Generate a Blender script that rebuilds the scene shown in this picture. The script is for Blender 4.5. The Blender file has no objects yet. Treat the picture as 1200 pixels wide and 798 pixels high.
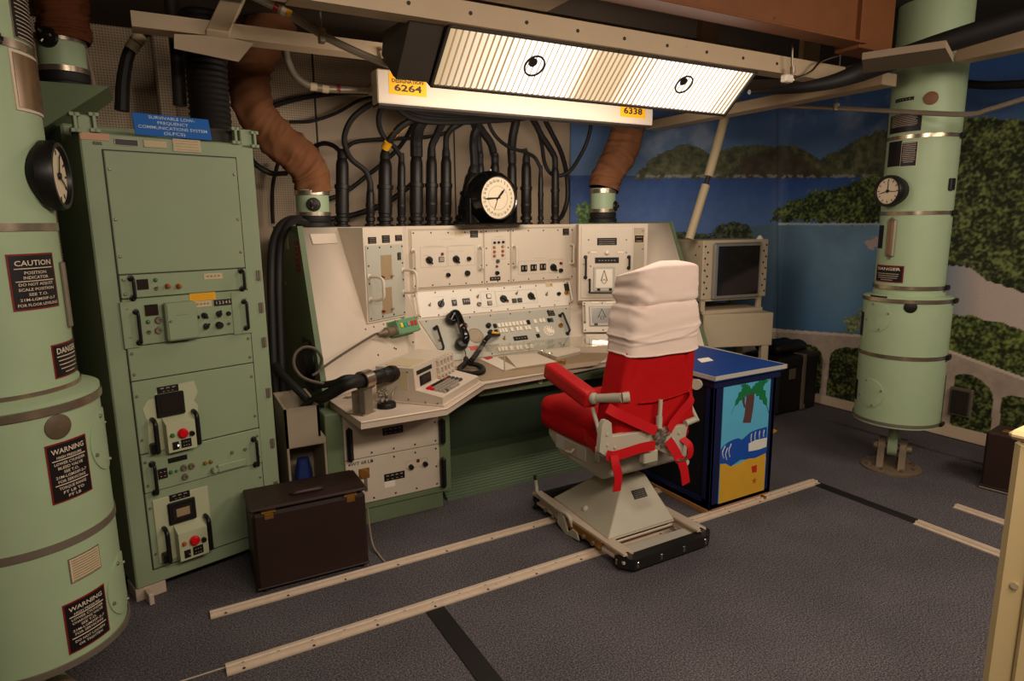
import bpy, bmesh, math, random
import numpy as np
from mathutils import Vector, Matrix, noise
random.seed(7)
PI = math.pi
SC = bpy.context.scene
COL = SC.collection

# ------------------------------------------------------------------ camera
CX, CY, EYE = 600.0, 399.0, 1.65
_v1, _v2 = (1950.0, 246.0), (165.0, 266.0)
FPX = math.sqrt(-((_v1[0]-CX)*(_v2[0]-CX)+(_v1[1]-CY)*(_v2[1]-CY)))
_ex = Vector((_v1[0]-CX, -(_v1[1]-CY), FPX)).normalized()
_ey = Vector((_v2[0]-CX, -(_v2[1]-CY), FPX)).normalized()
_ez = _ex.cross(_ey)
if _ez.y < 0: _ez = -_ez
RT = Vector((_ex.x, _ey.x, _ez.x)); UP = Vector((_ex.y, _ey.y, _ez.y)); FW = Vector((_ex.z, _ey.z, _ez.z))
O = Vector((0, 0, EYE))
cam_d = bpy.data.cameras.new('camera'); cam = bpy.data.objects.new('camera', cam_d); COL.objects.link(cam)
cam_d.sensor_width = 36.0; cam_d.lens = FPX*36.0/1200.0; cam_d.clip_start = 0.05
mw = Matrix.Identity(4)
for i in range(3):
    mw[i][0] = RT[i]; mw[i][1] = UP[i]; mw[i][2] = -FW[i]; mw[i][3] = O[i]
cam.matrix_world = mw
SC.camera = cam

def ray(x, y): return RT*((x-CX)/FPX) - UP*((y-CY)/FPX) + FW
def pz(x, y, z=0.0):
    r = ray(x, y); return O + r*((z-EYE)/r.z)
def py(x, y, yy):
    r = ray(x, y); return O + r*(yy/r.y)
def px(x, y, xx):
    r = ray(x, y); return O + r*(xx/r.x)
def pp(x, y, p0, n):
    r = ray(x, y); n = Vector(n); return O + r*((Vector(p0)-O).dot(n)/r.dot(n))
def proj(P):
    q = Vector(P)-O; d = q.dot(FW)
    return CX+FPX*q.dot(RT)/d, CY-FPX*q.dot(UP)/d
def mpp(P): return (Vector(P)-O).dot(FW)/FPX       # metres that one photo pixel spans at P

# ------------------------------------------------------------------ materials
def lin(c):
    return tuple(((v/255.0)/12.92 if v/255.0 <= .04045 else ((v/255.0+.055)/1.055)**2.4) for v in c)
MATS = {}
def mat(name, rgb, rough=.6, metal=0.0, var=.06, scale=12.0, bump=0.0, bscale=200.0, spec=.35, emit=0.0, wear=None, wscale=6.0, wthr=.68, coat=0.0, alpha=None, trans=0.0):
    m = bpy.data.materials.new(name); m.use_nodes = True
    nt = m.node_tree; N = nt.nodes; L = nt.links
    b = N['Principled BSDF']
    c = lin(rgb) + (1,)
    b.inputs['Base Color'].default_value = c
    b.inputs['Roughness'].default_value = rough
    b.inputs['Metallic'].default_value = metal
    b.inputs['Specular IOR Level'].default_value = spec
    if coat: b.inputs['Coat Weight'].default_value = coat
    if trans: b.inputs['Transmission Weight'].default_value = trans
    if emit:
        b.inputs['Emission Color'].default_value = c; b.inputs['Emission Strength'].default_value = emit
    tc = N.new('ShaderNodeTexCoord')
    if var or wear:
        nz = N.new('ShaderNodeTexNoise'); nz.inputs['Scale'].default_value = scale; nz.inputs['Detail'].default_value = 6
        L.new(tc.outputs['Object'], nz.inputs['Vector'])
        mx = N.new('ShaderNodeMix'); mx.data_type = 'RGBA'
        mx.inputs[6].default_value = tuple(v*(1-var) for v in c[:3])+(1,)
        mx.inputs[7].default_value = tuple(min(1, v*(1+var)) for v in c[:3])+(1,)
        L.new(nz.outputs['Fac'], mx.inputs[0]); out = mx.outputs[2]
        if wear:
            n2 = N.new('ShaderNodeTexNoise'); n2.inputs['Scale'].default_value = wscale; n2.inputs['Detail'].default_value = 8; n2.inputs['Roughness'].default_value = .7
            L.new(tc.outputs['Object'], n2.inputs['Vector'])
            rp = N.new('ShaderNodeMapRange'); rp.inputs[1].default_value = wthr; rp.inputs[2].default_value = wthr+.04
            L.new(n2.outputs['Fac'], rp.inputs[0])
            m2 = N.new('ShaderNodeMix'); m2.data_type = 'RGBA'; L.new(rp.outputs[0], m2.inputs[0]); L.new(out, m2.inputs[6])
            m2.inputs[7].default_value = lin(wear)+(1,); out = m2.outputs[2]
        L.new(out, b.inputs['Base Color'])
    if bump:
        n3 = N.new('ShaderNodeTexNoise'); n3.inputs['Scale'].default_value = bscale; n3.inputs['Detail'].default_value = 3
        L.new(tc.outputs['Object'], n3.inputs['Vector'])
        bp = N.new('ShaderNodeBump'); bp.inputs['Strength'].default_value = bump; bp.inputs['Distance'].default_value = .004
        L.new(n3.outputs['Fac'], bp.inputs['Height']); L.new(bp.outputs['Normal'], b.inputs['Normal'])
    MATS[name] = m
    return m

# ------------------------------------------------------------------ mesh builder
class Fr:
    """local frame: u to the right, w up in the plane, n out of the surface"""
    def __init__(s, o, u, w):
        s.o = Vector(o); s.u = Vector(u).normalized(); s.w = Vector(w).normalized(); s.n = s.u.cross(s.w).normalized()
    def p(s, a, b, c=0.0): return s.o + s.u*a + s.w*b + s.n*c
    def at(s, x, y):
        d = pp(x, y, s.o, s.n)-s.o
        return d.dot(s.u), d.dot(s.w)
    def sh(s, a, b, c=0.0): return Fr(s.p(a, b, c), s.u, s.w)
    def k(s, x, y): return mpp(pp(x, y, s.o, s.n))
WORLD = Fr((0, 0, 0), (1, 0, 0), (0, 1, 0))          # u=x, w=y, n=z
def YF(y, x=0, z=0): return Fr((x, y, z), (1, 0, 0), (0, 0, 1))  # faces -Y

ABS = {}
class MB:
    def __init__(s): s.v = []; s.f = []
    def _add(s, vs, fs):
        b = len(s.v); s.v += [Vector(v) for v in vs]; s.f += [tuple(i+b for i in f) for f in fs]
        return s
    def box(s, fr, u0, u1, w0, w1, n0, n1, bev=0.0):
        if u1 < u0: u0, u1 = u1, u0
        if w1 < w0: w0, w1 = w1, w0
        if n1 < n0: n0, n1 = n1, n0
        bev = min(bev, (u1-u0)*.45, (w1-w0)*.45, (n1-n0)*.45)
        lo = (u0, w0, n0); hi = (u1, w1, n1)
        if bev <= 0:
            vs = [fr.p(*( (hi if i >> a & 1 else lo)[a] for a in range(3))) for i in range(8)]
            return s._add(vs, [(0,2,3,1),(4,5,7,6),(0,1,5,4),(2,6,7,3),(0,4,6,2),(1,3,7,5)])
        vs = []; idx = {}
        for i in range(8):
            sg = [1 if i >> a & 1 else -1 for a in range(3)]
            for a in range(3):
                c = [(hi[k] if sg[k] > 0 else lo[k]) - (0 if k == a else sg[k]*bev) for k in range(3)]
                idx[(i, a)] = len(vs); vs.append(fr.p(*c))
        fs = []
        for a in range(3):
            b_, c_ = (a+1) % 3, (a+2) % 3
            for sgn in (0, 1):
                q = []
                for (x, y) in ((0,0),(1,0),(1,1),(0,1)):
                    q.append(idx[((sgn << a) | (x << b_) | (y << c_), a)])
                fs.append(tuple(q if sgn else q[::-1]))
        for a in range(3):
            b_, c_ = (a+1) % 3, (a+2) % 3
            for (x, y) in ((0,0),(1,0),(1,1),(0,1)):
                i0 = (x << b_) | (y << c_); i1 = i0 | (1 << a)
                q = [idx[(i0, b_)], idx[(i1, b_)], idx[(i1, c_)], idx[(i0, c_)]]
                fs.append(tuple(q))
        for i in range(8): fs.append((idx[(i,0)], idx[(i,1)], idx[(i,2)]))
        return s._add(vs, fs)
    def rbox(s, fr, u0, u1, w0, w1, n0, n1, r=.03, k=6, fn=None):
        """rounded box on a subdivided cube; fn(u,w,n in -1..1) -> offset in local metres"""
        h = ((u1-u0)/2, (w1-w0)/2, (n1-n0)/2); c = ((u0+u1)/2, (w0+w1)/2, (n0+n1)/2)
        vs = []; fs = []; key = {}
        def vert(t):
            kk = tuple(round(x, 5) for x in t)
            if kk in key: return key[kk]
            q = []
            for a in range(3): q.append(t[a]*h[a])
            inner = [max(-(h[a]-min(r, h[a]*.98)), min(h[a]-min(r, h[a]*.98), q[a])) for a in range(3)]
            d = [q[a]-inner[a] for a in range(3)]
            # soften corner
            rr = [min(r, h[a]*.98) for a in range(3)]
            dn = [d[a]/rr[a] for a in range(3)]
            l = math.sqrt(sum(x*x for x in dn)); m = max(abs(x) for x in dn) or 1
            if l > 1e-9: dn = [x/l*m for x in dn]
            o = [inner[a]+dn[a]*rr[a] for a in range(3)]
            if fn:
                e = fn(*t); o = [o[a]+e[a] for a in range(3)]
            key[kk] = len(vs); vs.append(fr.p(c[0]+o[0], c[1]+o[1], c[2]+o[2])); return key[kk]
        def param(i, a):
            # denser near edges
            L_ = h[a]; rr = min(r, L_*.98)
            seq = []
            for j in range(4): seq.append(-L_+rr*(1-math.cos(j/3*PI/2))*1.0)
            n_in = k
            for j in range(1, n_in): seq.append(-L_+rr+(2*(L_-rr))*j/n_in)
            seq += [-x for x in seq[:4][::-1]]
            return [x/L_ for x in seq]
        S = [param(0, a) for a in range(3)]
        for a in range(3):
            b_, c_ = (a+1) % 3, (a+2) % 3
            for sg in (-1, 1):
                for i in range(len(S[b_])-1):
                    for j in range(len(S[c_])-1):
                        q = []
                        for (di, dj) in ((0,0),(1,0),(1,1),(0,1)):
                            t = [0, 0, 0]; t[a] = sg; t[b_] = S[b_][i+di]; t[c_] = S[c_][j+dj]
                            q.append(vert(t))
                        if len(set(q)) >= 3:
                            fs.append(tuple(q if sg > 0 else q[::-1]))
        return s._add(vs, fs)
    def lathe(s, fr, prof, n=32, a0=0.0, a1=None):
        """prof: (radius, height along fr.n)"""
        full = a1 is None
        if full: a1 = a0+2*PI
        vs = []; fs = []; m = n if full else n+1
        for (r, h) in prof:
            for i in range(m):
                a = a0+(a1-a0)*i/n
                vs.append(fr.p(max(r, 1e-5)*math.cos(a), max(r, 1e-5)*math.sin(a), h))
        for j in range(len(prof)-1):
            for i in range(n):
                i2 = (i+1) % m
                fs.append((j*m+i, j*m+i2, (j+1)*m+i2, (j+1)*m+i))
        return s._add(vs, fs)
    def cyl(s, p0, p1, r, r1=None, n=20):
        p0 = Vector(p0); p1 = Vector(p1); r1 = r if r1 is None else r1
        d = (p1-p0); L_ = d.length; fr = axis_fr(p0, d)
        return s.lathe(fr, [(0, 0), (r, 0), (r1, L_), (0, L_)], n)
    def tube(s, pts, r, n=10, smooth=5, caps=True):
        P = spline(pts, smooth) if smooth else [Vector(p) for p in pts]
        rs = r if callable(r) else (lambda t: r)
        t0 = (P[1]-P[0]).normalized(); a = t0.orthogonal().normalized()
        vs = []; fs = []
        for i, p in enumerate(P):
            t = (P[min(i+1, len(P)-1)]-P[max(i-1, 0)])
            t = t.normalized() if t.length > 1e-9 else t0
            a = (a-t*a.dot(t)).normalized(); b = t.cross(a); rr = rs(i/(len(P)-1))
            for k in range(n):
                q = 2*PI*k/n; vs.append(p+(a*math.cos(q)+b*math.sin(q))*rr)
        for i in range(len(P)-1):
            for k in range(n):
                k2 = (k+1) % n; fs.append((i*n+k, i*n+k2, (i+1)*n+k2, (i+1)*n+k))
        if caps: fs += [tuple(range(n))[::-1], tuple((len(P)-1)*n+k for k in range(n))]
        return s._add(vs, fs)
    def prism(s, fr, pts, n0, n1):
        ar = sum(pts[i][0]*pts[(i+1) % len(pts)][1]-pts[(i+1) % len(pts)][0]*pts[i][1] for i in range(len(pts)))
        if ar < 0: pts = pts[::-1]
        m = len(pts)
        vs = [fr.p(a, b, n0) for a, b in pts]+[fr.p(a, b, n1) for a, b in pts]
        fs = [tuple(range(m))[::-1], tuple(range(m, 2*m))]+[(i, (i+1) % m, m+(i+1) % m, m+i) for i in range(m)]
        return s._add(vs, fs)
    def hexa(s, lo, hi):
        """frustum from two loops of world points (same order)"""
        m = len(lo); vs = [Vector(p) for p in lo]+[Vector(p) for p in hi]
        return s._add(vs, [tuple(range(m))[::-1], tuple(range(m, 2*m))]+[(i, (i+1) % m, m+(i+1) % m, m+i) for i in range(m)])
    def ball(s, c, r, n=14, sz=None):
        fr = Fr(c, (1,0,0), (0,1,0)); k = n//2
        return s.lathe(fr, [(r*math.sin(PI*i/k), -r*math.cos(PI*i/k)) for i in range(k+1)], n)
    def ribbon(s, pts, side, width, th=.003, smooth=4):
        P = spline(pts, smooth) if smooth else [Vector(p) for p in pts]
        sd = Vector(side).normalized(); vs = []; fs = []
        for i, p in enumerate(P):
            t = (P[min(i+1, len(P)-1)]-P[max(i-1, 0)]).normalized()
            a = (sd-t*sd.dot(t)).normalized(); nn = t.cross(a)
            for (x, y) in ((-1,-1),(1,-1),(1,1),(-1,1)):
                vs.append(p+a*(x*width/2)+nn*(y*th/2))
        for i in range(len(P)-1):
            for k in range(4): fs.append((i*4+k, i*4+(k+1) % 4, (i+1)*4+(k+1) % 4, (i+1)*4+k))
        fs += [(3,2,1,0), tuple((len(P)-1)*4+k for k in range(4))]
        return s._add(vs, fs)
    def build(s, name, m, parent=None, ang=35, origin=None):
        me = bpy.data.meshes.new(name)
        if parent is not None: o0 = ABS[parent.name]
        elif origin is not None: o0 = Vector(origin)
        else:
            xs = [v.x for v in s.v]; ys = [v.y for v in s.v]; zs = [v.z for v in s.v]
            o0 = Vector(((min(xs)+max(xs))/2, (min(ys)+max(ys))/2, min(zs)))
        me.from_pydata([v-o0 for v in s.v], [], s.f)
        bm = bmesh.new(); bm.from_mesh(me)
        bmesh.ops.recalc_face_normals(bm, faces=bm.faces)
        bm.to_mesh(me); bm.free()
        for p in me.polygons: p.use_smooth = True
        me.set_sharp_from_angle(angle=math.radians(ang))
        me.materials.append(m if not isinstance(m, str) else MATS[m])
        o = bpy.data.objects.new(name, me); COL.objects.link(o)
        if parent is not None: o.parent = parent
        else: o.location = o0
        ABS[o.name] = o0.copy()
        return o

def axis_fr(p, d):
    d = Vector(d).normalized(); a = Vector((0,0,1)) if abs(d.z) < .9 else Vector((1,0,0))
    u = a.cross(d).normalized(); w = d.cross(u)
    return Fr(p, u, w)
def spline(pts, k=5):
    P = [Vector(p) for p in pts]
    if len(P) < 3 or k <= 1: return P
    Q = [P[0]*2-P[1]]+P+[P[-1]*2-P[-2]]; out = []
    for i in range(1, len(Q)-2):
        p0, p1, p2, p3 = Q[i-1:i+3]
        for j in range(k):
            t = j/k
            out.append(.5*((2*p1)+(p2-p0)*t+(2*p0-5*p1+4*p2-p3)*t*t+(3*p1-p0-3*p2+p3)*t**3))
    out.append(P[-1]); return out

def tag(o, label, cat=None, group=None):
    o['label'] = label
    if cat: o['category'] = cat
    if group: o['group'] = group
    return o
def root(name, label, cat, loc, group=None):
    o = bpy.data.objects.new(name, None); COL.objects.link(o); o.location = loc; o.empty_display_size = .1
    ABS[o.name] = Vector(loc); return tag(o, label, cat, group)
def struct(o): o['kind'] = 'structure'; return o

def text_mesh(txt, size, align='CENTER', bold=0.0, spacing=1.0):
    c = bpy.data.curves.new('lettering', 'FONT'); c.body = txt; c.size = size; c.align_x = align; c.align_y = 'CENTER'
    c.offset = bold; c.resolution_u = 2; c.space_character = spacing
    o = bpy.data.objects.new('lettering', c); COL.objects.link(o)
    bpy.context.view_layer.update()
    dg = bpy.context.evaluated_depsgraph_get()
    me = bpy.data.meshes.new_from_object(o.evaluated_get(dg))
    vs = [(v.co.x, v.co.y) for v in me.vertices]; fs = [tuple(p.vertices) for p in me.polygons]
    bpy.data.objects.remove(o); bpy.data.curves.remove(c); bpy.data.meshes.remove(me)
    return vs, fs
TXT = {}
def letters(mb, fr, txt, u, w, size, n=.001, sx=1.0, bold=0.0, align='CENTER', wrapR=None, fit=None):
    """lay lettering on a frame; fit = total width it must fill"""
    k = (txt, align, bold)
    if k not in TXT: TXT[k] = text_mesh(txt, 1.0, align, bold)
    vs, fs = TXT[k]
    if not vs: return
    if fit:
        wd = max(v[0] for v in vs)-min(v[0] for v in vs); sx = fit/(wd*size)
    mb._add([fr.p(u+x*size*sx, w+y*size, n) for x, y in vs], fs)
# ------------------------------------------------------------------ palette
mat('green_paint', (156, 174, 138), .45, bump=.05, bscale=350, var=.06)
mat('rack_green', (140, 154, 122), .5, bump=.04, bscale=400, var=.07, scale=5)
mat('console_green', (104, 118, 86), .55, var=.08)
mat('cream_paint', (200, 184, 164), .5, bump=.03, bscale=400, var=.05, wear=(150,132,110), wscale=9, wthr=.73)
mat('cream_panel', (202, 188, 168), .45, var=.04)
mat('bright_panel', (222, 212, 194), .4, var=.03)
mat('gray_panel', (172, 168, 152), .45, var=.04)
mat('handle_cream', (206, 194, 174), .35, var=0)
mat('cream_dark', (170, 155, 132), .55, var=.06)
mat('desk_paint', (202, 184, 164), .5, var=.08, scale=18, wear=(128,108,88), wscale=14, wthr=.66)
mat('black_plastic', (22, 20, 19), .4, var=.1)
mat('black_rubber', (26, 23, 21), .6, var=.15, bump=.05)
mat('black_gloss', (12, 12, 12), .18, var=0, coat=.4)
mat('black_metal', (34, 30, 27), .45, metal=.4, var=.2, scale=30)
mat('plate_black', (20, 16, 15), .45, var=.1)
mat('plate_red', (120, 22, 24), .5, var=.05)
mat('letter_white', (208, 190, 168), .6, var=0)
mat('letter_dark', (58, 48, 40), .6, var=0)
mat('silver_band', (176, 160, 140), .26, metal=.85, var=.1, scale=40)
mat('dull_metal', (140, 128, 112), .42, metal=.6, var=.12, scale=30)
mat('chrome', (214, 206, 194), .18, metal=1.0, var=0)
mat('brass', (176, 128, 62), .35, metal=.8, var=.1)
mat('rail_metal', (208, 188, 166), .5, metal=.25, var=.12, scale=25, wear=(104,84,66), wscale=16, wthr=.66)
mat('red_cloth', (176, 6, 12), .78, bump=.25, bscale=900, var=.1, scale=30, spec=.2)
mat('red_vinyl', (186, 16, 20), .5, var=.06, scale=16, spec=.3)
mat('red_strap', (190, 8, 18), .6, bump=.2, bscale=700, var=.06)
mat('white_cloth', (226, 204, 190), .85, bump=.18, bscale=600, var=.04, scale=10, spec=.15)
mat('chair_gray', (176, 168, 148), .45, var=.06)
mat('red_button', (200, 10, 20), .35, var=0)
mat('lamp_red', (120, 24, 20), .3, var=0)
mat('lamp_orange', (170, 84, 28), .3, var=0)
mat('lamp_green', (60, 110, 60), .3, var=0)
mat('key_yellow', (222, 196, 30), .4, var=0)
mat('key_teal', (30, 150, 120), .4, var=0)
mat('key_red', (196, 20, 28), .4, var=0)
mat('key_gray', (150, 138, 124), .5, var=.05)
mat('key_dark', (66, 72, 66), .5, var=.05)
mat('key_white', (226, 214, 194), .45, var=.03)
mat('box_green', (98, 140, 100), .5, var=.06)
mat('duct_cloth', (122, 80, 53), .9, bump=.35, bscale=120, var=.2, scale=14, spec=.1)
mat('duct_cloth_dark', (96, 54, 32), .9, bump=.35, bscale=120, var=.2, scale=14, spec=.1)
mat('leather', (44, 27, 22), .48, bump=.18, bscale=160, var=.15)
mat('black_case', (22, 19, 19), .55, var=.2)
mat('strap_gray', (96, 82, 68), .7, var=.1)
mat('sign_blue', (24, 96, 176), .5, var=.05)
mat('sign_letter', (196, 210, 220), .6, var=0)
mat('label_yellow', (236, 170, 22), .6, var=.04)
mat('label_pink', (196, 150, 120), .6, var=.04)
mat('paper', (232, 220, 202), .8, var=.03)
mat('aged_label', (196, 176, 140), .7, var=.08, scale=60)
mat('red_label', (214, 60, 50), .6, var=.04)
mat('dial_face', (216, 198, 168), .5, var=.03)
mat('window_dark', (40, 30, 26), .2, var=.2, scale=30)
mat('window_tan', (150, 128, 96), .5, var=.1, scale=40)
mat('box_blue', (18, 58, 128), .42, var=.12, scale=6)
mat('box_navy', (20, 26, 66), .42, var=.12, scale=8)
mat('box_inside', (12, 13, 20), .6, var=.1)
mat('wood_raw', (168, 116, 66), .7, var=.15, scale=20)
mat('paint_sky', (84, 168, 200), .55, var=.05, scale=20)
mat('paint_sea', (22, 72, 160), .55, var=.12, scale=16)
mat('paint_sand', (200, 152, 44), .6, var=.08, scale=18)
mat('paint_foam', (206, 206, 196), .6, var=.06)
mat('paint_leaf', (18, 110, 60), .55, var=.15, scale=30)
mat('paint_trunk', (86, 56, 52), .6, var=.2, scale=30)
mat('paint_red', (178, 40, 28), .6, var=.05)
mat('beige_steel', (182, 166, 138), .5, var=.06)
mat('channel_beige', (186, 164, 134), .5, var=.08, scale=8, wear=(120,96,72), wscale=5, wthr=.7)
mat('beam_rust', (112, 66, 32), .62, var=.2, scale=10, wear=(82,46,26), wscale=8, wthr=.66)
mat('conduit_gray', (140, 128, 112), .42, metal=.45, var=.1)
mat('pole_beige', (178, 160, 126), .5, var=.06)
mat('light_housing', (70, 64, 56), .5, var=.1)
mat('screen_glass', (26, 22, 22), .08, var=.3, scale=14, spec=.5)
mat('cloth_blue', (18, 40, 96), .8, var=.2, scale=20)
mat('base_metal', (120, 104, 84), .55, metal=.4, var=.2, scale=26, wear=(96,58,30), wscale=12, wthr=.6)
mat('foam_gray', (120, 108, 96), .8, var=.1)
mat('foreground_cream', (226, 200, 146), .5, var=.03, scale=4)
mat('cable_beige', (150, 130, 110), .6, var=.05)
mat('gray_plate', (178, 172, 158), .5, var=.05)
mat('mirror_gray', (150, 146, 140), .3, metal=.5, var=.1)
mat('bin_gray', (158, 144, 122), .55, var=.06)
mat('dark_steel', (44, 38, 32), .6, var=.15)
mat('pillar_glass', (120, 96, 70), .25, metal=.3, var=.2)
mat('disc_dark', (92, 76, 56), .5, var=.3, scale=40)
mat('rust_disc', (112, 74, 50), .6, var=.2, scale=40)

def glass_mat():
    m = bpy.data.materials.new('clear_plastic'); m.use_nodes = True
    nt = m.node_tree; N = nt.nodes; L = nt.links; N.remove(N['Principled BSDF'])
    t = N.new('ShaderNodeBsdfTransparent'); t.inputs[0].default_value = (.93, .92, .9, 1)
    g = N.new('ShaderNodeBsdfGlossy'); g.inputs['Roughness'].default_value = .06
    fr = N.new('ShaderNodeFresnel'); fr.inputs[0].default_value = 1.25
    gm = N.new('ShaderNodeNewGeometry'); iv = N.new('ShaderNodeMath'); iv.operation = 'SUBTRACT'; iv.inputs[0].default_value = 1; L.new(gm.outputs['Backfacing'], iv.inputs[1]); ml = N.new('ShaderNodeMath'); ml.operation = 'MULTIPLY'; L.new(fr.outputs[0], ml.inputs[0]); L.new(iv.outputs[0], ml.inputs[1])
    mx = N.new('ShaderNodeMixShader'); L.new(ml.outputs[0], mx.inputs[0]); L.new(t.outputs[0], mx.inputs[1]); L.new(g.outputs[0], mx.inputs[2])
    L.new(mx.outputs[0], N['Material Output'].inputs[0]); MATS['clear_plastic'] = m
glass_mat()

def carpet_mat():
    m = mat('carpet', (100, 94, 94), .97, var=0, spec=.05)
    nt = m.node_tree; N = nt.nodes; L = nt.links; b = N['Principled BSDF']
    tc = N.new('ShaderNodeTexCoord')
    n1 = N.new('ShaderNodeTexNoise'); n1.inputs['Scale'].default_value = 150; n1.inputs['Detail'].default_value = 5; n1.inputs['Roughness'].default_value = .9
    n2 = N.new('ShaderNodeTexNoise'); n2.inputs['Scale'].default_value = 2.2; n2.inputs['Detail'].default_value = 5
    L.new(tc.outputs['Object'], n1.inputs[0]); L.new(tc.outputs['Object'], n2.inputs[0])
    r = N.new('ShaderNodeValToRGB'); e = r.color_ramp.elements
    e[0].position = .40; e[0].color = lin((40, 40, 46))+(1,); e[1].position = .60; e[1].color = lin((134, 124, 121))+(1,)
    k = e.new(.5); k.color = lin((76, 73, 77))+(1,)
    L.new(n1.outputs['Fac'], r.inputs[0])
    mx = N.new('ShaderNodeMix'); mx.data_type = 'RGBA'; mx.blend_type = 'MULTIPLY'; mx.inputs[0].default_value = 1
    r2 = N.new('ShaderNodeMapRange'); r2.inputs[1].default_value = .3; r2.inputs[2].default_value = .7; r2.inputs[3].default_value = .84; r2.inputs[4].default_value = 1.1
    L.new(n2.outputs['Fac'], r2.inputs[0]); L.new(r.outputs[0], mx.inputs[6]); L.new(r2.outputs[0], mx.inputs[7]); L.new(mx.outputs[2], b.inputs['Base Color'])
    bp = N.new('ShaderNodeBump'); bp.inputs['Strength'].default_value = .25; bp.inputs['Distance'].default_value = .003
    L.new(n1.outputs['Fac'], bp.inputs['Height']); L.new(bp.outputs[0], b.inputs['Normal'])
carpet_mat()

def perf_mat():
    m = mat('perforated_panel', (172, 150, 122), .6, var=0)
    nt = m.node_tree; N = nt.nodes; L = nt.links; b = N['Principled BSDF']
    tc = N.new('ShaderNodeTexCoord'); sp = N.new('ShaderNodeSeparateXYZ'); L.new(tc.outputs['Object'], sp.inputs[0])
    def sn(sock):
        a = N.new('ShaderNodeMath'); a.operation = 'MULTIPLY'; a.inputs[1].default_value = PI/.0165; L.new(sock, a.inputs[0])
        s_ = N.new('ShaderNodeMath'); s_.operation = 'SINE'; L.new(a.outputs[0], s_.inputs[0])
        q = N.new('ShaderNodeMath'); q.operation = 'MULTIPLY'; L.new(s_.outputs[0], q.inputs[0]); L.new(s_.outputs[0], q.inputs[1]); return q.outputs[0]
    p = N.new('ShaderNodeMath'); p.operation = 'MULTIPLY'; L.new(sn(sp.outputs[0]), p.inputs[0]); L.new(sn(sp.outputs[2]), p.inputs[1])
    g = N.new('ShaderNodeMapRange'); g.inputs[1].default_value = .5; g.inputs[2].default_value = .62; L.new(p.outputs[0], g.inputs[0])
    nz = N.new('ShaderNodeTexNoise'); nz.inputs['Scale'].default_value = 1.6; nz.inputs['Detail'].default_value = 5; L.new(tc.outputs['Object'], nz.inputs[0])
    r = N.new('ShaderNodeValToRGB'); e = r.color_ramp.elements; e[0].position = .3; e[0].color = lin((186, 164, 136))+(1,); e[1].position = .7; e[1].color = lin((214, 190, 160))+(1,)
    L.new(nz.outputs['Fac'], r.inputs[0])
    mx = N.new('ShaderNodeMix'); mx.data_type = 'RGBA'; L.new(g.outputs[0], mx.inputs[0]); L.new(r.outputs[0], mx.inputs[6]); mx.inputs[7].default_value = lin((96, 80, 64))+(1,)
    L.new(mx.outputs[2], b.inputs['Base Color'])
perf_mat()
# ------------------------------------------------------------------ room shell
WX, WY, FX = 5.215, 5.02, 4.82
mb = MB(); mb.box(WORLD, -2.2, FX-.03, -1.4, WY, -.06, 0); mb.box(WORLD, FX+.02, WX, -1.4, WY, -.06, 0); struct(mb.build('floor', 'carpet', origin=(0,0,0)))
mat('under_floor', (30, 26, 24), .9, var=0)
mb = MB(); mb.box(WORLD, -2.2, WX+.4, -1.4, WY+.4, -.5, -.45); struct(mb.build('floor_gap', 'under_floor', origin=(0,0,-.5)))
mb = MB(); mb.box(WORLD, -2.2, 3.62, WY, WY+.06, -.06, 2.9); struct(mb.build('wall_back', 'perforated_panel', origin=(0,WY,0)))
mat('wall_brown', (96, 82, 66), .8, var=.1)
mb = MB(); mb.box(WORLD, -2.26, -2.2, -1.4, WY+.06, -.06, 2.9); struct(mb.build('wall_left', 'wall_brown', origin=(-2.2,0,0)))
mb = MB(); mb.box(WORLD, WX+.01, WX+.07, -1.4, 4.09, -.06, 2.9); struct(mb.build('wall_right', 'wall_brown', origin=(WX,0,0)))
mb = MB(); mb.prism(WORLD, [(WX+.01, 4.085), (3.6, WY), (3.66, WY+.04), (WX+.07, 4.12)], -.06, 2.9); struct(mb.build('wall_corner', 'wall_brown'))
mb = MB(); mb.box(WORLD, -2.26, WX+.07, -1.46, -1.4, -.06, 2.9); struct(mb.build('wall_front', 'wall_brown', origin=(0,-1.4,0)))
mat('ceiling_dark', (64, 54, 44), .85, var=.2, scale=3)
mb = MB(); mb.box(WORLD, -2.26, WX+.07, -1.46, WY+.06, 2.9, 2.96); struct(mb.build('ceiling', 'ceiling_dark', origin=(0,0,2.9)))
# panel joints of the perforated wall
for i, x in enumerate((py(371, 150, WY).x, py(100, 150, WY).x, py(640, 200, WY).x-.9)):
    mb = MB(); mb.box(WORLD, x-.006, x+.006, WY-.004, WY, 0, 2.9); struct(mb.build('trim_%d' % (i+1), 'dark_steel'))
# perforated pillar box on the back wall, left
a = py(183, 90, 4.8); b = py(203, 90, 4.8)
mb = MB(); mb.box(WORLD, a.x, b.x, 4.8, WY, 0, 2.9, .01); struct(mb.build('trim_4', 'perforated_panel', origin=(a.x, 4.8, 0)))

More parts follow.
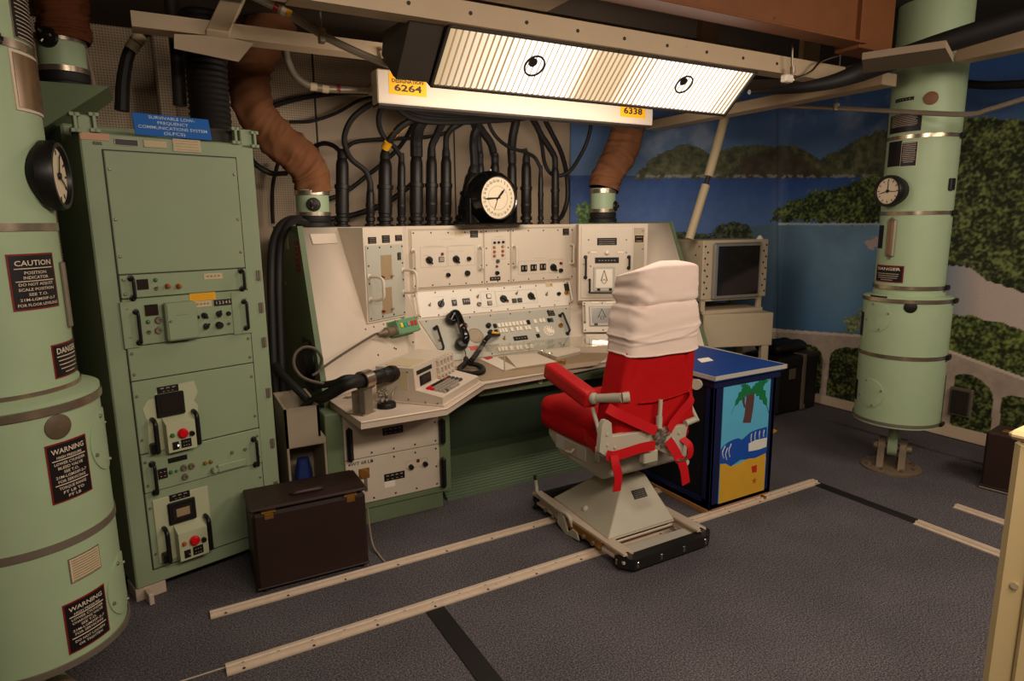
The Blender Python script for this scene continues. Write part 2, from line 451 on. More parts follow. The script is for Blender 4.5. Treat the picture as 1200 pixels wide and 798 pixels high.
# ------------------------------------------------------------------ mural
def inpoly(X, Y, P):
    r = np.zeros(X.shape, bool); n = len(P)
    for i in range(n):
        x0, y0 = P[i]; x1, y1 = P[(i+1) % n]
        if y0 == y1: continue
        c = ((Y >= min(y0, y1)) & (Y < max(y0, y1))); r ^= c & (X < (x1-x0)*(Y-y0)/(y1-y0)+x0)
    return r
def vnoise(P, sc, octs=4, rough=.6, off=0.0):
    out = np.empty(len(P))
    for i, p in enumerate(P):
        out[i] = noise.fractal(Vector((p[0]*sc+off, p[1]*sc+off*1.7, p[2]*sc-off)), rough+.4, 2.0, octs)
    return out
def make_mural():
    A = Vector((3.455, WY-.03)); B = Vector((WX-.012, 4.07)); C_ = Vector((WX-.012, 1.0))
    # softly rounded corner between the two runs
    path = [A]; d1 = (B-A).normalized(); d2 = (C_-B).normalized()
    b0 = B-d1*.1; b1 = B+d2*.1
    seg = [A, b0]+[b0*(1-t)**2+B*2*t*(1-t)+b1*t*t for t in (.2, .4, .6, .8)]+[b1, C_]
    st = .0072; pts = []
    for i in range(len(seg)-1):
        L_ = (seg[i+1]-seg[i]).length; k = max(1, int(round(L_/st)))
        for j in range(k): pts.append(seg[i].lerp(seg[i+1], j/k))
    pts.append(seg[-1]); nu = len(pts)
    z0, z1 = .005, 2.8; nz = int((z1-z0)/st)+1
    zs = [z0+(z1-z0)*j/(nz-1) for j in range(nz)]
    W = np.array([(p.x, p.y, z) for z in zs for p in pts])
    # slow waves of the hung print
    q = W-np.array(O); d = q@np.array(FW); X = CX+FPX*(q@np.array(RT))/d; Y = CY-FPX*(q@np.array(UP))/d
    n1 = vnoise(W, 3.2, 5); n2 = vnoise(W, 16, 4, .7, 5.1); n3 = vnoise(W, 44, 3, .8, 9.3)
    col = np.zeros((len(W), 3))
    def put(mask, c): col[mask] = c[mask] if isinstance(c, np.ndarray) and c.ndim == 2 else np.array(c, float)
    def mixc(t, c0, c1): t = np.clip(t, 0, 1)[:, None]; return np.array(c0, float)*(1-t)+np.array(c1, float)*t
    # sky with clouds
    sky = mixc((Y-70)/130, (30, 62, 118), (78, 108, 146))
    cl = np.clip(n1*1.3-.18+.5*np.exp(-((X-792)/48)**2-((Y-152)/26)**2)+.4*np.exp(-((X-1000)/30)**2-((Y-155)/18)**2)+.25*np.exp(-((X-760)/30)**2-((Y-120)/12)**2), 0, 1)
    sky = sky*(1-cl[:, None]*.6)+np.array([150, 156, 166.])*cl[:, None]*.6
    put(np.ones(len(W), bool), sky)
    # sea
    sea = mixc((Y-205)/55+n2*.15, (34, 66, 130), (66, 96, 150))
    put(Y > 206, sea)
    xx = lambda L_, ox, oy, k: [(ox+a/k, oy+b/k) for a, b in L_]
    jit = n2*7+n3*4; jj = n2*3+n3*2
    hill = xx([(200,520),(235,490),(270,450),(330,410),(400,380),(440,378),(490,395),(520,415),(560,405),(640,385),(720,378),(780,385),(850,378),(900,395),(930,412)], 680, 60, 3.468)+xx([(120,345),(180,385),(220,370),(300,325),(370,295),(430,280),(700,230),(700,450)], 900, 60, 3.07)+[(740, 210)]
    hm = inpoly(X+jj, Y+jj, hill)
    put(hm, mixc(.5+n2*.6+n3*.3, (52, 58, 40), (104, 104, 66)))
    hm2 = inpoly(X+jj, Y+jj, xx([(640,515),(660,440),(760,400),(860,405),(971,480),(971,515)], 680, 60, 3.468)); put(hm2, mixc(.5+n2*.6, (58, 50, 40), (86, 76, 54)))
    shore = (np.abs(Y-206.5+n3) < 1.6) & (X > 740) & (X < 1040) & (n2 > -.1); put(shore, (120, 118, 110))
    # shallow lagoon
    lag = mixc((Y-262)/120+n1*.25-.5*np.exp(-((X-985)/30)**2), (96, 132, 158), (58, 98, 134)); lag = lag*(.72+.28*np.clip((X-905)/50, 0, 1))[:, None]
    lag = lag*(1+.1*n1[:, None]); put(inpoly(X, Y, [(860, 268), (912, 261), (1060, 263), (1060, 420), (850, 420), (850, 285)]), lag)
    put(inpoly(X, Y+jj, [(1012, 284), (1022, 278), (1040, 276), (1040, 292), (1018, 290)]), (176, 150, 140))
    def foliage(mask, dark, light, k=1.0):
        t = .36+n2*.55*k+n3*.95*k; put(mask, mixc(t, dark, light))
    put(inpoly(X, Y, [(1040, 140), (1300, 140), (1300, 520), (1040, 520)]), mixc(.5+n2, (70, 92, 60), (120, 128, 80)))
    foliage(inpoly(X+jit*.5, Y+jit*.5, [(1060, 142), (1125, 138), (1160, 138), (1200, 140), (1320, 150), (1320, 420), (1060, 420)]), (34, 40, 24), (112, 124, 62))
    foliage(inpoly(X+jit*.6, Y+jit*.6, xx([(0,612),(25,572),(100,530),(200,500),(300,470),(400,445),(460,430),(460,625)], 900, 60, 3.07)), (30, 40, 22), (104, 120, 52))
    foliage(inpoly(X+jit*.5, Y+jit*.5, xx([(360,790),(372,745),(400,732),(450,738),(520,748),(560,710),(620,690),(680,705),(712,748),(712,790)], 680, 60, 3.468)), (30, 36, 26), (84, 92, 58))
    foliage(inpoly(X+jit*.5, Y+jit*.5, [(676, 270), (676, 240), (686, 236), (700, 246), (712, 252), (712, 270)]), (60, 92, 44), (130, 160, 84))
    put((np.abs(Y-262.5+n3) < 1.3) & (X > 912) & (X < 1032), (150, 158, 160))
    # beach on the right
    beach = mixc((1150-X)/40, (176, 156, 144), (110, 120, 128))
    put(inpoly(X+jj, Y+jj, [(1090, 306), (1110, 309), (1138, 314), (1156, 328), (1181, 335), (1320, 395), (1320, 430), (1200, 388), (1177, 379), (1146, 372), (1114, 367), (1090, 364)]), beach)
    foliage(inpoly(X+jit*.5, Y+jit*.5, [(1090, 368), (1114, 367), (1146, 372), (1177, 379), (1200, 388), (1320, 440), (1320, 700), (1090, 600)]), (34, 42, 22), (112, 128, 54))
    foliage(inpoly(X+jit, Y+jit, [(1000, 366), (1012, 358), (1012, 392), (985, 390)]), (70, 90, 70), (150, 150, 90))
    # balustrade
    bal = mixc(.5+n2*.4+n1*.2, (140, 122, 106), (168, 148, 130))
    put(inpoly(X, Y, [(860, 383), (907, 385), (1007, 392), (1050, 396), (1109.5, 408.6), (1200, 442), (1330, 500), (1330, 700), (1152, 526), (1010, 488.5), (957, 474), (860, 452)]), bal)
    cap = (inpoly(X, Y, [(860, 383), (907, 385), (1007, 392), (1050, 396), (1109.5, 408.6), (1200, 442), (1330, 500), (1330, 504), (1200, 446), (1109.5, 412), (1007, 395), (860, 386)])); put(cap, (184, 164, 146)); put(inpoly(X, Y, [(880, 455), (957, 462), (1004, 472), (1054, 483), (1110, 496), (1152.6, 507), (1230, 534), (1330, 590), (1330, 700), (1152, 526), (1010, 488.5), (957, 474), (860, 452)]), (178, 154, 126))
    def arch(P): foliage(inpoly(X, Y, P), (26, 32, 16), (96, 104, 48), 1.2)
    arch([(905, 452), (905, 418), (915, 412), (929, 406), (946, 403), (956, 406), (963, 413), (964.4, 422), (961, 461), (957, 461)])
    arch([(968.5, 463), (972, 424), (974, 414), (981, 409), (992, 406.5), (1005, 408), (1020, 416), (1020, 476), (1004, 472)])
    arch([(1096, 492), (1100, 450), (1106, 436), (1109.5, 440), (1103, 494)])
    arch([(1112.6, 497), (1120, 440), (1126, 438), (1133.6, 438), (1143, 441), (1152, 447), (1160, 455), (1163.7, 462), (1164, 470), (1160.7, 509)])
    arch([(1170.5, 512), (1174, 466.5), (1180, 464), (1190, 463.5), (1200, 466), (1216, 476), (1226, 490), (1222, 532)])
    # fold of the sheet
    col *= (1-.18*np.exp(-((X-911)/1.6)**2))[:, None]
    g_ = col.mean(axis=1, keepdims=True); col = (g_+(col-g_)*.8)*1.22
    col = np.clip(col, 0, 255)/255.0
    L_ = np.where(col <= .04045, col/12.92, ((col+.055)/1.055)**2.4)
    me = bpy.data.meshes.new('wall_mural')
    fs = [(j*nu+i, j*nu+i+1, (j+1)*nu+i+1, (j+1)*nu+i) for j in range(nz-1) for i in range(nu-1)]
    o0 = np.array([WX-.01, 3.7, .005])
    me.from_pydata((W-o0).tolist(), [], fs)
    at = me.color_attributes.new('print', 'FLOAT_COLOR', 'POINT')
    buf = np.ones((len(W), 4), np.float32); buf[:, :3] = L_; at.data.foreach_set('color', buf.ravel())
    for p in me.polygons: p.use_smooth = True
    m = mat('mural_print', (120, 120, 120), .55, var=0, spec=.25)
    N = m.node_tree.nodes; Lk = m.node_tree.links
    ca = N.new('ShaderNodeVertexColor'); ca.layer_name = 'print'
    nz_ = N.new('ShaderNodeTexNoise'); nz_.inputs['Scale'].default_value = 130; nz_.inputs['Detail'].default_value = 3
    tc = N.new('ShaderNodeTexCoord'); Lk.new(tc.outputs['Object'], nz_.inputs[0])
    mr = N.new('ShaderNodeMapRange'); mr.inputs[3].default_value = .82; mr.inputs[4].default_value = 1.18; Lk.new(nz_.outputs['Fac'], mr.inputs[0])
    mx = N.new('ShaderNodeMix'); mx.data_type = 'RGBA'; mx.blend_type = 'MULTIPLY'; mx.inputs[0].default_value = 1
    Lk.new(ca.outputs['Color'], mx.inputs[6]); Lk.new(mr.outputs[0], mx.inputs[7]); Lk.new(mx.outputs[2], N['Principled BSDF'].inputs['Base Color'])
    me.materials.append(m)
    o = bpy.data.objects.new('wall_mural', me); COL.objects.link(o); o.location = o0
    sm = o.modifiers.new('thickness', 'SOLIDIFY'); sm.thickness = .004; sm.offset = 1
    tag(o, 'printed mural of a blue tropical bay, green hills and a stone balustrade', 'mural')
make_mural()

# ------------------------------------------------------------------ floor fittings
def rail(x0, x1, y, w=.062, label='', gr='floor rails', holes=True, d=(1,0)):
    r = root('floor_rail', label, 'rail', ((x0+x1)/2, y, 0), gr)
    fr = Fr((x0, y, 0), (d[0], d[1], 0), (-d[1], d[0], 0)); L_ = x1-x0 if d[0] else x1-x0
    mb = MB(); h = w/2
    mb.prism(Fr(fr.o, fr.w, fr.n), [(-h, 0), (h, 0), (h, .006), (h*.5, .006), (h*.42, .017), (h*.2, .017), (h*.12, .010), (-h*.12, .010), (-h*.2, .017), (-h*.42, .017), (-h*.5, .006), (-h, .006)], 0, L_)
    mb.build('rail_profile', 'rail_metal', r)
    if holes:
        k = int(L_/.13)
        for i in range(k+1):
            u = .06+i*.13
            if u > L_-.03: break
            for v in ((0,) if i % 2 else (0, -h*.75)):
                c = fr.p(u, v, .0065 if v else .0105)
                m2 = MB(); m2.cyl(c-Vector((0,0,.004)), c+Vector((0,0,.0008)), .006, n=10); m2.build('screw', 'dark_steel', r)
    return r
rail(.115, 3.585, 2.42, .075, 'wide metal floor rail running under the front of the chair base')
rail(.095, 3.2, 2.832, .062, 'metal floor rail running past the briefcase and under the back of the chair base')
def yrail(x, y0, y1, w, label):
    r = root('floor_rail', label, 'rail', (x, (y0+y1)/2, 0), 'floor rails'); h = w/2
    mb = MB(); mb.prism(Fr((x, y1, 0), (1,0,0), (0,0,1)), [(-h, 0), (h, 0), (h, .006), (h*.5, .006), (h*.42, .017), (h*.2, .017), (h*.12, .010), (-h*.12, .010), (-h*.2, .017), (-h*.42, .017), (-h*.5, .006), (-h, .006)], 0, y1-y0)
    mb.build('rail_profile', 'rail_metal', r)
    for i in range(int((y1-y0)/.16)):
        c = Vector((x, y1-.07-i*.16, .0105)); m2 = MB(); m2.cyl(c-Vector((0,0,.004)), c+Vector((0,0,.0008)), .006, n=10); m2.build('screw', 'dark_steel', r)
yrail(3.555, .1, 1.775, .075, 'metal floor rail starting where the long dark strip ends')
yrail(3.955, .1, 1.775, .062, 'short metal floor rail nearest the dark wooden case on the right')
mat('strip_black', (24, 20, 18), .55, var=.15)
mb = MB(); mb.box(WORLD, .905, .99, .2, 2.38, 0, .004, .002); tag(mb.build('floor_strip', 'strip_black'), 'black floor strip running towards the viewer from the wide rail', 'strip', 'black floor strips')
mb = MB(); mb.box(WORLD, 3.53, 3.6, 1.775, 2.44, 0, .004, .002); tag(mb.build('floor_strip', 'strip_black'), 'narrow black floor strip at the right end of the wide rail', 'strip', 'black floor strips')
a = pz(180, 790); mb = MB(); mb.box(WORLD, -.6, .115, 2.438, 2.443, 0, .003); struct(mb.build('trim_5', 'rail_metal'))

# ------------------------------------------------------------------ lights
def area(name, loc, tgt, sx, sy, power, col):
    l = bpy.data.lights.new(name, 'AREA'); l.shape = 'RECTANGLE'; l.size = sx; l.size_y = sy; l.energy = power; l.color = col
    o = bpy.data.objects.new(name, l); COL.objects.link(o); o.location = loc
    o.rotation_euler = (Vector(tgt)-Vector(loc)).to_track_quat('-Z', 'Y').to_euler(); return o
WARM = (1.0, .84, .69)
area('ceiling_lamp_behind', (1.0, -.2, 2.62), (1.1, 1.6, .4), 1.5, .35, 46, WARM)
area('ceiling_lamp_right', (3.4, -.1, 2.62), (3.3, 1.7, .4), 1.5, .35, 46, WARM)
area('cabinet_fill_light', (-.3, -.7, 2.5), (1.6, .7, .7), .8, .3, 16, WARM)  # unseen fill light, added behind the viewer to brighten the cream foreground cabinet
w = bpy.data.worlds.new('world'); SC.world = w; w.use_nodes = True
w.node_tree.nodes['Background'].inputs[0].default_value = (.5, .4, .3, 1); w.node_tree.nodes['Background'].inputs[1].default_value = .3
SC.view_settings.view_transform = 'Standard'; SC.view_settings.look = 'None'; SC.view_settings.gamma = 1.0
SC.view_settings.exposure = 0.0; SC.view_settings.use_curve_mapping = False
# ------------------------------------------------------------------ overhead: lamp, raceway, beams, pipes
LX0, LX1 = 1.185, 3.05
lt = root('fluorescent_light', 'long lit lamp with a ribbed diffuser and two eye rings over the console', 'lamp', ((LX0+LX1)/2, 2.75, 2.26))
yt, zt, yb, zb = 2.60, 2.465, 2.82, 2.258
fl = Fr((LX0, yb, zb), (1,0,0), (0, yt-yb, zt-zb)); HW = math.hypot(yt-yb, zt-zb); LW = LX1-LX0
lampm = bpy.data.materials.new('lit_diffuser'); lampm.use_nodes = True
def lamp_nodes():
    nt = lampm.node_tree; N = nt.nodes; L = nt.links; N.remove(N['Principled BSDF'])
    e = N.new('ShaderNodeEmission'); tc = N.new('ShaderNodeTexCoord'); sp = N.new('ShaderNodeSeparateXYZ'); L.new(tc.outputs['Object'], sp.inputs[0])
    # two tubes glow behind the plastic: brighter opposite the tube sections
    r = N.new('ShaderNodeValToRGB'); mr = N.new('ShaderNodeMapRange'); mr.inputs[1].default_value = -LW/2; mr.inputs[2].default_value = LW/2; L.new(sp.outputs[0], mr.inputs[0]); L.new(mr.outputs[0], r.inputs[0])
    el = r.color_ramp.elements; el[0].position = 0; el[0].color = (.34, .22, .1, 1); el[1].position = 1; el[1].color = (.8, .66, .48, 1)
    for p, c in ((.1, (.42, .3, .17, 1)), (.19, (.8, .7, .55, 1)), (.25, (1, .95, .86, 1)), (.36, (1, .92, .8, 1)), (.43, (.5, .38, .24, 1)), (.53, (.5, .38, .24, 1)), (.62, (1, .95, .86, 1)), (.9, (1, .97, .9, 1))):
        k = el.new(p); k.color = c
    el[0].color = (.3, .2, .1, 1); el[1].color = (.6, .48, .34, 1)
    L.new(r.outputs[0], e.inputs[0]); e.inputs[1].default_value = 1.9; L.new(e.outputs[0], N['Material Output'].inputs[0])
lamp_nodes()
# ribbed diffuser: a corrugated sheet
mb = MB(); nr = 60; vs = []; fs = []
for i in range(nr*2+1):
    u = .012+(LW-.024)*i/(nr*2); n = .007 if i % 2 else 0.0
    for w_ in (.012, HW-.012): vs.append(fl.p(u, w_, n))
for i in range(nr*2): fs.append((i*2, i*2+2, i*2+3, i*2+1))
mb._add(vs, fs); df = mb.build('diffuser', lampm, lt, ang=5)
mat('lamp_rib', (200, 164, 116), .4, var=0, emit=.25)
ribs = MB()
for i in range(1, nr, 1):
    u = .012+(LW-.024)*i/nr; t = i/nr
    wv = .0011 if (.18 < t < .4 or .62 < t < .93) else .0030
    ribs.box(fl, u-wv, u+wv, .012, HW-.012, .004, .010)
rb = ribs.build('diffuser_ribs', 'lamp_rib', lt)
mb = MB()
for a in ((0, LW, 0, .014), (0, LW, HW-.014, HW), (0, .014, 0, HW), (LW-.014, LW, 0, HW)): mb.box(fl, *a, -.012, .014, .002)
mb.build('diffuser_frame', 'light_housing', lt)
mb = MB()   # housing behind the diffuser
prof = [(yt, zt), (yb, zb), (yb+.03, zb+.02), (yb+.12, zt-.01), (yb+.1, zt+.03), (yt, zt+.02)]
mb.prism(Fr((LX0, 0, 0), (0,1,0), (0,0,1)), [(y, z) for y, z in prof], .0, LW)
hs = mb.build('housing', 'light_housing', lt)
mb = MB(); mb.prism(Fr((LX0-.16, 0, 0), (0,1,0), (0,0,1)), [(yt, zt+.01), (yb-.02, zb+.01), (yb+.02, zb+.03), (yb+.16, zt-.06), (yb+.12, zt+.03)], 0, .15); mb.build('end_box', 'light_housing', lt)
mat('eye_white', (235, 230, 220), .5, var=0)
for (ex_, ey_, ang_) in ((625, 75, 225), (800, 97, 215)):
    u, w_ = fl.at(ex_, ey_); c = fl.p(u, w_, .012); ef = Fr(c, fl.u, fl.w)
    mb = MB(); mb.lathe(ef, [(.046, 0), (.054, 0), (.054, .006), (.046, .006), (.046, 0)], 36); e = mb.build('eye_ring', 'black_plastic', lt)
    q = ef.p(-.016, .017, 0) ; mb = MB(); mb.lathe(Fr(q, fl.u, fl.w), [(0, .003), (.022, .003), (.022, .006), (0, .006)], 24); mb.build('pupil', 'dark_steel', e)
for x_ in (.62, .93, 1.25, .5):
    c = fl.p(x_*LW/1.3, HW+.002, .006) ; mb = MB(); mb.cyl(c, c+fl.n*.012, .005, n=8); mb.build('clip', 'chrome', lt)
area('lamp_glow', fl.p(LW/2, HW/2, .06), fl.p(LW/2, HW/2, 1.0), LW*.9, HW*.8, 15, (1.0, .86, .73))
area('lamp_glow_down', (2.1, 2.97, 2.17), (2.1, 3.7, 1.95), 1.7, .12, 22, (1.0, .86, .73))

# raceway: the long white box with yellow number labels behind the lamp
ry = 3.5; a = py(443, 120, ry); b = py(765, 147, ry); c = py(443, 80, ry)
rw = root('cable_raceway', 'long cream raceway box with yellow number labels, hung behind the lamp above the console', 'raceway', ((a.x+b.x)/2, ry, a.z))
mb = MB(); mb.box(WORLD, a.x, b.x, ry, ry+.10, a.z, c.z, .006); mb.build('body', 'cream_paint', rw)
mb = MB(); mb.box(WORLD, a.x+.006, b.x-.006, ry+.008, ry+.10, a.z-.012, a.z-.001, .002); mb.build('shaded_bottom_lip', 'dark_steel', rw)  # lip coloured dark to paint in the unlit underside of the raceway
rf = YF(ry)
for x_ in (a.x+.25, b.x-.25): mb = MB(); mb.cyl((x_, ry+.05, c.z-.01), (x_, ry+.05, 2.9), .01, n=10); mb.build('hanger_rod', 'dull_metal', rw)
def label(fr, par, x0, y0, x1, y1, m, lines, n=.0015, lm='letter_dark', name='number_label', th=.001, bold=.02, base=0.0):
    """flat label spanning photo pixels (x0,y0)-(x1,y1) on the frame; lines = [(text, rel height centre, rel size, rel width)]"""
    u0, w1 = fr.at(x0, y0); u1, w0 = fr.at(x1, y1)
    mb = MB(); mb.box(fr, u0, u1, w0, w1, base, base+n, .0003); o = mb.build(name, m, par)
    if lines:
        t = MB()
        for (s_, hc, sz, wd) in lines: letters(t, fr, s_, (u0+u1)/2, w0+(w1-w0)*hc, (w1-w0)*sz, base+n+.0006, fit=(u1-u0)*wd, bold=bold)
        t.build('lettering', lm, o)
    return o
label(rf, rw, 455, 84, 500, 114, 'label_yellow', [('UNIT REF', .84, .24, .7), ('DESIGNATION', .62, .24, .84), ('6264', .3, .42, .74)], bold=.03)
label(rf, rw, 727, 122, 756, 139, 'label_yellow', [('6338', .5, .7, .74)], bold=.03)

def conduit(name, pts, r, m, label_, cat, n=10, group=None, smooth=6):
    mb = MB(); mb.tube(pts, r, n, smooth); return tag(mb.build(name, m), label_, cat, group)
def chan(name, y, xa, xb, zb_, zt_, depth, m, label_, cat='beam', group='ceiling channels', lip=.03):
    """C channel along X, open at the back, web facing the viewer"""
    r = root(name, label_, cat, ((xa+xb)/2, y, zb_), group)
    t = .008
    mb = MB(); mb.prism(Fr((xa, y, 0), (0,1,0), (0,0,1)), [(0, zb_), (depth, zb_), (depth, zb_+lip), (depth-t, zb_+lip), (depth-t, zb_+t), (t, zb_+t), (t, zt_-t), (depth-t, zt_-t), (depth-t, zt_-lip), (depth, zt_-lip), (depth, zt_), (0, zt_)], 0, xb-xa)
    mb.build('channel', m, r)
    return r
# channel that carries the lamp
y_ = 2.56; a = py(528, 24, y_); b = py(985, 88, y_)
r = chan('ceiling_channel', y_, .55, py(990, 88, y_).x, a.z-.005, a.z+.085, .10, 'channel_beige', 'long beige steel channel holding the top edge of the lit lamp')
for i in range(9):
    c = Vector((1.0+i*.27, y_, a.z+.04)); mb = MB(); mb.cyl(c, c-Vector((0,.004,0)), .008, n=10); mb.build('bolt', 'dark_steel', r)
mb = MB(); mb.box(WORLD, .55, 3.4, y_+.2, y_+.3, a.z+.09, a.z+.17, .004); tag(mb.build('ceiling_channel', 'channel_beige'), 'second beige channel seen just above and behind the lamp channel', 'beam', 'ceiling channels')
for (x0, x1) in ((822, 842), (944, 963)):
    p0 = py(x0, 40, 2.66); p1 = py(x1, 40, 2.66)
    mb = MB(); mb.box(WORLD, p0.x, p1.x, 2.66, 2.70, 2.52, 2.9, .004); tag(mb.build('hanger_bracket', 'channel_beige'), 'flat beige hanger bracket %s' % ('between the rust beam and the lamp, over the right eye' if x0 < 900 else 'nearest the right end of the lamp channel'), 'bracket', 'hanger brackets')
# left channel over the green rack
y_ = 3.46; p0 = py(155, 34, y_); p1 = py(475, 66, y_); p2 = py(155, 12, y_)
r = chan('ceiling_channel', y_, p0.x, 1.5, (p0.z+p1.z)/2, p2.z, .12, 'channel_beige', 'beige channel at upper left ending above the green rack')
mb = MB(); mb.tube([(py(447,60,y_-.01)).to_tuple(), (py(450,70,y_-.012)).to_tuple()], .02, 8, 1); mb.build('weld_plate', 'channel_beige', r)
# crossing channel going up to the ceiling, and the bent sheet below it
q0 = py(255, 40, 3.44); q1 = pz(284, -25, 2.86)
mb = MB(); dd = (q1-q0).normalized(); sd = Vector((1,0,0)); f_ = axis_fr(q0, dd)
mb.box(Fr(q0, sd, dd), -.05, .05, 0, (q1-q0).length, -.02, .02, .004); tag(mb.build('ceiling_brace', 'channel_beige'), 'slanting beige brace rising from the upper left channel to the ceiling', 'brace')
y_ = 3.462; P = [py(x, y, y_) for x, y in ((204,40),(204,57),(279.5,72.5),(297,51),(262,43))]
mb = MB(); mb.prism(YF(y_), [(p.x, p.z) for p in P], -.004, .004); mb.box(YF(y_), P[0].x, P[4].x+.1, P[0].z+.02, P[0].z+.03, -.12, .0); tag(mb.build('sheet_metal_flap', 'channel_beige'), 'bent beige sheet metal flap hanging under the upper left channel', 'bracket')
# rust coloured I beam
y_ = 2.3; p0 = py(724, 0, y_); p1 = py(1006, 51, y_); p2 = py(1006, 3, y_)
r = root('steel_beam', 'big rust-brown painted steel beam across the top right', 'beam', (2.6, y_, p1.z))
zb_, zt_ = p1.z, p1.z+.26
mb = MB(); mb.box(WORLD, .9, p1.x, y_, y_+.02, zb_, zt_); mb.build('web', 'beam_rust', r)
mb = MB(); mb.box(WORLD, .9, p1.x, y_-.05, y_+.07, zb_-.012, zb_, .003); mb.build('flange', 'beam_rust', r)
pa = py(1008, 50, y_-.03); pb = py(1046, 50, y_-.03)
mb = MB(); mb.box(WORLD, pa.x, pb.x, y_-.03, y_+.12, zb_-.03, 2.9, .004); mb.build('end_post', 'beam_rust', r)
# beams on the right running toward the viewer
p0 = pz(870, 128, 2.42)
x_ = py(870, 128, 3.2).x; z_ = py(870, 128, 3.2).z
mb = MB(); e0 = py(872, 130, 3.35); e1 = px(1050, 100, e0.x)
mb.box(WORLD, e0.x, e0.x+.14, px(1034, 99, e0.x).y, 4.4, e0.z, e0.z+.07, .004); tag(mb.build('ceiling_channel', 'channel_beige'), 'beige channel on the right running from the lamp end past the green isolator', 'beam', 'ceiling channels')
e0 = px(1119, 72, 3.95)
mb = MB(); mb.box(WORLD, 3.95, 4.07, .3, e0.y, e0.z, e0.z+.1, .004); tag(mb.build('ceiling_channel', 'channel_beige'), 'beige channel in the top right corner above the isolator', 'beam', 'ceiling channels')
mb = MB(); mb.box(WORLD, .35, 1.9, 2.72, 3.42, 2.70, 2.72, .004); tag(mb.build('ceiling_plate', 'channel_beige'), 'flat beige plate under the ceiling above the upper left conduit', 'plate')
mat('plate_brown', (128, 110, 90), .6, var=.1)
mb = MB(); P = [pz(x, y, 2.36) for x, y in ((1012,86),(1117,73),(1108,56),(1010,70))]; mb.prism(Fr((0,0,2.36), (1,0,0), (0,1,0)), [(p.x, p.y) for p in P], 0, .03); tag(mb.build('ceiling_plate', 'plate_brown'), 'flat beige plate under the ceiling beside the top of the right isolator', 'plate')
# conduit in front of the mural
P = [py(862, 122, 3.6)]; xq = [(862,122),(940,125),(1040,130),(1130,134),(1160,128),(1200,116),(1260,100)]
xr = 3.97
P = [px(x, y, xr) for x, y in xq]
conduit('conduit_pipe', P, .014, 'conduit_gray', 'thin grey conduit crossing in front of the right isolator', 'conduit', 8, 'overhead conduits')
q = px(980, 126, xr); mb = MB(); mb.tube([q, q+Vector((0,0,.4))], .004, 6, 1); mb.cyl(q-Vector((0,0,.02)), q+Vector((0,0,.025)), .02, n=10); tag(mb.build('hanger_rod', 'dull_metal'), 'thin hanger rod holding the conduit in front of the mural', 'hanger')
# conduit at upper left
y_ = 3.0; P = [py(x, y, y_) for x, y in ((285,-10),(330,12),(385,45),(440,70),(478,82),(500,93))]
P[-1] = py(500, 92, 2.92)
cd = root('conduit_pipe', 'grey conduit sloping from the ceiling into the left end of the lamp', 'conduit', P[2], 'overhead conduits')
mb = MB(); mb.tube(P, .017, 10, 6); mb.build('pipe', 'conduit_gray', cd)
for (x, y, m) in ((338,16,'label_yellow'),(323,9,'lamp_red'),(332,13,'letter_white')):
    c = py(x, y, y_); d = (P[2]-P[1]).normalized(); mb = MB(); mb.cyl(c-d*.01, c+d*.01, .0185, n=12); mb.build('marker_band', m, cd)
c = py(377, 42, y_); mb = MB(); mb.tube([c, c+Vector((0,0,.5))], .005, 6, 1); mb.box(YF(y_), c.x-.014, c.x+.014, c.z-.03, c.z+.03, -.02, .02, .004); tag(mb.build('hanger_rod', 'dull_metal'), 'thin hanger rod with a clamp on the upper left conduit', 'hanger')
y_ = 3.75; P = [py(x, y, y_) for x, y in ((334,52),(336,68),(345,88),(362,100),(385,104),(415,105),(443,106))]
cd = root('conduit_pipe', 'short grey conduit bending down into the left end of the raceway', 'conduit', P[3], 'overhead conduits')
mb = MB(); mb.tube(P, .021, 12, 6); mb.build('pipe', 'conduit_gray', cd)
for (x, m) in ((367,'letter_white'),(381,'letter_white'),(396,'lamp_red')):
    c = py(x, 101.5 if x < 370 else 104, y_); mb = MB(); mb.cyl(c-Vector((.018 if m != 'lamp_red' else .01,0,0)), c+Vector((.018 if m != 'lamp_red' else .01,0,-.001)), .0225, n=14); mb.build('marker_band', 'aged_label' if m == 'letter_white' else m, cd)
c = py(437, 106, y_); mb = MB(); mb.cyl(c-Vector((.03,0,0)), c+Vector((.04,0,0)), .028, n=14); mb.build('coupling', 'conduit_gray', cd)
# bare lamp holder with white lead, dark hose
y_ = 2.5; c = py(922, 92, y_)
lh = root('lamp_holder', 'small white lamp holder with a bent metal lead near the right end of the lamp', 'lamp holder', c)
mb = MB(); mb.box(YF(y_), c.x-.03, c.x+.035, c.z-.02, c.z+.02, -.02, .02, .006); mb.build('socket', 'key_white', lh)
mb = MB(); mb.tube([py(930, 93, y_), py(950, 84, y_), py(962, 72, y_), py(985, 64, y_), py(1012, 56, y_)], .006, 8, 6); mb.build('lead', 'chrome', lh)
mb = MB(); mb.tube([py(929, 88, y_), py(928, 72, y_), py(929, 50, y_)], .006, 8, 2); mb.cyl(py(929, 86, y_), py(929, 78, y_), .014, n=12); mb.build('stem', 'dull_metal', lh)
P = [py(x, y, q) for x, y, q in ((878,108,2.42),(930,104,2.4),(975,96,2.36),(1010,84,2.28),(1060,66,2.08),(1120,46,1.84),(1230,12,1.5))]
conduit('rubber_hose', P, lambda t: .012+.04*min(1, t*2.0), 'black_rubber', 'dark hose curving under the rust beam at the top right', 'hose', 12)
conduit('rubber_hose', [px(1130, 98, 4.6), px(1160, 100, 4.6), px(1210, 98, 4.6)], .025, 'black_rubber', 'black hose behind the top of the right isolator', 'hose', 10)
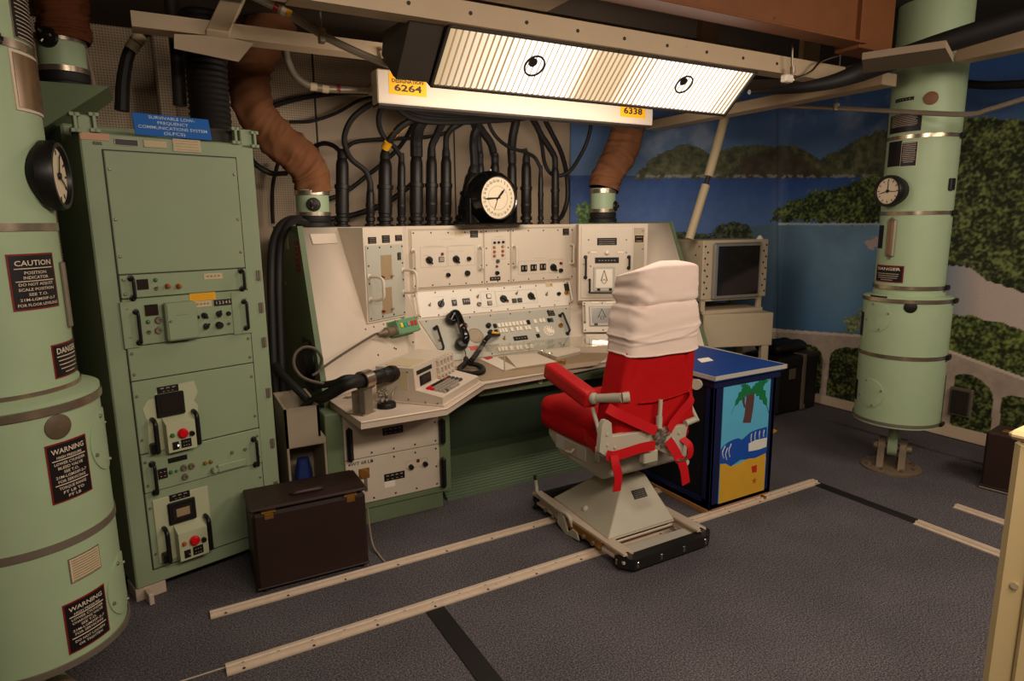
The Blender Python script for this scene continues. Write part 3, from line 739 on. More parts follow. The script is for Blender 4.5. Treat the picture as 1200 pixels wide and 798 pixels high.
# telescopic pole from the lamp down to the monitor
y_ = 3.70; a = py(852, 130, y_); b = py(830, 207, y_); b2 = py(827, 217, y_); c = py(808, 279, y_)
pl = root('telescopic_pole', 'beige two-section pole slanting from the lamp end down to the monitor', 'pole', c)
mb = MB(); mb.cyl(b, a+(a-b)*.12, .035, n=18); mb.build('upper_tube', 'pole_beige', pl)
mb = MB(); mb.cyl(b2, c+(c-b2)*.02, .033, n=18); mb.build('lower_tube', 'pole_beige', pl)
mb = MB(); mb.cyl(b, b2, .016, n=14); mb.build('inner_rod', 'dark_steel', pl)
# junction box on the mural wall
f_ = Fr((WX-.03, 0, 0), (0,-1,0), (0,0,1)); 
u0, w1 = f_.at(1116, 452); u1, w0 = f_.at(1138, 490)
jb = root('junction_box', 'small grey cover box fixed low on the mural beside the right isolator', 'box', f_.p((u0+u1)/2, w0))
mb = MB(); mb.box(f_, u0, u1, w0, w1, 0, .02, .004); mb.build('frame', 'dull_metal', jb)
mb = MB(); mb.box(f_, u0+.015, u1-.015, w0+.015, w1-.02, .02, .032, .006); mb.build('cover', 'dark_steel', jb)

# ------------------------------------------------------------------ ducts
def duct(name, label_, pts, r, m, collar=None, group='cloth ducts', wr=.0065, n=40):
    c = Vector(pts[-1]); rt = root(name, label_, 'duct', c, group)
    P = spline(pts, 26); mb = MB(); a = (P[1]-P[0]).normalized().orthogonal().normalized(); vs = []; fs = []
    for i, p in enumerate(P):
        t = (P[min(i+1, len(P)-1)]-P[max(i-1, 0)]).normalized(); a = (a-t*a.dot(t)).normalized(); b = t.cross(a); f = i/(len(P)-1)
        for k in range(n):
            q = 2*PI*k/n; d = a*math.cos(q)+b*math.sin(q)
            rr = r(f) if callable(r) else r
            w_ = noise.noise(Vector((d.x*1.6, d.y*1.6, d.z*1.6))+p*5)*wr*2.2-abs(noise.noise(Vector((f*17+d.x*.8, d.y*.9, d.z*.9+3))))**.6*wr*3.2+wr*1.6+noise.noise(p*22)*wr*.7
            vs.append(p+d*(rr+w_))
    for i in range(len(P)-1):
        for k in range(n): fs.append((i*n+k, i*n+(k+1) % n, (i+1)*n+(k+1) % n, (i+1)*n+k))
    mb._add(vs, fs); mb.build('sleeve', m, rt, ang=70)
    if collar:
        cx, cy, z0, z1, rc = collar; f_ = Fr((cx, cy, z0), (1,0,0), (0,1,0)); h = z1-z0
        mb = MB(); mb.lathe(f_, [(rc, h*.3), (rc, h*.98)], 32); mb.build('collar', 'green_paint', rt)
        for zz, hh in ((.9, .12), (.34, .1)):
            mb = MB(); mb.lathe(f_, [(rc+.002, h*(zz-hh/2)), (rc+.008, h*(zz-hh/2)), (rc+.008, h*(zz+hh/2)), (rc+.002, h*(zz+hh/2))], 32); mb.build('clamp_band', 'silver_band', rt)
        mb = MB(); mb.lathe(f_, [(rc-.004, 0), (rc+.012, 0), (rc+.012, .1*h), (rc+.002, .12*h), (rc+.006, h*.16), (rc+.006, h*.28), (rc-.004, h*.3)], 32); mb.build('rubber_seal', 'black_rubber', rt)
    return rt, (f_ if collar else None)
yd = 4.42
P = [py(x, y, yd) for x, y in ((325,20),(300,62),(292,95),(299,130),(322,160),(348,182),(364,205),(368,226))]
c0 = py(368, 262, yd); c1 = py(368, 222, yd); k = mpp(c0)
d1, f1 = duct('air_duct', 'brown cloth air duct sweeping down onto the left end of the console top', P, lambda t: k*(22.5-2.5*t), 'duct_cloth', (c0.x, yd, 1.64, c1.z, 18.5*k))
def knob_latch(f_, rt, ang, h, r):   # cluster of wing nut and chain on the collar
    d = Vector((math.cos(ang), math.sin(ang), 0)); c = f_.o+d*r+Vector((0,0,h)); g = axis_fr(c, d)
    mb = MB(); mb.lathe(g, [(0,-.004),(.045,0),(.04,.012),(.018,.016),(.016,.03),(0,.032)], 18); mb.build('damper_knob', 'black_metal', rt)
    mb = MB(); 
    for q in (0, 2.1, 4.2): mb.tube([g.p(0,0,.02), g.p(.028*math.cos(q), .028*math.sin(q), .03)], .006, 6, 1)
    mb.build('wing_nut', 'chrome', rt)
knob_latch(f1, d1, -1.75, .14, 18.5*k)
P = [py(x, y, yd-.05) for x, y in ((740,120),(737,150),(727,180),(712,205),(707.5,222))]
c0 = py(706.5, 253, yd-.05); c1 = py(706.5, 220, yd-.05); k = mpp(c0)
d2, f2 = duct('air_duct', 'shorter brown cloth air duct standing on the right end of the console top', P, lambda t: k*(18.5-1.5*t), 'duct_cloth', (c0.x, yd-.05, 1.645, c1.z, 14.5*k))
knob_latch(f2, d2, -1.0, .13, 14.5*k)
yd = 3.6
P = [py(x, y, yd) for x, y in ((60,-60),(68,-20),(74,20),(76,48))]
c0 = py(78, 106, yd); c1 = py(76, 42, yd); k = mpp(c0)
mb = MB(); dz_ = c0.z; mb.box(WORLD, -1.0, -.37, 3.36, 3.95, 0, dz_-.24, .01); mb.hexa([(-1.0,3.36,dz_-.24),(-.37,3.36,dz_-.24),(-.37,3.95,dz_-.24),(-1.0,3.95,dz_-.24)], [(c0.x-.2,yd-.18,dz_),(c0.x+.17,yd-.18,dz_),(c0.x+.17,yd+.18,dz_),(c0.x-.2,yd+.18,dz_)])
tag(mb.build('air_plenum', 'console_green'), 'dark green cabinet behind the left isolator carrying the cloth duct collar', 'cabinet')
d3, f3 = duct('air_duct', 'dark brown cloth duct with a green collar behind the left isolator', P, lambda t: k*26, 'duct_cloth_dark', (c0.x, yd, c0.z, c1.z, 24*k))
knob_latch(f3, d3, -2.0, .2, 24*k)
# black ribbed hose on the rack top and thin pipe/cable there
yd = 3.8; p0 = py(246, 128, yd); p1 = py(242, 40, yd); k = mpp(p0)
hb = root('ribbed_hose', 'wide black ribbed hose rising from the top of the green rack', 'hose', p0)
f_ = Fr((p0.x, yd, 0), (1,0,0), (0,1,0)); z0, z1 = 2.09, p1.z+.1; n_ = 44
mb = MB(); mb.lathe(f_, [((23*k if i % 2 else 21.2*k), z0+(z1-z0)*i/n_) for i in range(n_+1)], 28); mb.build('bellows', 'black_rubber', hb)
mb = MB(); mb.lathe(f_, [(23*k, z0-.01), (25*k, z0-.01), (25*k, z0+.03), (23*k, z0+.03)], 28); mb.build('clamp_band', 'silver_band', hb)
yd = 3.95
conduit('vertical_pipe', [py(206, 45, yd)+Vector((-.02,0,.5)), py(206, 45, yd), py(209, 90, yd), py(211, 124, yd)], .034, 'dark_steel', 'dark pipe standing behind the green rack beside the ribbed hose', 'pipe', 12)
cb = root('wrapped_cable', 'black cable with two white bands rising behind the green rack', 'cable', py(142, 125, yd))
mb = MB(); mb.tube([py(x, y, yd) for x, y in ((143,130),(144,100),(147,78),(152,60),(160,46),(170,38),(185,34))], lambda t: .034-.012*t, 10, 6); mb.build('sheath', 'black_rubber', cb)
for (x, y) in ((156,54),(163,45)):
    c = py(x, y, yd); d = (py(x+4, y-6, yd)-c).normalized(); mb = MB(); mb.cyl(c-d*.025, c+d*.02, .032, n=12); mb.build('white_band', 'aged_label', cb)
conduit('thin_pipe', [py(86, 20, yd), py(100, 60, yd), (py(108, 90, yd)), py(113, 122, yd)], .012, 'cable_beige', 'thin pipe dropping behind the left isolator to the rack top', 'pipe', 8)
# ------------------------------------------------------------------ shock isolators (green cylinders)
class CylFr:
    def __init__(s, ax, ay, R): s.ax, s.ay, s.R = ax, ay, R
    def p(s, a, b, c=0.0):
        t = a/s.R; r = s.R+c; return Vector((s.ax+r*math.cos(t), s.ay+r*math.sin(t), b))
    def at(s, x, y):
        d = ray(x, y); ox, oy = -s.ax, -s.ay
        A = d.x*d.x+d.y*d.y; B = 2*(ox*d.x+oy*d.y); C = ox*ox+oy*oy-s.R*s.R; D = B*B-4*A*C
        t = (-B-math.sqrt(D))/(2*A) if D > 0 else -B/(2*A)
        P = O+d*t; th = math.atan2(P.y-s.ay, P.x-s.ax); t0 = math.atan2(-s.ay, -s.ax); th = t0+((th-t0+PI) % (2*PI)-PI); return th*s.R, P.z
    def tangent(s, u, w):
        t = u/s.R; return Fr(s.p(u, w), (-math.sin(t), math.cos(t), 0), (0,0,1))
def patch(mb, cf, u0, u1, w0, w1, n, k=10):
    vs = []; fs = []
    for i in range(k+1):
        u = u0+(u1-u0)*i/k
        for (w_, c) in ((w0, -.002), (w0, n), (w1, n), (w1, -.002)): vs.append(cf.p(u, w_, c))
    for i in range(k):
        for j in range(3): fs.append((i*4+j, (i+1)*4+j, (i+1)*4+j+1, i*4+j+1))
    fs += [(0,1,2,3), (k*4+3, k*4+2, k*4+1, k*4)]
    mb._add(vs, fs)
def placard(cf, par, u0, u1, w0, w1, m, lines, rules=(), border='plate_red', lm='letter_white', name='placard', bold=.012):
    o = MB(); patch(o, cf, u0, u1, w0, w1, .002)
    b = (u1-u0)*.035
    if border:
        pl = o.build(name, border, par); o2 = MB(); patch(o2, cf, u0+b, u1-b, w0+b, w1-b, .003); o2.build('placard_face', m, pl)
    else: pl = o.build(name, m, par)
    t = MB(); W = u1-u0; H = w1-w0
    for (s_, hc, sz, wd) in lines: letters(t, cf, s_, (u0+u1)/2, w0+H*hc, H*sz, .0042, fit=W*wd, bold=bold)
    for hc in rules: patch(t, cf, u0+W*.1, u1-W*.1, w0+H*hc-.0012, w0+H*hc+.0012, .0042)
    if t.v: t.build('lettering', lm, pl)
    return pl
WARN1 = [('WARNING', .86, .12, .78), ('HIGH PRESSURE', .755, .06, .6), ('LOWER CYLINDER', .65, .065, .74), ('BLEED VALVE', .575, .065, .6), ('SEE T.O.', .50, .065, .36), ('21M-LGM30F-2-7', .425, .065, .74), ('FOR SERVICING', .35, .065, .66), ('TORQUE RANGE', .235, .065, .66), ('FT LB TO', .155, .065, .5), ('FT LB', .08, .065, .3)]
WARN2 = [('WARNING', .86, .12, .78), ('HIGH PRESSURE', .755, .06, .6), ('LOWER CYLINDER', .65, .065, .74), ('CHARGING VALVE', .575, .065, .72), ('SEE T.O.', .50, .065, .36), ('21M-LGM30F-2-7', .425, .065, .74), ('FOR SERVICING', .35, .065, .66), ('DO NOT LOOSEN', .205, .065, .7), ('OR TIGHTEN', .125, .065, .56)]
CAUT = [('CAUTION', .83, .13, .76), ('POSITION', .66, .075, .46), ('INDICATOR', .575, .075, .52), ('DO NOT ADJUST', .455, .07, .72), ('SCALE POSITION', .365, .07, .74), ('SEE T.O.', .275, .07, .4), ('21M-LGM30F-2-7', .185, .07, .74), ('FOR FLOOR LEVELING', .09, .07, .84)]
DANG = [('DANGER', .78, .24, .8)]+[('-'*k, .52-.12*i, .2, w) for i, (k, w) in enumerate(((20,.74),(20,.72),(18,.66),(12,.4)))]
def band(par, ax, ay, R, z, h=.022, th=.004, m='silver_band', latch=None):
    mb = MB(); mb.lathe(Fr((ax, ay, z), (1,0,0), (0,1,0)), [(R-.001, -h/2), (R+th, -h/2), (R+th, h/2), (R-.001, h/2)], 72); b = mb.build('clamp_band', m, par)
    if latch is not None:
        c = Vector((ax+(R+.004)*math.cos(latch), ay+(R+.004)*math.sin(latch), z)); t = Fr(c, (-math.sin(latch), math.cos(latch), 0), (0,0,1))
        q = MB(); q.box(t, -.028, .028, -h*.7, h*.7, 0, .016, .003); q.cyl(t.p(-.03,0,.012), t.p(.03,0,.012), .006, n=8); q.build('band_latch', 'black_metal', b)
    return b
def gauge(par, cf, u, w, r, yaw=0.0, stand=.03, hands=(0, 100), nm='position_gauge', face_m='dial_face'):
    t = cf.tangent(u, w); t = Fr(t.p(0, 0, stand), t.u*math.cos(yaw)-t.n*math.sin(yaw), t.w)
    mb = MB(); mb.lathe(t, [(0, -stand-.05), (r*.8, -stand-.05), (r*.92, -.005), (r, 0), (r, .03), (r*.95, .042), (r*.84, .042), (r*.8, .03)], 40); g = mb.build(nm, 'black_plastic', par)
    mb = MB(); mb.lathe(t, [(0, .03), (r*.81, .03)], 40); mb.build('dial_face', face_m, g)
    mk = MB()
    for i in range(12):
        a = i*PI/6; f = Fr(t.p(0,0,.031), t.u*math.cos(a)+t.w*math.sin(a), -t.u*math.sin(a)+t.w*math.cos(a)); mk.box(f, r*.6, r*.74, -r*.025, r*.025, 0, .001)
    for a in hands:
        a = math.radians(90-a); f = Fr(t.p(0,0,.033), t.u*math.cos(a)+t.w*math.sin(a), -t.u*math.sin(a)+t.w*math.cos(a)); hd_ = MB(); hd_.prism(f, [(-r*.12, -r*.03), (r*.62, -r*.012), (r*.62, r*.012), (-r*.12, r*.03)], 0, .002); hd_.build('pointer', 'black_plastic', g)
    hd_ = MB(); hd_.lathe(Fr(t.p(0,0,.033), t.u, t.w), [(0,.006),(r*.09,.005),(r*.1,0)], 16); hd_.build('pointer_hub', 'black_plastic', g)
    mk.build('dial_marks', 'black_plastic', g)
    return g
def disc(par, cf, x, y, r, m, nm, n=.004):
    u, w = cf.at(x, y); t = cf.tangent(u, w); mb = MB(); mb.lathe(t, [(0, n), (r*.9, n), (r, n*.5), (r, -.02)], 28); return mb.build(nm, m, par)
def hatch(par, cf, u, w, r):
    mb = MB(); vs = []; fs = []; k = 36
    for i in range(k):
        a = 2*PI*i/k
        for (rr, n) in ((r, .0005), (r, .004), (r*.93, .0045), (r*.5, .0045)): vs.append(cf.p(u+rr*math.cos(a), w+rr*math.sin(a), n))
    for i in range(k):
        j = (i+1) % k
        for q in range(3): fs.append((i*4+q, j*4+q, j*4+q+1, i*4+q+1))
    c = len(vs); vs.append(cf.p(u, w, .0045))
    for i in range(k): fs.append((i*4+3, ((i+1) % k)*4+3, c))
    mb._add(vs, fs); h = mb.build('inspection_cover', 'green_paint', par)
    for a in (.35, 1.92, 3.49, 5.06):
        t = cf.tangent(u+r*.86*math.cos(a), w+r*.86*math.sin(a)); q = MB(); q.lathe(t, [(0,.011),(.005,.010),(.0065,.005),(.0065,0)], 10); q.build('cover_screw', 'dull_metal', h)
    return h
def isolator(label_, ax, ay, Ru, Rl, z0, z1, ztop):
    r = root('shock_isolator', label_, 'shock isolator', (ax, ay, 0))
    F = lambda z: Fr((ax, ay, z), (1,0,0), (0,1,0))
    mb = MB(); mb.lathe(F(0), [(0, z0+.012), (Rl-.05, z0+.002), (Rl-.012, z0), (Rl+.004, z0+.006), (Rl+.004, z0+.016), (Rl, z0+.02), (Rl, z1-.02), (Rl+.004, z1-.016), (Rl+.004, z1-.004), (Rl-.004, z1), (Ru, z1+.012)], 96); mb.build('lower_cylinder', 'green_paint', r)
    mb = MB(); mb.lathe(F(0), [(Ru+.006, z1+.006), (Ru+.006, z1+.03), (Ru, z1+.034), (Ru, ztop)], 96); mb.build('upper_cylinder', 'green_paint', r)
    # floor clevis
    mb = MB(); mb.lathe(F(0), [(0, .018), (.05, .02), (.165, .02), (.18, .012), (.18, 0), (0, 0)], 40); base = mb.build('base_flange', 'base_metal', r)
    for i in range(8):
        a = i*PI/4+.2; c = Vector((ax+.145*math.cos(a), ay+.145*math.sin(a), .019)); q = MB(); q.cyl(c, c+Vector((0,0,.018)), .014, n=6); q.build('flange_bolt', 'base_metal', base)
    g = Fr((ax, ay, 0), (.485, .0, 0), (0,0,1))
    vdir = Vector((.45, -.89, 0))      # pin axis
    pf = Fr((ax, ay, 0), vdir.cross(Vector((0,0,1))), (0,0,1))   # n = -vdir or vdir
    for s_ in (-1, 1):
        mb = MB(); pts = [(-.1, .018), (.1, .018), (.085, .06)]+[(.066*math.cos(a), .145+.066*math.sin(a)) for a in [PI*i/10 for i in range(11)]]+[(-.085, .06)]
        mb.prism(pf, pts, s_*.062-.02, s_*.062+.02); mb.build('clevis_plate', 'base_metal', r)
    mb = MB(); mb.cyl(pf.p(0, .14, -.11), pf.p(0, .14, .11), .026, n=16); mb.cyl(pf.p(0,.14,.075), pf.p(0,.14,.1), .036, n=6); mb.build('clevis_pin', 'base_metal', r)
    mb = MB(); mb.cyl(Vector((ax, ay, .21)), Vector((ax, ay, z0+.02)), .032, n=18); mb.prism(pf, [(.06*math.cos(a), .15+.065*math.sin(a)) for a in [2*PI*i/20 for i in range(20)]], -.028, .028); mb.build('rod_end', 'green_paint', r)
    return r, CylFr(ax, ay, Ru), CylFr(ax, ay, Rl)
# right isolator
ri, cu, cl = isolator('green shock isolator cylinder on a floor clevis in front of the bay mural', 4.24, 2.32, .195, .249, .335, 1.165, 2.9)
for y_ in (159, 249.5): band(ri, 4.24, 2.32, .195, cu.at(1075, y_)[1], latch=-1.35)
band(ri, 4.24, 2.32, .201, cu.at(1068, 338)[1], latch=-1.35)
band(ri, 4.24, 2.32, .253, 1.15, latch=-1.35); band(ri, 4.24, 2.32, .249, cl.at(1055, 420)[1], .024, latch=-1.35); band(ri, 4.24, 2.32, .253, .362, .018, m='dull_metal', latch=-1.35)
def pq(cf, x0, y0, x1, y1):
    u0, wa = cf.at(x0, (y0+y1)/2); u1, wb = cf.at(x1, (y0+y1)/2); w1 = cf.at((x0+x1)/2, y0)[1]; w0 = cf.at((x0+x1)/2, y1)[1]; return u0, u1, w0, w1
FINE = [('-'*k, .95-i*.075, .16, wd) for i, (k, wd) in enumerate(((26,.8),(26,.8),(26,.76),(26,.8),(24,.7),(26,.8),(26,.78),(26,.8),(26,.74),(26,.8),(22,.6)))]
placard(cu, ri, *pq(cu, 1044, 133, 1080, 154.5), 'plate_black', FINE[:9], border=None)
placard(cu, ri, *pq(cu, 1041.5, 166, 1056, 195), 'plate_black', [], border=None)
placard(cu, ri, *pq(cu, 1056, 166, 1075, 195), 'plate_black', FINE, border='letter_white')
placard(cu, ri, *pq(cu, 1050, 114.5, 1071, 118.5), 'plate_black', [('- - - - -', .5, .9, .7)], border=None)
u, w = cu.at(1049, 224); gauge(ri, cu, u, w, .095, hands=(0, 255, 95))
disc(ri, cu, 1091, 115, .038, 'rust_disc', 'cover_disc')
placard(cu, ri, *pq(cu, 1027.5, 311, 1059, 331), 'plate_black', DANG, bold=.02)
placard(cu, ri, *pq(cu, 1030, 264, 1035, 291), 'plate_black', [], border=None)
u, w = cu.at(1116, 216); t = cu.tangent(u-.02, w); mb = MB(); mb.box(t, -.02, .02, -.035, .035, 0, .02, .004); mb.build('limit_switch', 'black_plastic', ri)
u0, w1 = cu.at(1047, 257); u1, w0 = cu.at(1042, 301); t = cu.tangent((u0+u1)/2, (w0+w1)/2); h = (w1-w0)/2
mb = MB(); mb.box(t, -.03, .03, -h, h, -.004, .014, .012); o = mb.build('sight_glass', 'dull_metal', ri)
mb = MB(); mb.box(t, -.017, .017, -h*.9, h*.9, .008, .02, .008); mb.build('glass_tube', 'pillar_glass', o)
for s_ in (-1, 1):
    q = MB(); q.cyl(t.p(0, s_*(h+.006), 0), t.p(0, s_*(h+.006), .016), .008, n=10); q.build('glass_screw', 'dull_metal', o)
placard(cl, ri, *pq(cl, 1020, 346.5, 1039.5, 351.5), 'plate_black', [('- - - - -', .5, .9, .7)], border=None)
disc(ri, cl, 1067, 360, .036, 'plate_black', 'cover_disc')
u, w = cl.at(1027, 371); hatch(ri, cl, u, w, .095); u, w = cl.at(1019, 460); hatch(ri, cl, u, w, .095)
placard(cl, ri, *pq(cl, 1008.5, 364, 1012, 393), 'plate_black', [], border=None); placard(cl, ri, *pq(cl, 1002, 442, 1005, 468), 'plate_black', [], border=None)
# left isolator
LXA, LYA = -.418, 2.403
li, cu, cl = isolator('large green shock isolator cylinder with warning placards in the left foreground', LXA, LYA, .197, .249, .335, 1.165, 2.9)
band(li, LXA, LYA, .197, cu.at(20, 53)[1], latch=-.95); band(li, LXA, LYA, .197, cu.at(35, 266)[1]); band(li, LXA, LYA, .203, cu.at(40, 464)[1], .024)
band(li, LXA, LYA, .253, 1.135, .022); band(li, LXA, LYA, .249, cl.at(70, 640)[1], .024, m='dull_metal'); band(li, LXA, LYA, .253, .352, .02, m='dull_metal')
def pq4(cf, q):
    P = [cf.at(*c) for c in q]; return (P[0][0]+P[3][0])/2, (P[1][0]+P[2][0])/2, (P[2][1]+P[3][1])/2, (P[0][1]+P[1][1])/2
placard(cu, li, *pq4(cu, [(5.3,299),(60.7,295),(68,359),(16,365)]), 'plate_black', CAUT, rules=(.74, .515))
placard(cu, li, *pq4(cu, [(59.7,403),(85,397),(89,437),(64,442)]), 'plate_black', DANG, rules=(.62,), bold=.02)
placard(cl, li, *pq4(cl, [(51,524),(99,507.5),(107.7,572.7),(62.5,592.7)]), 'plate_black', WARN1, rules=(.71, .295))
placard(cl, li, *pq4(cl, [(72.3,710),(121.4,683.6),(128,739),(81,767)]), 'plate_black', WARN2, rules=(.71, .28))
placard(cl, li, *pq4(cl, [(79,656.6),(114.4,637),(118.4,665),(83,684)]), 'aged_label', [('-'*30, .9-i*.1, .2, .84) for i in range(9)], border='dull_metal', lm='letter_dark', name='data_plate')
disc(li, cl, 68, 500, .037, 'disc_dark', 'cover_disc')
u, w = cl.at(118, 517); hatch(li, cl, u+.035, w, .10); u, w = cl.at(137, 690); hatch(li, cl, u+.045, w, .10)
placard(cu, li, *pq(cu, 10, -45, 37, 47), 'plate_black', [('-'*26, .95-i*.048, .09, .8) for i in range(20)], border='dull_metal')
u0, u1, w0, w1 = pq(cu, 25, 66, 46, 132); t = cu.tangent((u0+u1)/2, 0)
mb = MB(); patch(mb, cu, u0-.03, u1+.03, w0, w1, .004); o = mb.build('sight_glass', 'letter_white', li); mb = MB(); patch(mb, cu, u0-.022, u1+.022, w0+.008, w1-.008, .0055); mb.build('glass_tube', 'pillar_glass', o)
u, w = cu.at(54, 206); gauge(li, cu, u, w, .1, yaw=.06, stand=.0, hands=(20, 120))
u, w = cu.at(76, 345); t = cu.tangent(u-.01, w); mb = MB(); mb.box(t, -.012, .012, -.1, .1, 0, .012, .004); mb.build('side_strip', 'dull_metal', li)
mb = MB(); u, w = cl.at(112, 472); t = cl.tangent(u, w)

# ------------------------------------------------------------------ green equipment rack
TH = math.radians(15); rk = Fr((-.174, 3.10, 0), (math.cos(TH), math.sin(TH), 0), (0,0,1))
RW = rk.at(297, 178)[0]; ZT = 2.085; ZB = .06; RD = -.62
rr = root('equipment_rack', 'tall green equipment rack of drawers between the left isolator and the console', 'equipment rack', rk.p(RW/2, 0, RD/2))
mb = MB(); mb.box(rk, 0, RW, ZB, 2.02, RD, -.002, .006)
mb.box(rk, 0, .045, 2.0, ZT, -.05, -.002, .004); mb.box(rk, RW-.055, RW, 2.0, ZT, -.05, -.002, .004); mb.box(rk, .0, RW, 2.0, ZT, RD, -.30, .01)
mb.build('cabinet', 'rack_green', rr)
mb = MB(); mb.box(rk, .04, RW-.05, 2.021, 2.024, -.29, -.055); mb.box(rk, .035, .045, 2.0, 2.07, -.3, -.05); mb.box(rk, .40, RW-.06, 2.0, 2.085, -.075, -.065); mb.build('top_recess', 'dark_steel', rr)
for (u0, w0) in ((-.015, 2.06), (.05, 2.065), (RW-.085, 2.06), (RW+.002, 2.05)):
    mb = MB(); f_ = rk.sh(u0, w0); mb.box(f_, 0, .012, -.045, .03, -.02, .012, .002); mb.box(f_, -.012, .024, .015, .03, -.02, .012, .002); mb.box(f_, -.012, .024, -.045, -.03, -.02, .012, .002); mb.build('corner_catch', 'rack_green', rr)
mb = MB(); mb.box(rk, -.004, .12, 0, ZB, -.14, -.01, .002); mb.box(rk, .03, .05, 0, ZB-.01, -.01, .06, .002); mb.build('foot_bracket', 'rail_metal', rr)
mb = MB(); mb.box(rk, RW-.1, RW, 0, ZB, -.14, -.01, .002); mb.build('foot_bracket', 'rail_metal', rr)
def scr(fr, par, u, w, n=0.0, r=.006, m='dull_metal', nm='screw'):
    mb = MB(); mb.lathe(fr.sh(u, w, n), [(0, .005), (r*.7, .0045), (r, .002), (r, -.002)], 10); return mb.build(nm, m, par)
def zline(fr, a, b): return (fr.at(*a)[1]+fr.at(*b)[1])/2
u0 = rk.at(123, 177)[0]; u1 = rk.at(279, 184)[0]
u0 = (rk.at(124,200)[0]+rk.at(160,520)[0]+rk.at(142,352)[0])/3; u1 = (rk.at(279.5,200)[0]+rk.at(296,440)[0]+rk.at(288,320)[0])/3
zs = [zline(rk, (123,177), (279,184)), zline(rk, (138.7,323), (287.6,313.5)), zline(rk, (142,352), (287,338)), zline(rk, (148,410), (291,386)), zline(rk, (154,447), (293.6,425.8)), zline(rk, (162,530), (300,505)), zline(rk, (167,578.7), (302,543)), zline(rk, (176,666), (318,622))]
panels = []
for i in range(7):
    mb = MB(); mb.box(rk, u0+.002, u1-.002, zs[i+1]+.002, zs[i]-.002, -.01, (.006, .012, .010, .006, .006, .012, .006)[i], .003)
    panels.append(mb.build(('blank_panel', 'drawer_front', 'drawer_front', 'blank_panel', 'receiver_panel', 'drawer_front', 'receiver_panel')[i], 'rack_green', rr))
    for u in (u0+.016, u1-.016):
        for f in ((.15, .45, .85) if i == 0 else (.2, .8)): scr(rk, panels[-1], u, zs[i+1]+(zs[i]-zs[i+1])*f, (.006, .012, .010, .006, .006, .012, .006)[i], .0065)
# dark seam behind panels
mb = MB(); mb.box(rk, u0-.003, u1+.003, zs[7]-.003, zs[0]+.003, -.0019, -.0005); mb.build('panel_gap', 'dark_steel', rr)
def bow(par, fr, u, w0, w1, n0, out, r, m='black_plastic', nm='handle', horiz=False):
    mb = MB(); e = out*.35
    pt = (lambda a, c: fr.p(a, u, c)) if horiz else (lambda a, c: fr.p(u, a, c))
    mb.tube([pt(w0, n0), pt(w0, n0+out*.6), pt(w0+e*.3, n0+out*.92), pt(w0+e, n0+out), pt((w0+w1)/2, n0+out), pt(w1-e, n0+out), pt(w1-e*.3, n0+out*.92), pt(w1, n0+out*.6), pt(w1, n0)], r, 10, 4)
    mb.lathe(fr.sh(*((w0, u) if horiz else (u, w0)), n0), [(r*1.9, 0), (r*1.9, .004), (r, .006)], 12); mb.lathe(fr.sh(*((w1, u) if horiz else (u, w1)), n0), [(r*1.9, 0), (r*1.9, .004), (r, .006)], 12)
    return mb.build(nm, m, par)
def bowpx(par, fr, x, ya, yb, n0, out, r, m='black_plastic', xb=None):
    a = fr.at(x, ya); b = fr.at(x if xb is None else xb, yb); return bow(par, fr, (a[0]+b[0])/2, min(a[1], b[1]), max(a[1], b[1]), n0, out, r, m)
def platepx(par, fr, x, y, w, h, m='plate_black', n=.002, base=0.0, txt=None, nm='name_plate', lm='letter_white', bev=.0006, border=None):
    """plate centred on the photo point, w x h in photo pixels at that depth"""
    u, v = fr.at(x, y); k = fr.k(x, y); return plate(par, fr, u, v, w*k, h*k, m, n, base, txt, nm, lm, bev, border)
def plate(par, fr, u, v, w, h, m='plate_black', n=.002, base=0.0, txt=None, nm='name_plate', lm='letter_white', bev=.0006, border=None):
    mb = MB(); mb.box(fr, u-w/2, u+w/2, v-h/2, v+h/2, base-.001, base+n, bev); o = mb.build(nm, border or m, par)
    if border:
        mb = MB(); mb.box(fr, u-w/2+h*.09, u+w/2-h*.09, v-h*.41, v+h*.41, base+n-.001, base+n+.0008); mb.build('plate_face', m, par)
    if txt:
        t = MB(); L = len(txt)
        for i, (s_, wd) in enumerate(txt): letters(t, fr, s_, u, v+h*(.5-(i+.5)/L)*.86, h*.86/L*.8, base+n+.0012, fit=w*wd, bold=.012)
        t.build('lettering', lm, par)
    return o
def knob(par, fr, x, y, rp, m='black_plastic', base=0.0, h=.022, style='round', ang=0.0, nm='knob', r=None):
    u, v = fr.at(x, y); r = r or rp*fr.k(x, y); f = fr.sh(u, v, base)
    mb = MB()
    if style == 'point':
        mb.lathe(f, [(0, h*.55), (r*.85, h*.5), (r*1.0, 0)], 20); c, s_ = math.cos(ang), math.sin(ang); g = Fr(f.o, f.u*c+f.w*s_, -f.u*s_+f.w*c)
        mb.prism(g, [(-r*1.0, -r*.34), (r*1.25, -r*.12), (r*1.25, r*.12), (-r*1.0, r*.34)], h*.3, h)
    elif style == 'lamp': mb.lathe(f, [(0, h), (r*.6, h*.9), (r*.9, h*.5), (r, 0)], 16)
    elif style == 'toggle': mb.lathe(f, [(r*1.0, 0), (r*1.0, .004), (r*.6, .008), (0, .008)], 12); mb.cyl(f.p(0,0,.006), f.p(0, r*1.2, .024), r*.3, r*.42, 8)
    elif style == 'jack': mb.lathe(f, [(r, 0), (r, h*.5), (r*.8, h), (r*.45, h), (r*.4, h*.4), (0, h*.4)], 18)
    else: mb.lathe(f, [(0, h), (r*.8, h), (r*.92, h*.85), (r*.98, 0)], 20)
    return mb.build(nm, m, par)
B = .006
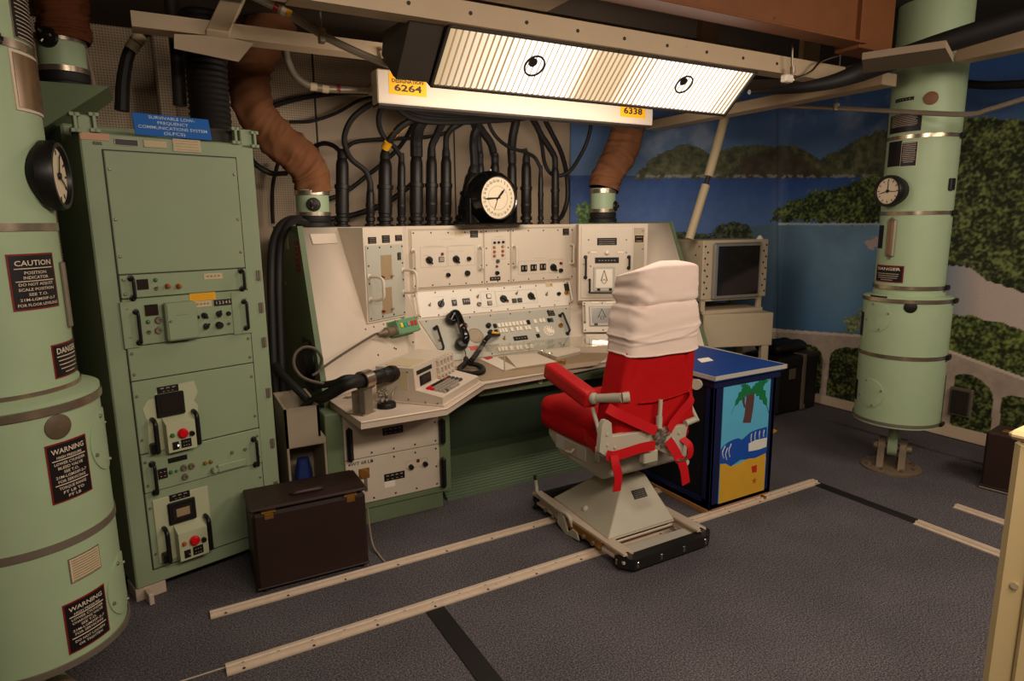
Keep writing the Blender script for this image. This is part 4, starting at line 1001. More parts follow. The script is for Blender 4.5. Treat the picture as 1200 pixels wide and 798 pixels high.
# header: plates above the first panel
platepx(rr, rk, 111, 160, 30, 8, 'label_pink', .0015, 0, nm='pink_label')
t = MB(); uu, vv = rk.at(114, 168); letters(t, rk, '0202', uu, vv, .016, .001, bold=.03); t.build('lettering', 'letter_dark', rr)
platepx(rr, rk, 148, 167, 25, 8, 'plate_black', .002, 0, border='dull_metal'); platepx(rr, rk, 182, 169, 25, 8, 'aged_label', .002, 0, border='dull_metal'); platepx(rr, rk, 219, 170.5, 31, 15, 'aged_label', .002, 0, txt=[('-'*16, .8)]*4, lm='letter_dark', border='dull_metal')
# upper drawer
d = panels[1]; b = .012
bowpx(d, rk, 152, 326, 349, b, .035, .007, xb=155); bowpx(d, rk, 280, 317, 338, b, .035, .007, xb=283)
platepx(d, rk, 166, 333, 12, 12, 'window_dark', .005, b, nm='meter'); knob(d, rk, 181, 328, 2.4, 'lamp_green', b, .012, 'lamp', nm='indicator'); knob(d, rk, 182, 338, 2.2, 'dull_metal', b, style='toggle', nm='switch')
for x in (195, 208): knob(d, rk, x, 335, 3, 'lamp_orange', b, .03, 'lamp', nm='orange_lamp')
platepx(d, rk, 248.5, 323.5, 21, 7, 'aged_label', .002, b, txt=[('= = = =', .7)], lm='letter_dark')
# second drawer with hinged cover
d = panels[2]; b = .010
bowpx(d, rk, 158, 365, 401, b, .035, .007, xb=162); bowpx(d, rk, 284, 353, 384, b, .035, .007, xb=287)
for (xa, ya, xb, yb) in ((142, 353, 161, 408), (271, 341, 293, 391)):
    a = rk.at(xa, (ya+yb)/2)[0]; c = rk.at(xb, (ya+yb)/2)[0]; mb = MB(); mb.box(rk, a, c, rk.at((xa+xb)/2, yb)[1], rk.at((xa+xb)/2, ya)[1], b-.004, b+.004, .002)
    if xa < 200: pass
    mb.build('handle_plate', 'rack_green', d)
platepx(d, rk, 176.5, 363, 14, 13, 'window_dark', .005, b, nm='meter'); knob(d, rk, 172.5, 377, 2.5, 'lamp_green', b, .012, 'lamp', nm='indicator'); knob(d, rk, 173.5, 389, 2.4, 'dull_metal', b, style='toggle', nm='switch')
for y in (375, 387): knob(d, rk, 184.5, y, 4, 'dull_metal', b, .014, 'jack', nm='connector_jack')
a = rk.at(190, 375); c = rk.at(227, 375); z1_ = rk.at(208, 353)[1]; z0_ = rk.at(208, 397)[1]
mb = MB(); mb.box(rk, a[0], c[0], z0_, z1_, b, b+.05, .008); cv = mb.build('hinged_cover', 'rack_green', d)
knob(cv, rk, 195, 375, 1.6, 'dull_metal', b+.05, .005, nm='cover_screw')
t = MB(); letters(t, rk, '---- --- ----', (a[0]+c[0])/2, z0_+(z1_-z0_)*.68, .012, b+.0512); t.build('lettering', 'letter_dark', cv)
platepx(d, rk, 236.5, 347.5, 29, 9, 'label_yellow', .0015, b, txt=[('-'*22, .86)]*4, lm='letter_dark', nm='yellow_label')
platepx(d, rk, 236.5, 356, 20, 7, 'aged_label', .002, b, txt=[('= = = =', .7)], lm='letter_dark'); platepx(d, rk, 260, 354, 20, 7, 'plate_black', .004, b, txt=[('1 2 3 4 5', .8)], nm='counter')
knob(d, rk, 229.5, 371, 2.2, base=b); knob(d, rk, 238.5, 369.5, 3.6, base=b, style='point', ang=2.2); knob(d, rk, 255.5, 367.5, 3.6, base=b, style='point', ang=1.2); knob(d, rk, 266.5, 367, 2.6, base=b, h=.012)
knob(d, rk, 240.5, 382, 3.6, base=b, style='point', ang=.8); knob(d, rk, 255.5, 380.5, 4.2, base=b); knob(d, rk, 267, 379, 1.8, 'dull_metal', b, style='toggle', nm='switch')
# the two receivers
mat('bare_green', (178, 180, 146), .5, var=.05)
def receiver(d, dx, dy, lamp, worn):
    b = .006
    def Q(x, y): return rk.at(x+dx(x, y), y+dy(x, y))
    x0, x1 = (Q(168, 492)[0], Q(232, 480)[0]); z1_ = Q(200, 452)[1]; z0_ = Q(200, 526)[1]
    mb = MB()
    if worn:
        W, H = x1-x0, z1_-z0_; rnd = random.Random(3)
        pts = [(x0+W*.02, z0_), (x0+W*.9, z0_+H*.06), (x0+W*.94, z0_+H*.3), (x0+W*1.0, z0_+H*.62), (x0+W*.93, z0_+H*.7), (x0+W*1.02, z0_+H*.84), (x0+W*.97, z0_+H*1.02), (x0+W*.3, z0_+H*1.0), (x0+W*.22, z0_+H*.86), (x0+W*.1, z0_+H*.84), (x0, z0_+H*.72), (x0+W*.06, z0_+H*.5)]
        mb.prism(rk, pts, b-.002, b+.0015)
    else: mb.box(rk, x0, x1, z0_, z1_, b-.002, b+.006, .002)
    pl = mb.build('cover_plate', 'bare_green', d); bb = b+(.0015 if worn else .006)
    k = rk.k(200, 480)
    u, v = Q(198.5, 473); mb = MB(); mb.box(rk, u-15.5*k, u+15.5*k, v-14*k, v+14*k, bb, bb+.012, .010); mb.build('meter_bezel', 'black_plastic', d)
    mb = MB(); mb.box(rk, u-11*k, u+11*k, v-8*k, v+8*k, bb+.010, bb+.014, .002); mb.build('meter_window', 'window_dark', d)
    if not worn:
        mb = MB(); mb.box(rk, u-7*k, u+8*k, v-5*k, v+5*k, bb+.012, bb+.0155, .001); mb.build('meter_card', 'window_tan', d)
    u, v = Q(196, 455.5); plate(d, rk, u, v, 23*k, 8*k, 'plate_black', .002, bb, txt=[('= = =', .7), ('- - -', .5)])
    for (xa, ya, yb) in ((177.5, 491, 527), (225.5, 481, 516)):
        A = Q(xa, ya); Bq = Q(xa+3.5, yb); uu = (A[0]+Bq[0])/2
        mb = MB(); mb.tube([rk.p(uu, A[1], bb), rk.p(uu, A[1], bb+.02), rk.p(uu, A[1]-.012, bb+.042), rk.p(uu, A[1]-.04, bb+.045), rk.p(uu, Bq[1]+.02, bb+.045), rk.p(uu, Bq[1], bb+.042), rk.p(uu, Bq[1]-.004, bb)], .010, 12, 4); mb.box(rk, uu-.022, uu+.004, Bq[1]-.008, Bq[1]+.036, bb, bb+.04, .004); mb.build('handle', 'black_plastic', d)
    A = Q(191, 510); C = Q(224, 503); u0_, u1_ = A[0], C[0]; zt_ = Q(207, 492)[1]; zb_ = Q(207, 524)[1]
    mb = MB(); mb.prism(Fr(rk.p(u0_, 0, 0), -rk.n, rk.w), [(-bb, zt_+.025), (-bb, zb_-.004), (-bb-.055, zb_), (-bb-.055, zt_)], 0, u1_-u0_)
    cb_ = mb.build('control_box', 'bare_green', d); f_ = rk; n_ = bb+.055
    um = (u0_+u1_)/2; vm = (zt_+zb_)/2; hh = zt_-zb_
    def kn(du, dv, r, m, st, h, nm):
        q = rk.sh(um+du*(u1_-u0_), zb_+dv*hh, n_); mb = MB()
        mb.lathe(q, [(0, h), (r*.7, h*.95), (r*.95, h*.6), (r, 0)] if st else [(r, 0), (r, h), (r*.6, h), (r*.5, h*.4), (0, h*.4)], 22); mb.build(nm, m, d)
    kn(.03, .62, .0225, 'red_button', 1, .018, 'red_button'); kn(-.33, .62, .0095, lamp, 1, .014, 'indicator'); kn(.34, .55, .011, 'black_plastic', 0, .012, 'jack')
    mb = MB(); mb.box(rk, um-.36*(u1_-u0_), um-.14*(u1_-u0_), zb_+.08*hh, zb_+.36*hh, n_-.001, n_+.004, .001); mb.build('switch_plate', 'plate_black', d)
    q = rk.sh(um-.25*(u1_-u0_), zb_+.2*hh, n_+.004); mb = MB(); mb.cyl(q.p(0,0,0), q.p(.004,.008,.02), .004, n=8); mb.build('switch', 'chrome', d)
    plate(d, rk, um+.12*(u1_-u0_), zb_+.24*hh, .36*(u1_-u0_), .3*hh, 'plate_black', .004, n_, txt=[('- - -', .6), ('- - -', .6)])
receiver(panels[4], lambda x, y: 0, lambda x, y: 0, 'lamp_green', True)
receiver(panels[6], lambda x, y: 13.5, lambda x, y: 127.5-(x-168)*.10, 'lamp_orange', False)
# middle drawer
d = panels[5]; b = .012
bowpx(d, rk, 177, 543, 576, b, .035, .0075, xb=181); bowpx(d, rk, 295, 514, 543, b, .035, .0075, xb=299)
platepx(d, rk, 189.5, 554, 10, 12, 'window_dark', .005, b, txt=[('- -', .6), ('- -', .6)], nm='meter'); platepx(d, rk, 207, 537, 21, 6, 'plate_black', .002, b)
knob(d, rk, 199, 552.5, 2.4, 'lamp_green', b, .012, 'lamp', nm='indicator'); knob(d, rk, 205.5, 551, 1.8, 'lamp_green', b, .01, 'lamp', nm='indicator')
for (x, y) in ((214, 547), (223, 545), (215.5, 557.5)): knob(d, rk, x, y, 3.6, 'dull_metal', b, .016, 'jack', nm='connector_jack')
for x in (239, 245.5): knob(d, rk, x, 542-(x-239)*.25, 2.5, 'brass', b, .012, 'lamp', nm='lamp')
knob(d, rk, 249, 549, 3.4, 'rack_green', b, .03, nm='post')
a = rk.at(253, 549); c = rk.at(287, 540); mb = MB(); mb.box(rk, a[0], c[0], a[1]-.015, c[1]+.022, b, b+.016, .004); mb.build('terminal_cover', 'rack_green', d)
for x in (270.5, 286): knob(d, rk, x, 529.5-(x-270)*.25, 2, 'dull_metal', b, .008, nm='screw')
# brass hinges on the right post
for y in (324, 362, 403, 463, 523, 574):
    u, v = rk.at(297+(y-324)*.055, y-1); mb = MB(); mb.box(rk, RW-.033, RW-.012, v-.024, v+.024, -.004, .004, .001); mb.cyl(rk.p(RW-.022, v-.024, .004), rk.p(RW-.022, v+.024, .004), .0045, n=8); mb.build('hinge', 'dull_metal', rr)
# blue sign leaning on the rack top
ps = [(155,131),(244,139.5),(248.5,163),(158.5,158)]
a = pp(158.5,158, rk.p(0,0,.012), rk.n); sg = Fr(a, rk.u, (rk.w-rk.n*.25))
q = [sg.at(*c) for c in ps]; wd = (q[1][0]-q[0][0]+q[2][0]-q[3][0])/2; hg = (q[0][1]+q[1][1]-q[2][1]-q[3][1])/2
s0 = root('name_sign', 'blue sign reading SURVIVABLE LOW-FREQUENCY COMMUNICATIONS SYSTEM (SLFCS) on top of the green rack', 'sign', a)
mb = MB(); mb.box(sg, 0, wd, 0, hg, 0, .005, .001); bd = mb.build('sign_board', 'sign_blue', s0)
t = MB()
for i, (s_, w_) in enumerate((('SURVIVABLE LOW-', .6), ('FREQUENCY', .4), ('COMMUNICATIONS SYSTEM', .9), ('(SLFCS)', .28))): letters(t, sg, s_, wd*.5, hg*(.84-.23*i), hg*.2, .006, fit=wd*w_, bold=.004)
t.build('lettering', 'sign_letter', bd)
# ------------------------------------------------------------------ launch console
DZ = .71
Lc = [Vector(p) for p in ((1.738,4.0,DZ),(1.61,4.22,.985),(1.585,4.28,1.165),(1.595,4.28,1.635))]
Rc = [Vector(p) for p in ((2.753,4.0,DZ),(2.93,4.22,.985),(2.985,4.28,1.165),(3.0,4.28,1.635))]
LB, LT = Vector((.80,3.46,DZ)), Vector((.80,3.825,1.635))
RB, RTp = Vector((3.66,3.477,DZ)), Vector((3.66,3.90,1.635))
BK = 4.86
kc = root('control_console', 'large cream and green control console with sloping instrument panels, angled wings and a desk', 'console', (2.2, 3.9, 0))
mb = MB()
V_ = Lc+Rc+[LB, LT, RB, RTp]; idx = {id(v): i for i, v in enumerate(V_)}
bk = [Vector((.82,4.6,1.635)), Vector((3.66,4.6,1.635)), Vector((1.5,BK,1.635)), Vector((3.0,BK,1.635))]
KL = [LB.lerp(Lc[0], .68), LT.lerp(Lc[3], .68)]; KR = [RB.lerp(Rc[0], .62), RTp.lerp(Rc[3], .62)]
vs = V_+bk+KL+KR; n0 = len(V_); q_ = n0+4
fs = [(0,4,5,1),(1,5,6,2),(2,6,7,3),(8,q_,q_+1,9),(q_,0,1),(q_,1,2),(q_,2,q_+1),(q_+1,2,3),(10,11,q_+3,q_+2),(q_+2,5,4),(q_+2,6,5),(q_+2,q_+3,6),(q_+3,7,6),(9,3,7,11,n0+1,n0+3,n0+2,n0)]
mb._add(vs, fs)
b2 = [Vector((v.x, v.y, 0)) for v in bk]
mb._add([bk[0], bk[2], bk[3], bk[1], b2[0], b2[2], b2[3], b2[1]], [(0,1,5,4),(1,2,6,5),(2,3,7,6)])
mb._add([LB, Lc[0], Rc[0], RB]+[Vector((v.x, v.y, 0)) for v in (LB, Lc[0], Rc[0], RB)], [(0,1,5,4),(1,2,6,5),(2,3,7,6)])
cab = mb.build('cabinet_shell', 'cream_paint', kc, ang=10)
# green end panels
mb = MB(); prof = [(LB.y-.02, 0), (LB.y-.02, DZ), (LT.y-.012, 1.645), (4.6, 1.645), (4.6, 0)]
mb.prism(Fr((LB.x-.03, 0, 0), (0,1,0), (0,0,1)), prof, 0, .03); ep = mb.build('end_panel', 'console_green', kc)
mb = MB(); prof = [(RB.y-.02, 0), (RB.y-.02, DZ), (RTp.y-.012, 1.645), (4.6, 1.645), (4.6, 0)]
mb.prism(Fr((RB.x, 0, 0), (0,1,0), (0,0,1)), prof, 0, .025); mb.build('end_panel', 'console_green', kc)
lg = Fr((LB.x-.03, 0, 0), (0,-1,0), (0,0,1))
u, v = lg.at(336, 283); plate(ep, lg, u, v, .1, .09, 'aged_label', .003, nm='paper_tag')
u, v = lg.at(349, 301); plate(ep, lg, u, v, .12, .18, 'plate_red', .002, nm='warning_label', txt=[('-'*8, .7)]*5, lm='label_yellow')
u, v = lg.at(364, 423); mb = MB(); mb.lathe(lg.sh(u, v), [(0,.05),(.09,.05),(.1,.03),(.115,.01),(.115,0)], 28); mb.build('round_connector', 'black_plastic', ep)
mb = MB(); mb.box(lg.sh(u-.05, v), -.1, .1, -.17, .12, 0, .012, .004); mb.build('connector_plate', 'black_metal', ep)
for (x, y) in ((335, 332), (385, 500)):
    u, v = lg.at(x, y); scr(lg, ep, u, v, 0, .012, 'chrome')
# frames of the working faces
cu_ = YF(4.28); cm = Fr((0,4.28,1.165), (1,0,0), (0,.06,.18)); cw = Fr((0,4.22,.985), (1,0,0), (0,.22,.275))
C30 = math.cos(PI/6)
lwv = Fr(Lc[0]+Vector((-.5*.11, C30*.11, 0)), (C30,.5,0), (0,0,1))                     # vertical box front on the left wing
lws = Fr(LB, (Lc[0]-LB), (LT-LB)-(Lc[0]-LB).normalized()*((LT-LB).dot((Lc[0]-LB).normalized())))
rws = Fr(RB, (RB-Rc[0]), (RTp-RB)-(RB-Rc[0]).normalized()*((RTp-RB).dot((RB-Rc[0]).normalized())))
rwv = Fr(Rc[0]+Vector((.5*.14, C30*.14, 0)), (C30,-.5,0), (0,0,1))
lwv.o.z = 0; rwv.o.z = 0
def cream(*a, **k): return mat(*a, **k)
def fpanel(fr, pts, m, n, name, par, bev=.004):
    """rectangular panel through averaged photo corners TL, TR, BR, BL"""
    q = [fr.at(*p) for p in pts]; a0 = (q[0][0]+q[3][0])/2; a1 = (q[1][0]+q[2][0])/2; b0 = (q[2][1]+q[3][1])/2; b1 = (q[0][1]+q[1][1])/2
    mb = MB(); mb.box(fr, a0, a1, b0, b1, -.012, n, bev); o = mb.build(name, m, par)
    return o, a0, a1, b0, b1
def rim(fr, par, a0, a1, b0, b1, n, nu, nw, r=.0055, off=.016, m='dark_steel'):
    for i in range(nu):
        for b in (b0+off, b1-off): scr(fr, par, a0+off+(a1-a0-2*off)*i/(nu-1), b, n, r, m)
    for j in range(1, nw-1):
        for a in (a0+off, a1-off): scr(fr, par, a, b0+off+(b1-b0-2*off)*j/(nw-1), n, r, m)
def X1(X, Y): return 470+X/5.7, 255+Y/5.7
def X2(X, Y): return 470+X/5.7, 340+Y/5.7
def outline(par, fr, x0, y0, x1, y1, n, t=.0016, m='key_gray'):
    a = fr.at(x0, y1); b = fr.at(x1, y0); mb = MB()
    for q in ((a[0], b[0], a[1], a[1]+t), (a[0], b[0], b[1]-t, b[1]), (a[0], a[0]+t, a[1], b[1]), (b[0]-t, b[0], a[1], b[1])): mb.box(fr, *q, n-.001, n+.0006)
    return mb.build('outline', m, par)
def words(par, fr, x, y, w, n, h=.011, m='letter_dark', k=10):
    u, v = fr.at(x, y); t = MB(); letters(t, fr, '-'*k, u, v, h, n+.0008, fit=w*fr.k(x, y)); t.build('lettering', m, par)
B = .008
# recess strip: dark seams around the upper row
mb = MB(); mb.box(cu_, Lc[2].x+.02, Rc[2].x-.02, 1.185, 1.615, -.008, .001); mb.build('panel_recess', 'cream_dark', kc)
pu, a0, a1, b0, b1 = fpanel(cu_, [(482,270.5),(567,269),(565,333),(483,338)], 'cream_panel', B, 'test_panel', kc); rim(cu_, pu, a0, a1, b0, b1, B, 5, 4)
pm_, a0, a1, b0, b1 = fpanel(cu_, [(568.5,268.5),(599,268),(595.5,331.5),(566,332.5)], 'cream_panel', B, 'lamp_panel', kc); rim(cu_, pm_, a0, a1, b0, b1, B, 3, 4)
pr, a0, a1, b0, b1 = fpanel(cu_, [(600.5,268),(674,267),(669,326),(597,331)], 'cream_panel', B, 'counter_panel', kc); rim(cu_, pr, a0, a1, b0, b1, B, 5, 4)
def bowC(par, fr, X, Ya, Yb, n, out=.05, r=.0085, m='handle_cream', f=X1):
    x, ya = f(X, Ya); _, yb = f(X, Yb); return bowpx(par, fr, x, ya, yb, n, out, r, m)
bowC(pu, cu_, 80, 222, 360, B); bowC(pu, cu_, 522, 198, 342, B); bowC(pr, cu_, 748, 192, 326, B); bowC(pr, cu_, 1126, 180, 305, B)
def kC(par, fr, X, Y, r, f=X1, **k): x, y = f(X, Y); return knob(par, fr, x, y, r/5.7, **k)
def pC(par, fr, X, Y, w, h, f=X1, **k): x, y = f(X, Y); return platepx(par, fr, x, y, w/5.7, h/5.7, **k)
kC(pu, cu_, 185, 283, 25, base=B, style='point', ang=-1.0, h=.03); kC(pu, cu_, 364, 277, 25, base=B, style='point', ang=-1.0, h=.03)
kC(pu, cu_, 272, 242, 10, m='lamp_red', base=B, style='lamp', nm='indicator'); pC(pu, cu_, 266, 278, 36, 34, m='key_gray', n=.008, base=B, border='black_plastic', nm='push_switch')
kC(pu, cu_, 448, 274, 15, base=B, style='jack'); kC(pu, cu_, 310, 382, 15, base=B, style='jack'); kC(pu, cu_, 438, 370, 19, base=B)
pC(pu, cu_, 385, 105, 66, 40, m='aged_label', n=.001, base=B, nm='paper_tag'); pC(pu, cu_, 484, 110, 58, 46, base=B, txt=[('-'*6, .7)]*3)
for q in ((128,195,302,335), (313,185,488,325)): outline(pu, cu_, *X1(q[0],q[1]), *X1(q[2],q[3]), B)
for (X, Y, w) in ((310,142,15),(215,190,24),(400,184,24),(305,350,10),(165,252,7),(332,225,7),(395,222,7)): words(pu, cu_, *X1(X, Y), w, B)
for (X, Y) in ((620,167),(648,165),(677,163)): kC(pm_, cu_, X, Y, 9, m='black_metal', base=B, style='lamp', nm='indicator')
for (X, Y) in ((618,197),(674,192),(619,227),(674,222),(619,255),(674,250)): kC(pm_, cu_, X, Y, 9.5, m='lamp_orange' if Y > 210 else 'brass', base=B, style='lamp', nm='indicator')
kC(pm_, cu_, 640, 290, 12, m='key_dark', base=B); kC(pm_, cu_, 635, 325, 8, m='lamp_red', base=B, style='lamp', nm='indicator'); kC(pm_, cu_, 636, 369, 14, base=B, style='jack')
pC(pm_, cu_, 625, 407, 80, 26, base=B, txt=[('= = =', .7)]); words(pm_, cu_, *X1(650,128), 12, B); outline(pm_, cu_, *X1(605,145), *X1(692,280), B)
pC(pr, cu_, 1097, 95, 50, 44, base=B, txt=[('-'*6, .7)]*3)
for X, Y in ((817,338),(880,333),(942,328)):
    pC(pr, cu_, X, Y, 46, 42, m='black_plastic', n=.008, base=B, nm='counter', txt=[('1 1', .62)])
    pass
kC(pr, cu_, 1012, 332, 25, base=B, style='point', ang=-.9, h=.03); kC(pr, cu_, 1062, 304, 10, m='lamp_red', base=B, style='lamp', nm='indicator'); kC(pr, cu_, 1060, 352, 14, base=B, style='jack')
outline(pr, cu_, *X1(780,280), *X1(1076,380), B); outline(pr, cu_, *X1(985,272), *X1(1076,372), B); words(pr, cu_, *X1(925,270), 16, B)
# middle sloping panel
pm, a0, a1, b0, b1 = fpanel(cm, [(480,344.5),(668,329.5),(666,357),(490,374.5)], 'bright_panel', B, 'alarm_panel', kc); rim(cm, pm, a0+.02, a1-.01, b0, b1, B, 10, 2, off=.012)
bowpx(pm, cm, *(484.5, 346, 371), B, .04, .008, 'handle_cream', 489); bowpx(pm, cm, 665, 331, 354, B, .04, .008, 'handle_cream')
kC(pm, cm, 188, 587, 9, m='dull_metal', base=B, style='toggle', nm='switch'); kC(pm, cm, 264, 578, 24, base=B, style='point', ang=1.2, h=.03)
pC(pm, cm, 352, 571, 34, 40, m='black_plastic', n=.008, base=B, nm='counter', txt=[('V', .5)]); pC(pm, cm, 432, 562, 52, 40, m='black_plastic', n=.008, base=B, nm='counter', txt=[('V V V', .8)])
kC(pm, cm, 508, 532, 10, m='dull_metal', base=B, style='toggle', nm='switch'); kC(pm, cm, 516, 580, 15, m='dull_metal', base=B, style='jack')
pC(pm, cm, 581, 527, 32, 30, m='key_white', n=.01, base=B, border='black_plastic', nm='push_switch'); pC(pm, cm, 588, 573, 32, 28, m='key_gray', n=.01, base=B, border='black_plastic', nm='push_switch')
outline(pm, cm, *X1(540,490), *X1(625,605), B); outline(pm, cm, *X1(635,478), *X1(895,590), B)
kC(pm, cm, 680, 545, 26, base=B, style='point', ang=-.7, h=.03); kC(pm, cm, 767, 510, 9, m='dull_metal', base=B, style='toggle', nm='switch'); kC(pm, cm, 863, 527, 25, base=B, style='point', ang=-.9, h=.03)
for X, Y in ((752,557),(788,554)): pC(pm, cm, X, Y, 32, 28, m='key_dark', n=.01, base=B, border='black_plastic', nm='push_switch')
pC(pm, cm, 712, 567, 16, 6, m='key_red', n=.001, base=B, nm='red_mark'); pC(pm, cm, 985, 447, 56, 34, m='aged_label', n=.001, base=B, nm='paper_tag')
kC(pm, cm, 967, 516, 10, m='dull_metal', base=B, style='toggle', nm='switch'); kC(pm, cm, 1047, 512, 13, base=B, style='jack'); pC(pm, cm, 1105, 468, 44, 50, base=B, m='dark_steel', n=.006); kC(pm, cm, 1097, 505, 14, m='brass', base=B, style='jack', nm='key_lock')
for (X, Y, w) in ((250,530,16),(350,540,7),(432,535,9),(580,462,12),(650,460,8),(765,470,14),(660,518,6),(985,490,7),(1040,555,8)): words(pm, cm, *X1(X, Y), w, B)
# lower sloping panel with the telephone
pl, a0, a1, b0, b1 = fpanel(cw, [(494,377),(668,359.5),(666.5,408),(520,424)], 'gray_panel', B, 'telephone_panel', kc)
# true outline is a trapezoid: replace by a prism through the corners
bpy.data.objects.remove(pl)
q = [cw.at(*p) for p in ((491,377),(668,359.5),(667.5,407),(523,424.5))]
mb = MB(); mb.prism(cw, [(q[3][0], b0+.005), (q[2][0], b0+.005), (q[1][0], b1), (q[0][0], b1)], -.012, B); pl = mb.build('telephone_panel', 'gray_panel', kc)
for i in range(8): scr(cw, pl, q[0][0]+.05+(q[1][0]-q[0][0]-.1)*i/7, b1-.013, B, .0055, 'dark_steel')
for i in range(4): scr(cw, pl, q[3][0]+.05+(q[2][0]-q[3][0]-.1)*i/3, b0+.02, B, .0055, 'dark_steel')
bowpx(pl, cw, X2(230,265)[0], X2(0,262)[1], X2(0,412)[1], B, .05, .0085, 'black_plastic', X2(262,0)[0]); bowpx(pl, cw, X2(1060,0)[0], X2(0,175)[1], X2(0,295)[1], B, .05, .0085, 'black_plastic', X2(1105,0)[0])
kC(pl, cw, 260, 338, 12, f=X2, m='brass', base=B, style='jack', nm='key_lock'); kC(pl, cw, 1060, 243, 15, f=X2, m='brass', base=B, style='jack', nm='key_lock')
u, v = cw.at(*X2(495,308)); k = cw.k(557, 394); f_ = cw.sh(u, v, B)
mb = MB(); mb.lathe(f_, [(0, .002), (9*k, .002), (9.2*k, .005), (9.8*k, .004), (9.8*k, -.002)], 40); sp = mb.build('speaker_grille', 'window_tan', pl)
mb = MB()
for i in range(-7, 8):
    y_ = i*1.15*k; h_ = math.sqrt(max(0, (8.7*k)**2-y_*y_)); g = Fr(f_.o, f_.u*.9+f_.w*.43, f_.w*.9-f_.u*.43); mb.box(g, -h_, h_, y_-.002, y_+.002, .002, .0045)
mb.build('grille_slots', 'cream_dark', sp)
pC(pl, cw, 485, 390, 62, 30, f=X2, m='red_label', n=.0015, base=B, nm='red_label', txt=[('-'*8, .7)]*2, lm='key_white')
for X, Y in ((578,245),(590,290)): kC(pl, cw, X, Y, 18, f=X2, base=B, h=.026)
def keyrow(X0, Y0, X1_, Y1_, n, mats, h=30):
    for i in range(n):
        t = (i+.5)/n; w = (X1_-X0)/n*.94; pC(pl, cw, X0+(X1_-X0)*t, Y0+(Y1_-Y0)*t, w, h, f=X2, m=mats if isinstance(mats, str) else mats[i], n=.012, base=B, nm='key', bev=.002)
keyrow(612, 246, 635, 244, 1, 'black_plastic'); keyrow(638, 243, 832, 222, 8, 'key_white'); keyrow(835, 221, 858, 219, 1, 'black_plastic')
keyrow(620, 284, 644, 282, 1, 'black_plastic'); keyrow(648, 279, 706, 273, 3, 'key_white'); keyrow(724, 270, 747, 268, 1, 'key_white'); keyrow(762, 265, 806, 261, 2, 'key_white'); keyrow(820, 260, 862, 255, 2, 'key_white')
keyrow(878, 217, 902, 214, 1, 'key_white'); keyrow(916, 211, 958, 207, 2, 'key_white'); keyrow(972, 208, 1012, 204, 2, ('black_plastic', 'key_dark'), 28)
pC(pl, cw, 903, 270, 22, 42, f=X2, m='key_white', n=.012, base=B, nm='key', bev=.002); pC(pl, cw, 910, 310, 24, 26, f=X2, m='black_plastic', n=.012, base=B, nm='key', bev=.002)
pC(pl, cw, 795, 325, 106, 30, f=X2, m='black_plastic', n=.006, base=B, nm='display', txt=[('- - - -', .7)]); kC(pl, cw, 686, 330, 10, f=X2, m='brass', base=B, style='toggle', nm='switch')
keyrow(640, 402, 706, 396, 3, 'key_white', 34); keyrow(718, 396, 746, 394, 1, 'key_white', 34); keyrow(760, 392, 806, 388, 2, 'key_white', 34); keyrow(820, 386, 880, 380, 2, 'key_white', 30)
pC(pl, cw, 998, 158, 54, 42, f=X2, base=B, m='plate_black', txt=[('-'*6, .7)]*3); words(pl, cw, *X2(655,196), 24, B)
u, v = cw.at(*X2(983,278)); k = cw.k(640, 390); f_ = cw.sh(u, v, B)
mb = MB(); mb.lathe(f_, [(0,.014),(3.2*k,.014),(3.4*k,.02),(3.9*k,.02),(4.1*k,.012),(6.6*k,.012),(7.2*k,.006),(7.3*k,0)], 40); dl = mb.build('rotary_dial', 'key_white', pl)
for i in range(10):
    a = .4+i*.54; g = f_.sh(5.3*k*math.cos(a), 5.3*k*math.sin(a), .0125); mb = MB(); mb.lathe(g, [(0,.0008),(.8*k,.0008),(.8*k,0)], 12); mb.build('finger_hole', 'key_gray', pl)
# ---- left wing: meter box, green annunciator
q = [lwv.at(*p) for p in ((428,276),(474,270),(474,368),(428,383))]
a0 = (q[0][0]+q[3][0])/2; a1 = (q[1][0]+q[2][0])/2; b0 = 1.045; b1 = 1.625
b0 = (q[2][1]+q[3][1])/2
dmax = .22
mb = MB(); mb.prism(Fr(lwv.p(a0, 0), -lwv.n, lwv.w), [(0, b0), (0, 1.632), (.42, 1.632), (.42, b0+.1), (.06, b0-.03)], 0, a1-a0); bx = mb.build('instrument_box', 'cream_paint', kc)
mb = MB(); mb.box(lwv, a0+.012, a1-.008, b0+.012, 1.632-.105, -.004, .006, .003); mp = mb.build('monitor_panel', 'gray_panel', kc); rim(lwv, mp, a0+.012, a1-.008, b0+.012, 1.527, .006, 4, 5)
def X3(X, Y): return 330+X/5.7, 255+Y/5.7
for X, Y, w, h in ((604,152,80,44),(696,143,78,50),(781,136,70,40)): pC(bx, lwv, X, Y, w, h, f=X3, base=0, txt=[('-'*8, .7)]*3)
pC(mp, lwv, 780, 258, 36, 50, f=X3, base=.006, txt=[('-'*5, .6)]*4)
for (xa, ya, xb, yb) in ((655,252,735,410),(665,470,737,635)):
    p0 = lwv.at(*X3(xa, ya)); p1 = lwv.at(*X3(xb, yb)); mb = MB(); mb.box(lwv, min(p0[0],p1[0]), max(p0[0],p1[0]), min(p0[1],p1[1]), max(p0[1],p1[1]), .002, .008, .001); w_ = mb.build('meter_window', 'window_tan', mp)
for X, Y, m in ((664,398,'lamp_red'),(727,388,'key_gray'),(670,625,'lamp_red'),(730,606,'key_gray')): kC(mp, lwv, X, Y, 10, f=X3, m=m, base=.008, style='lamp', nm='indicator')
for X, Ya, Yb in ((580,395,550),(805,350,498)):
    x, ya = X3(X, Ya); _, yb = X3(X, Yb); A = lwv.at(x, ya); Bq = lwv.at(x, yb); bow(mp, lwv, A[0], Bq[1], A[1], .006, .11, .009, 'handle_cream')
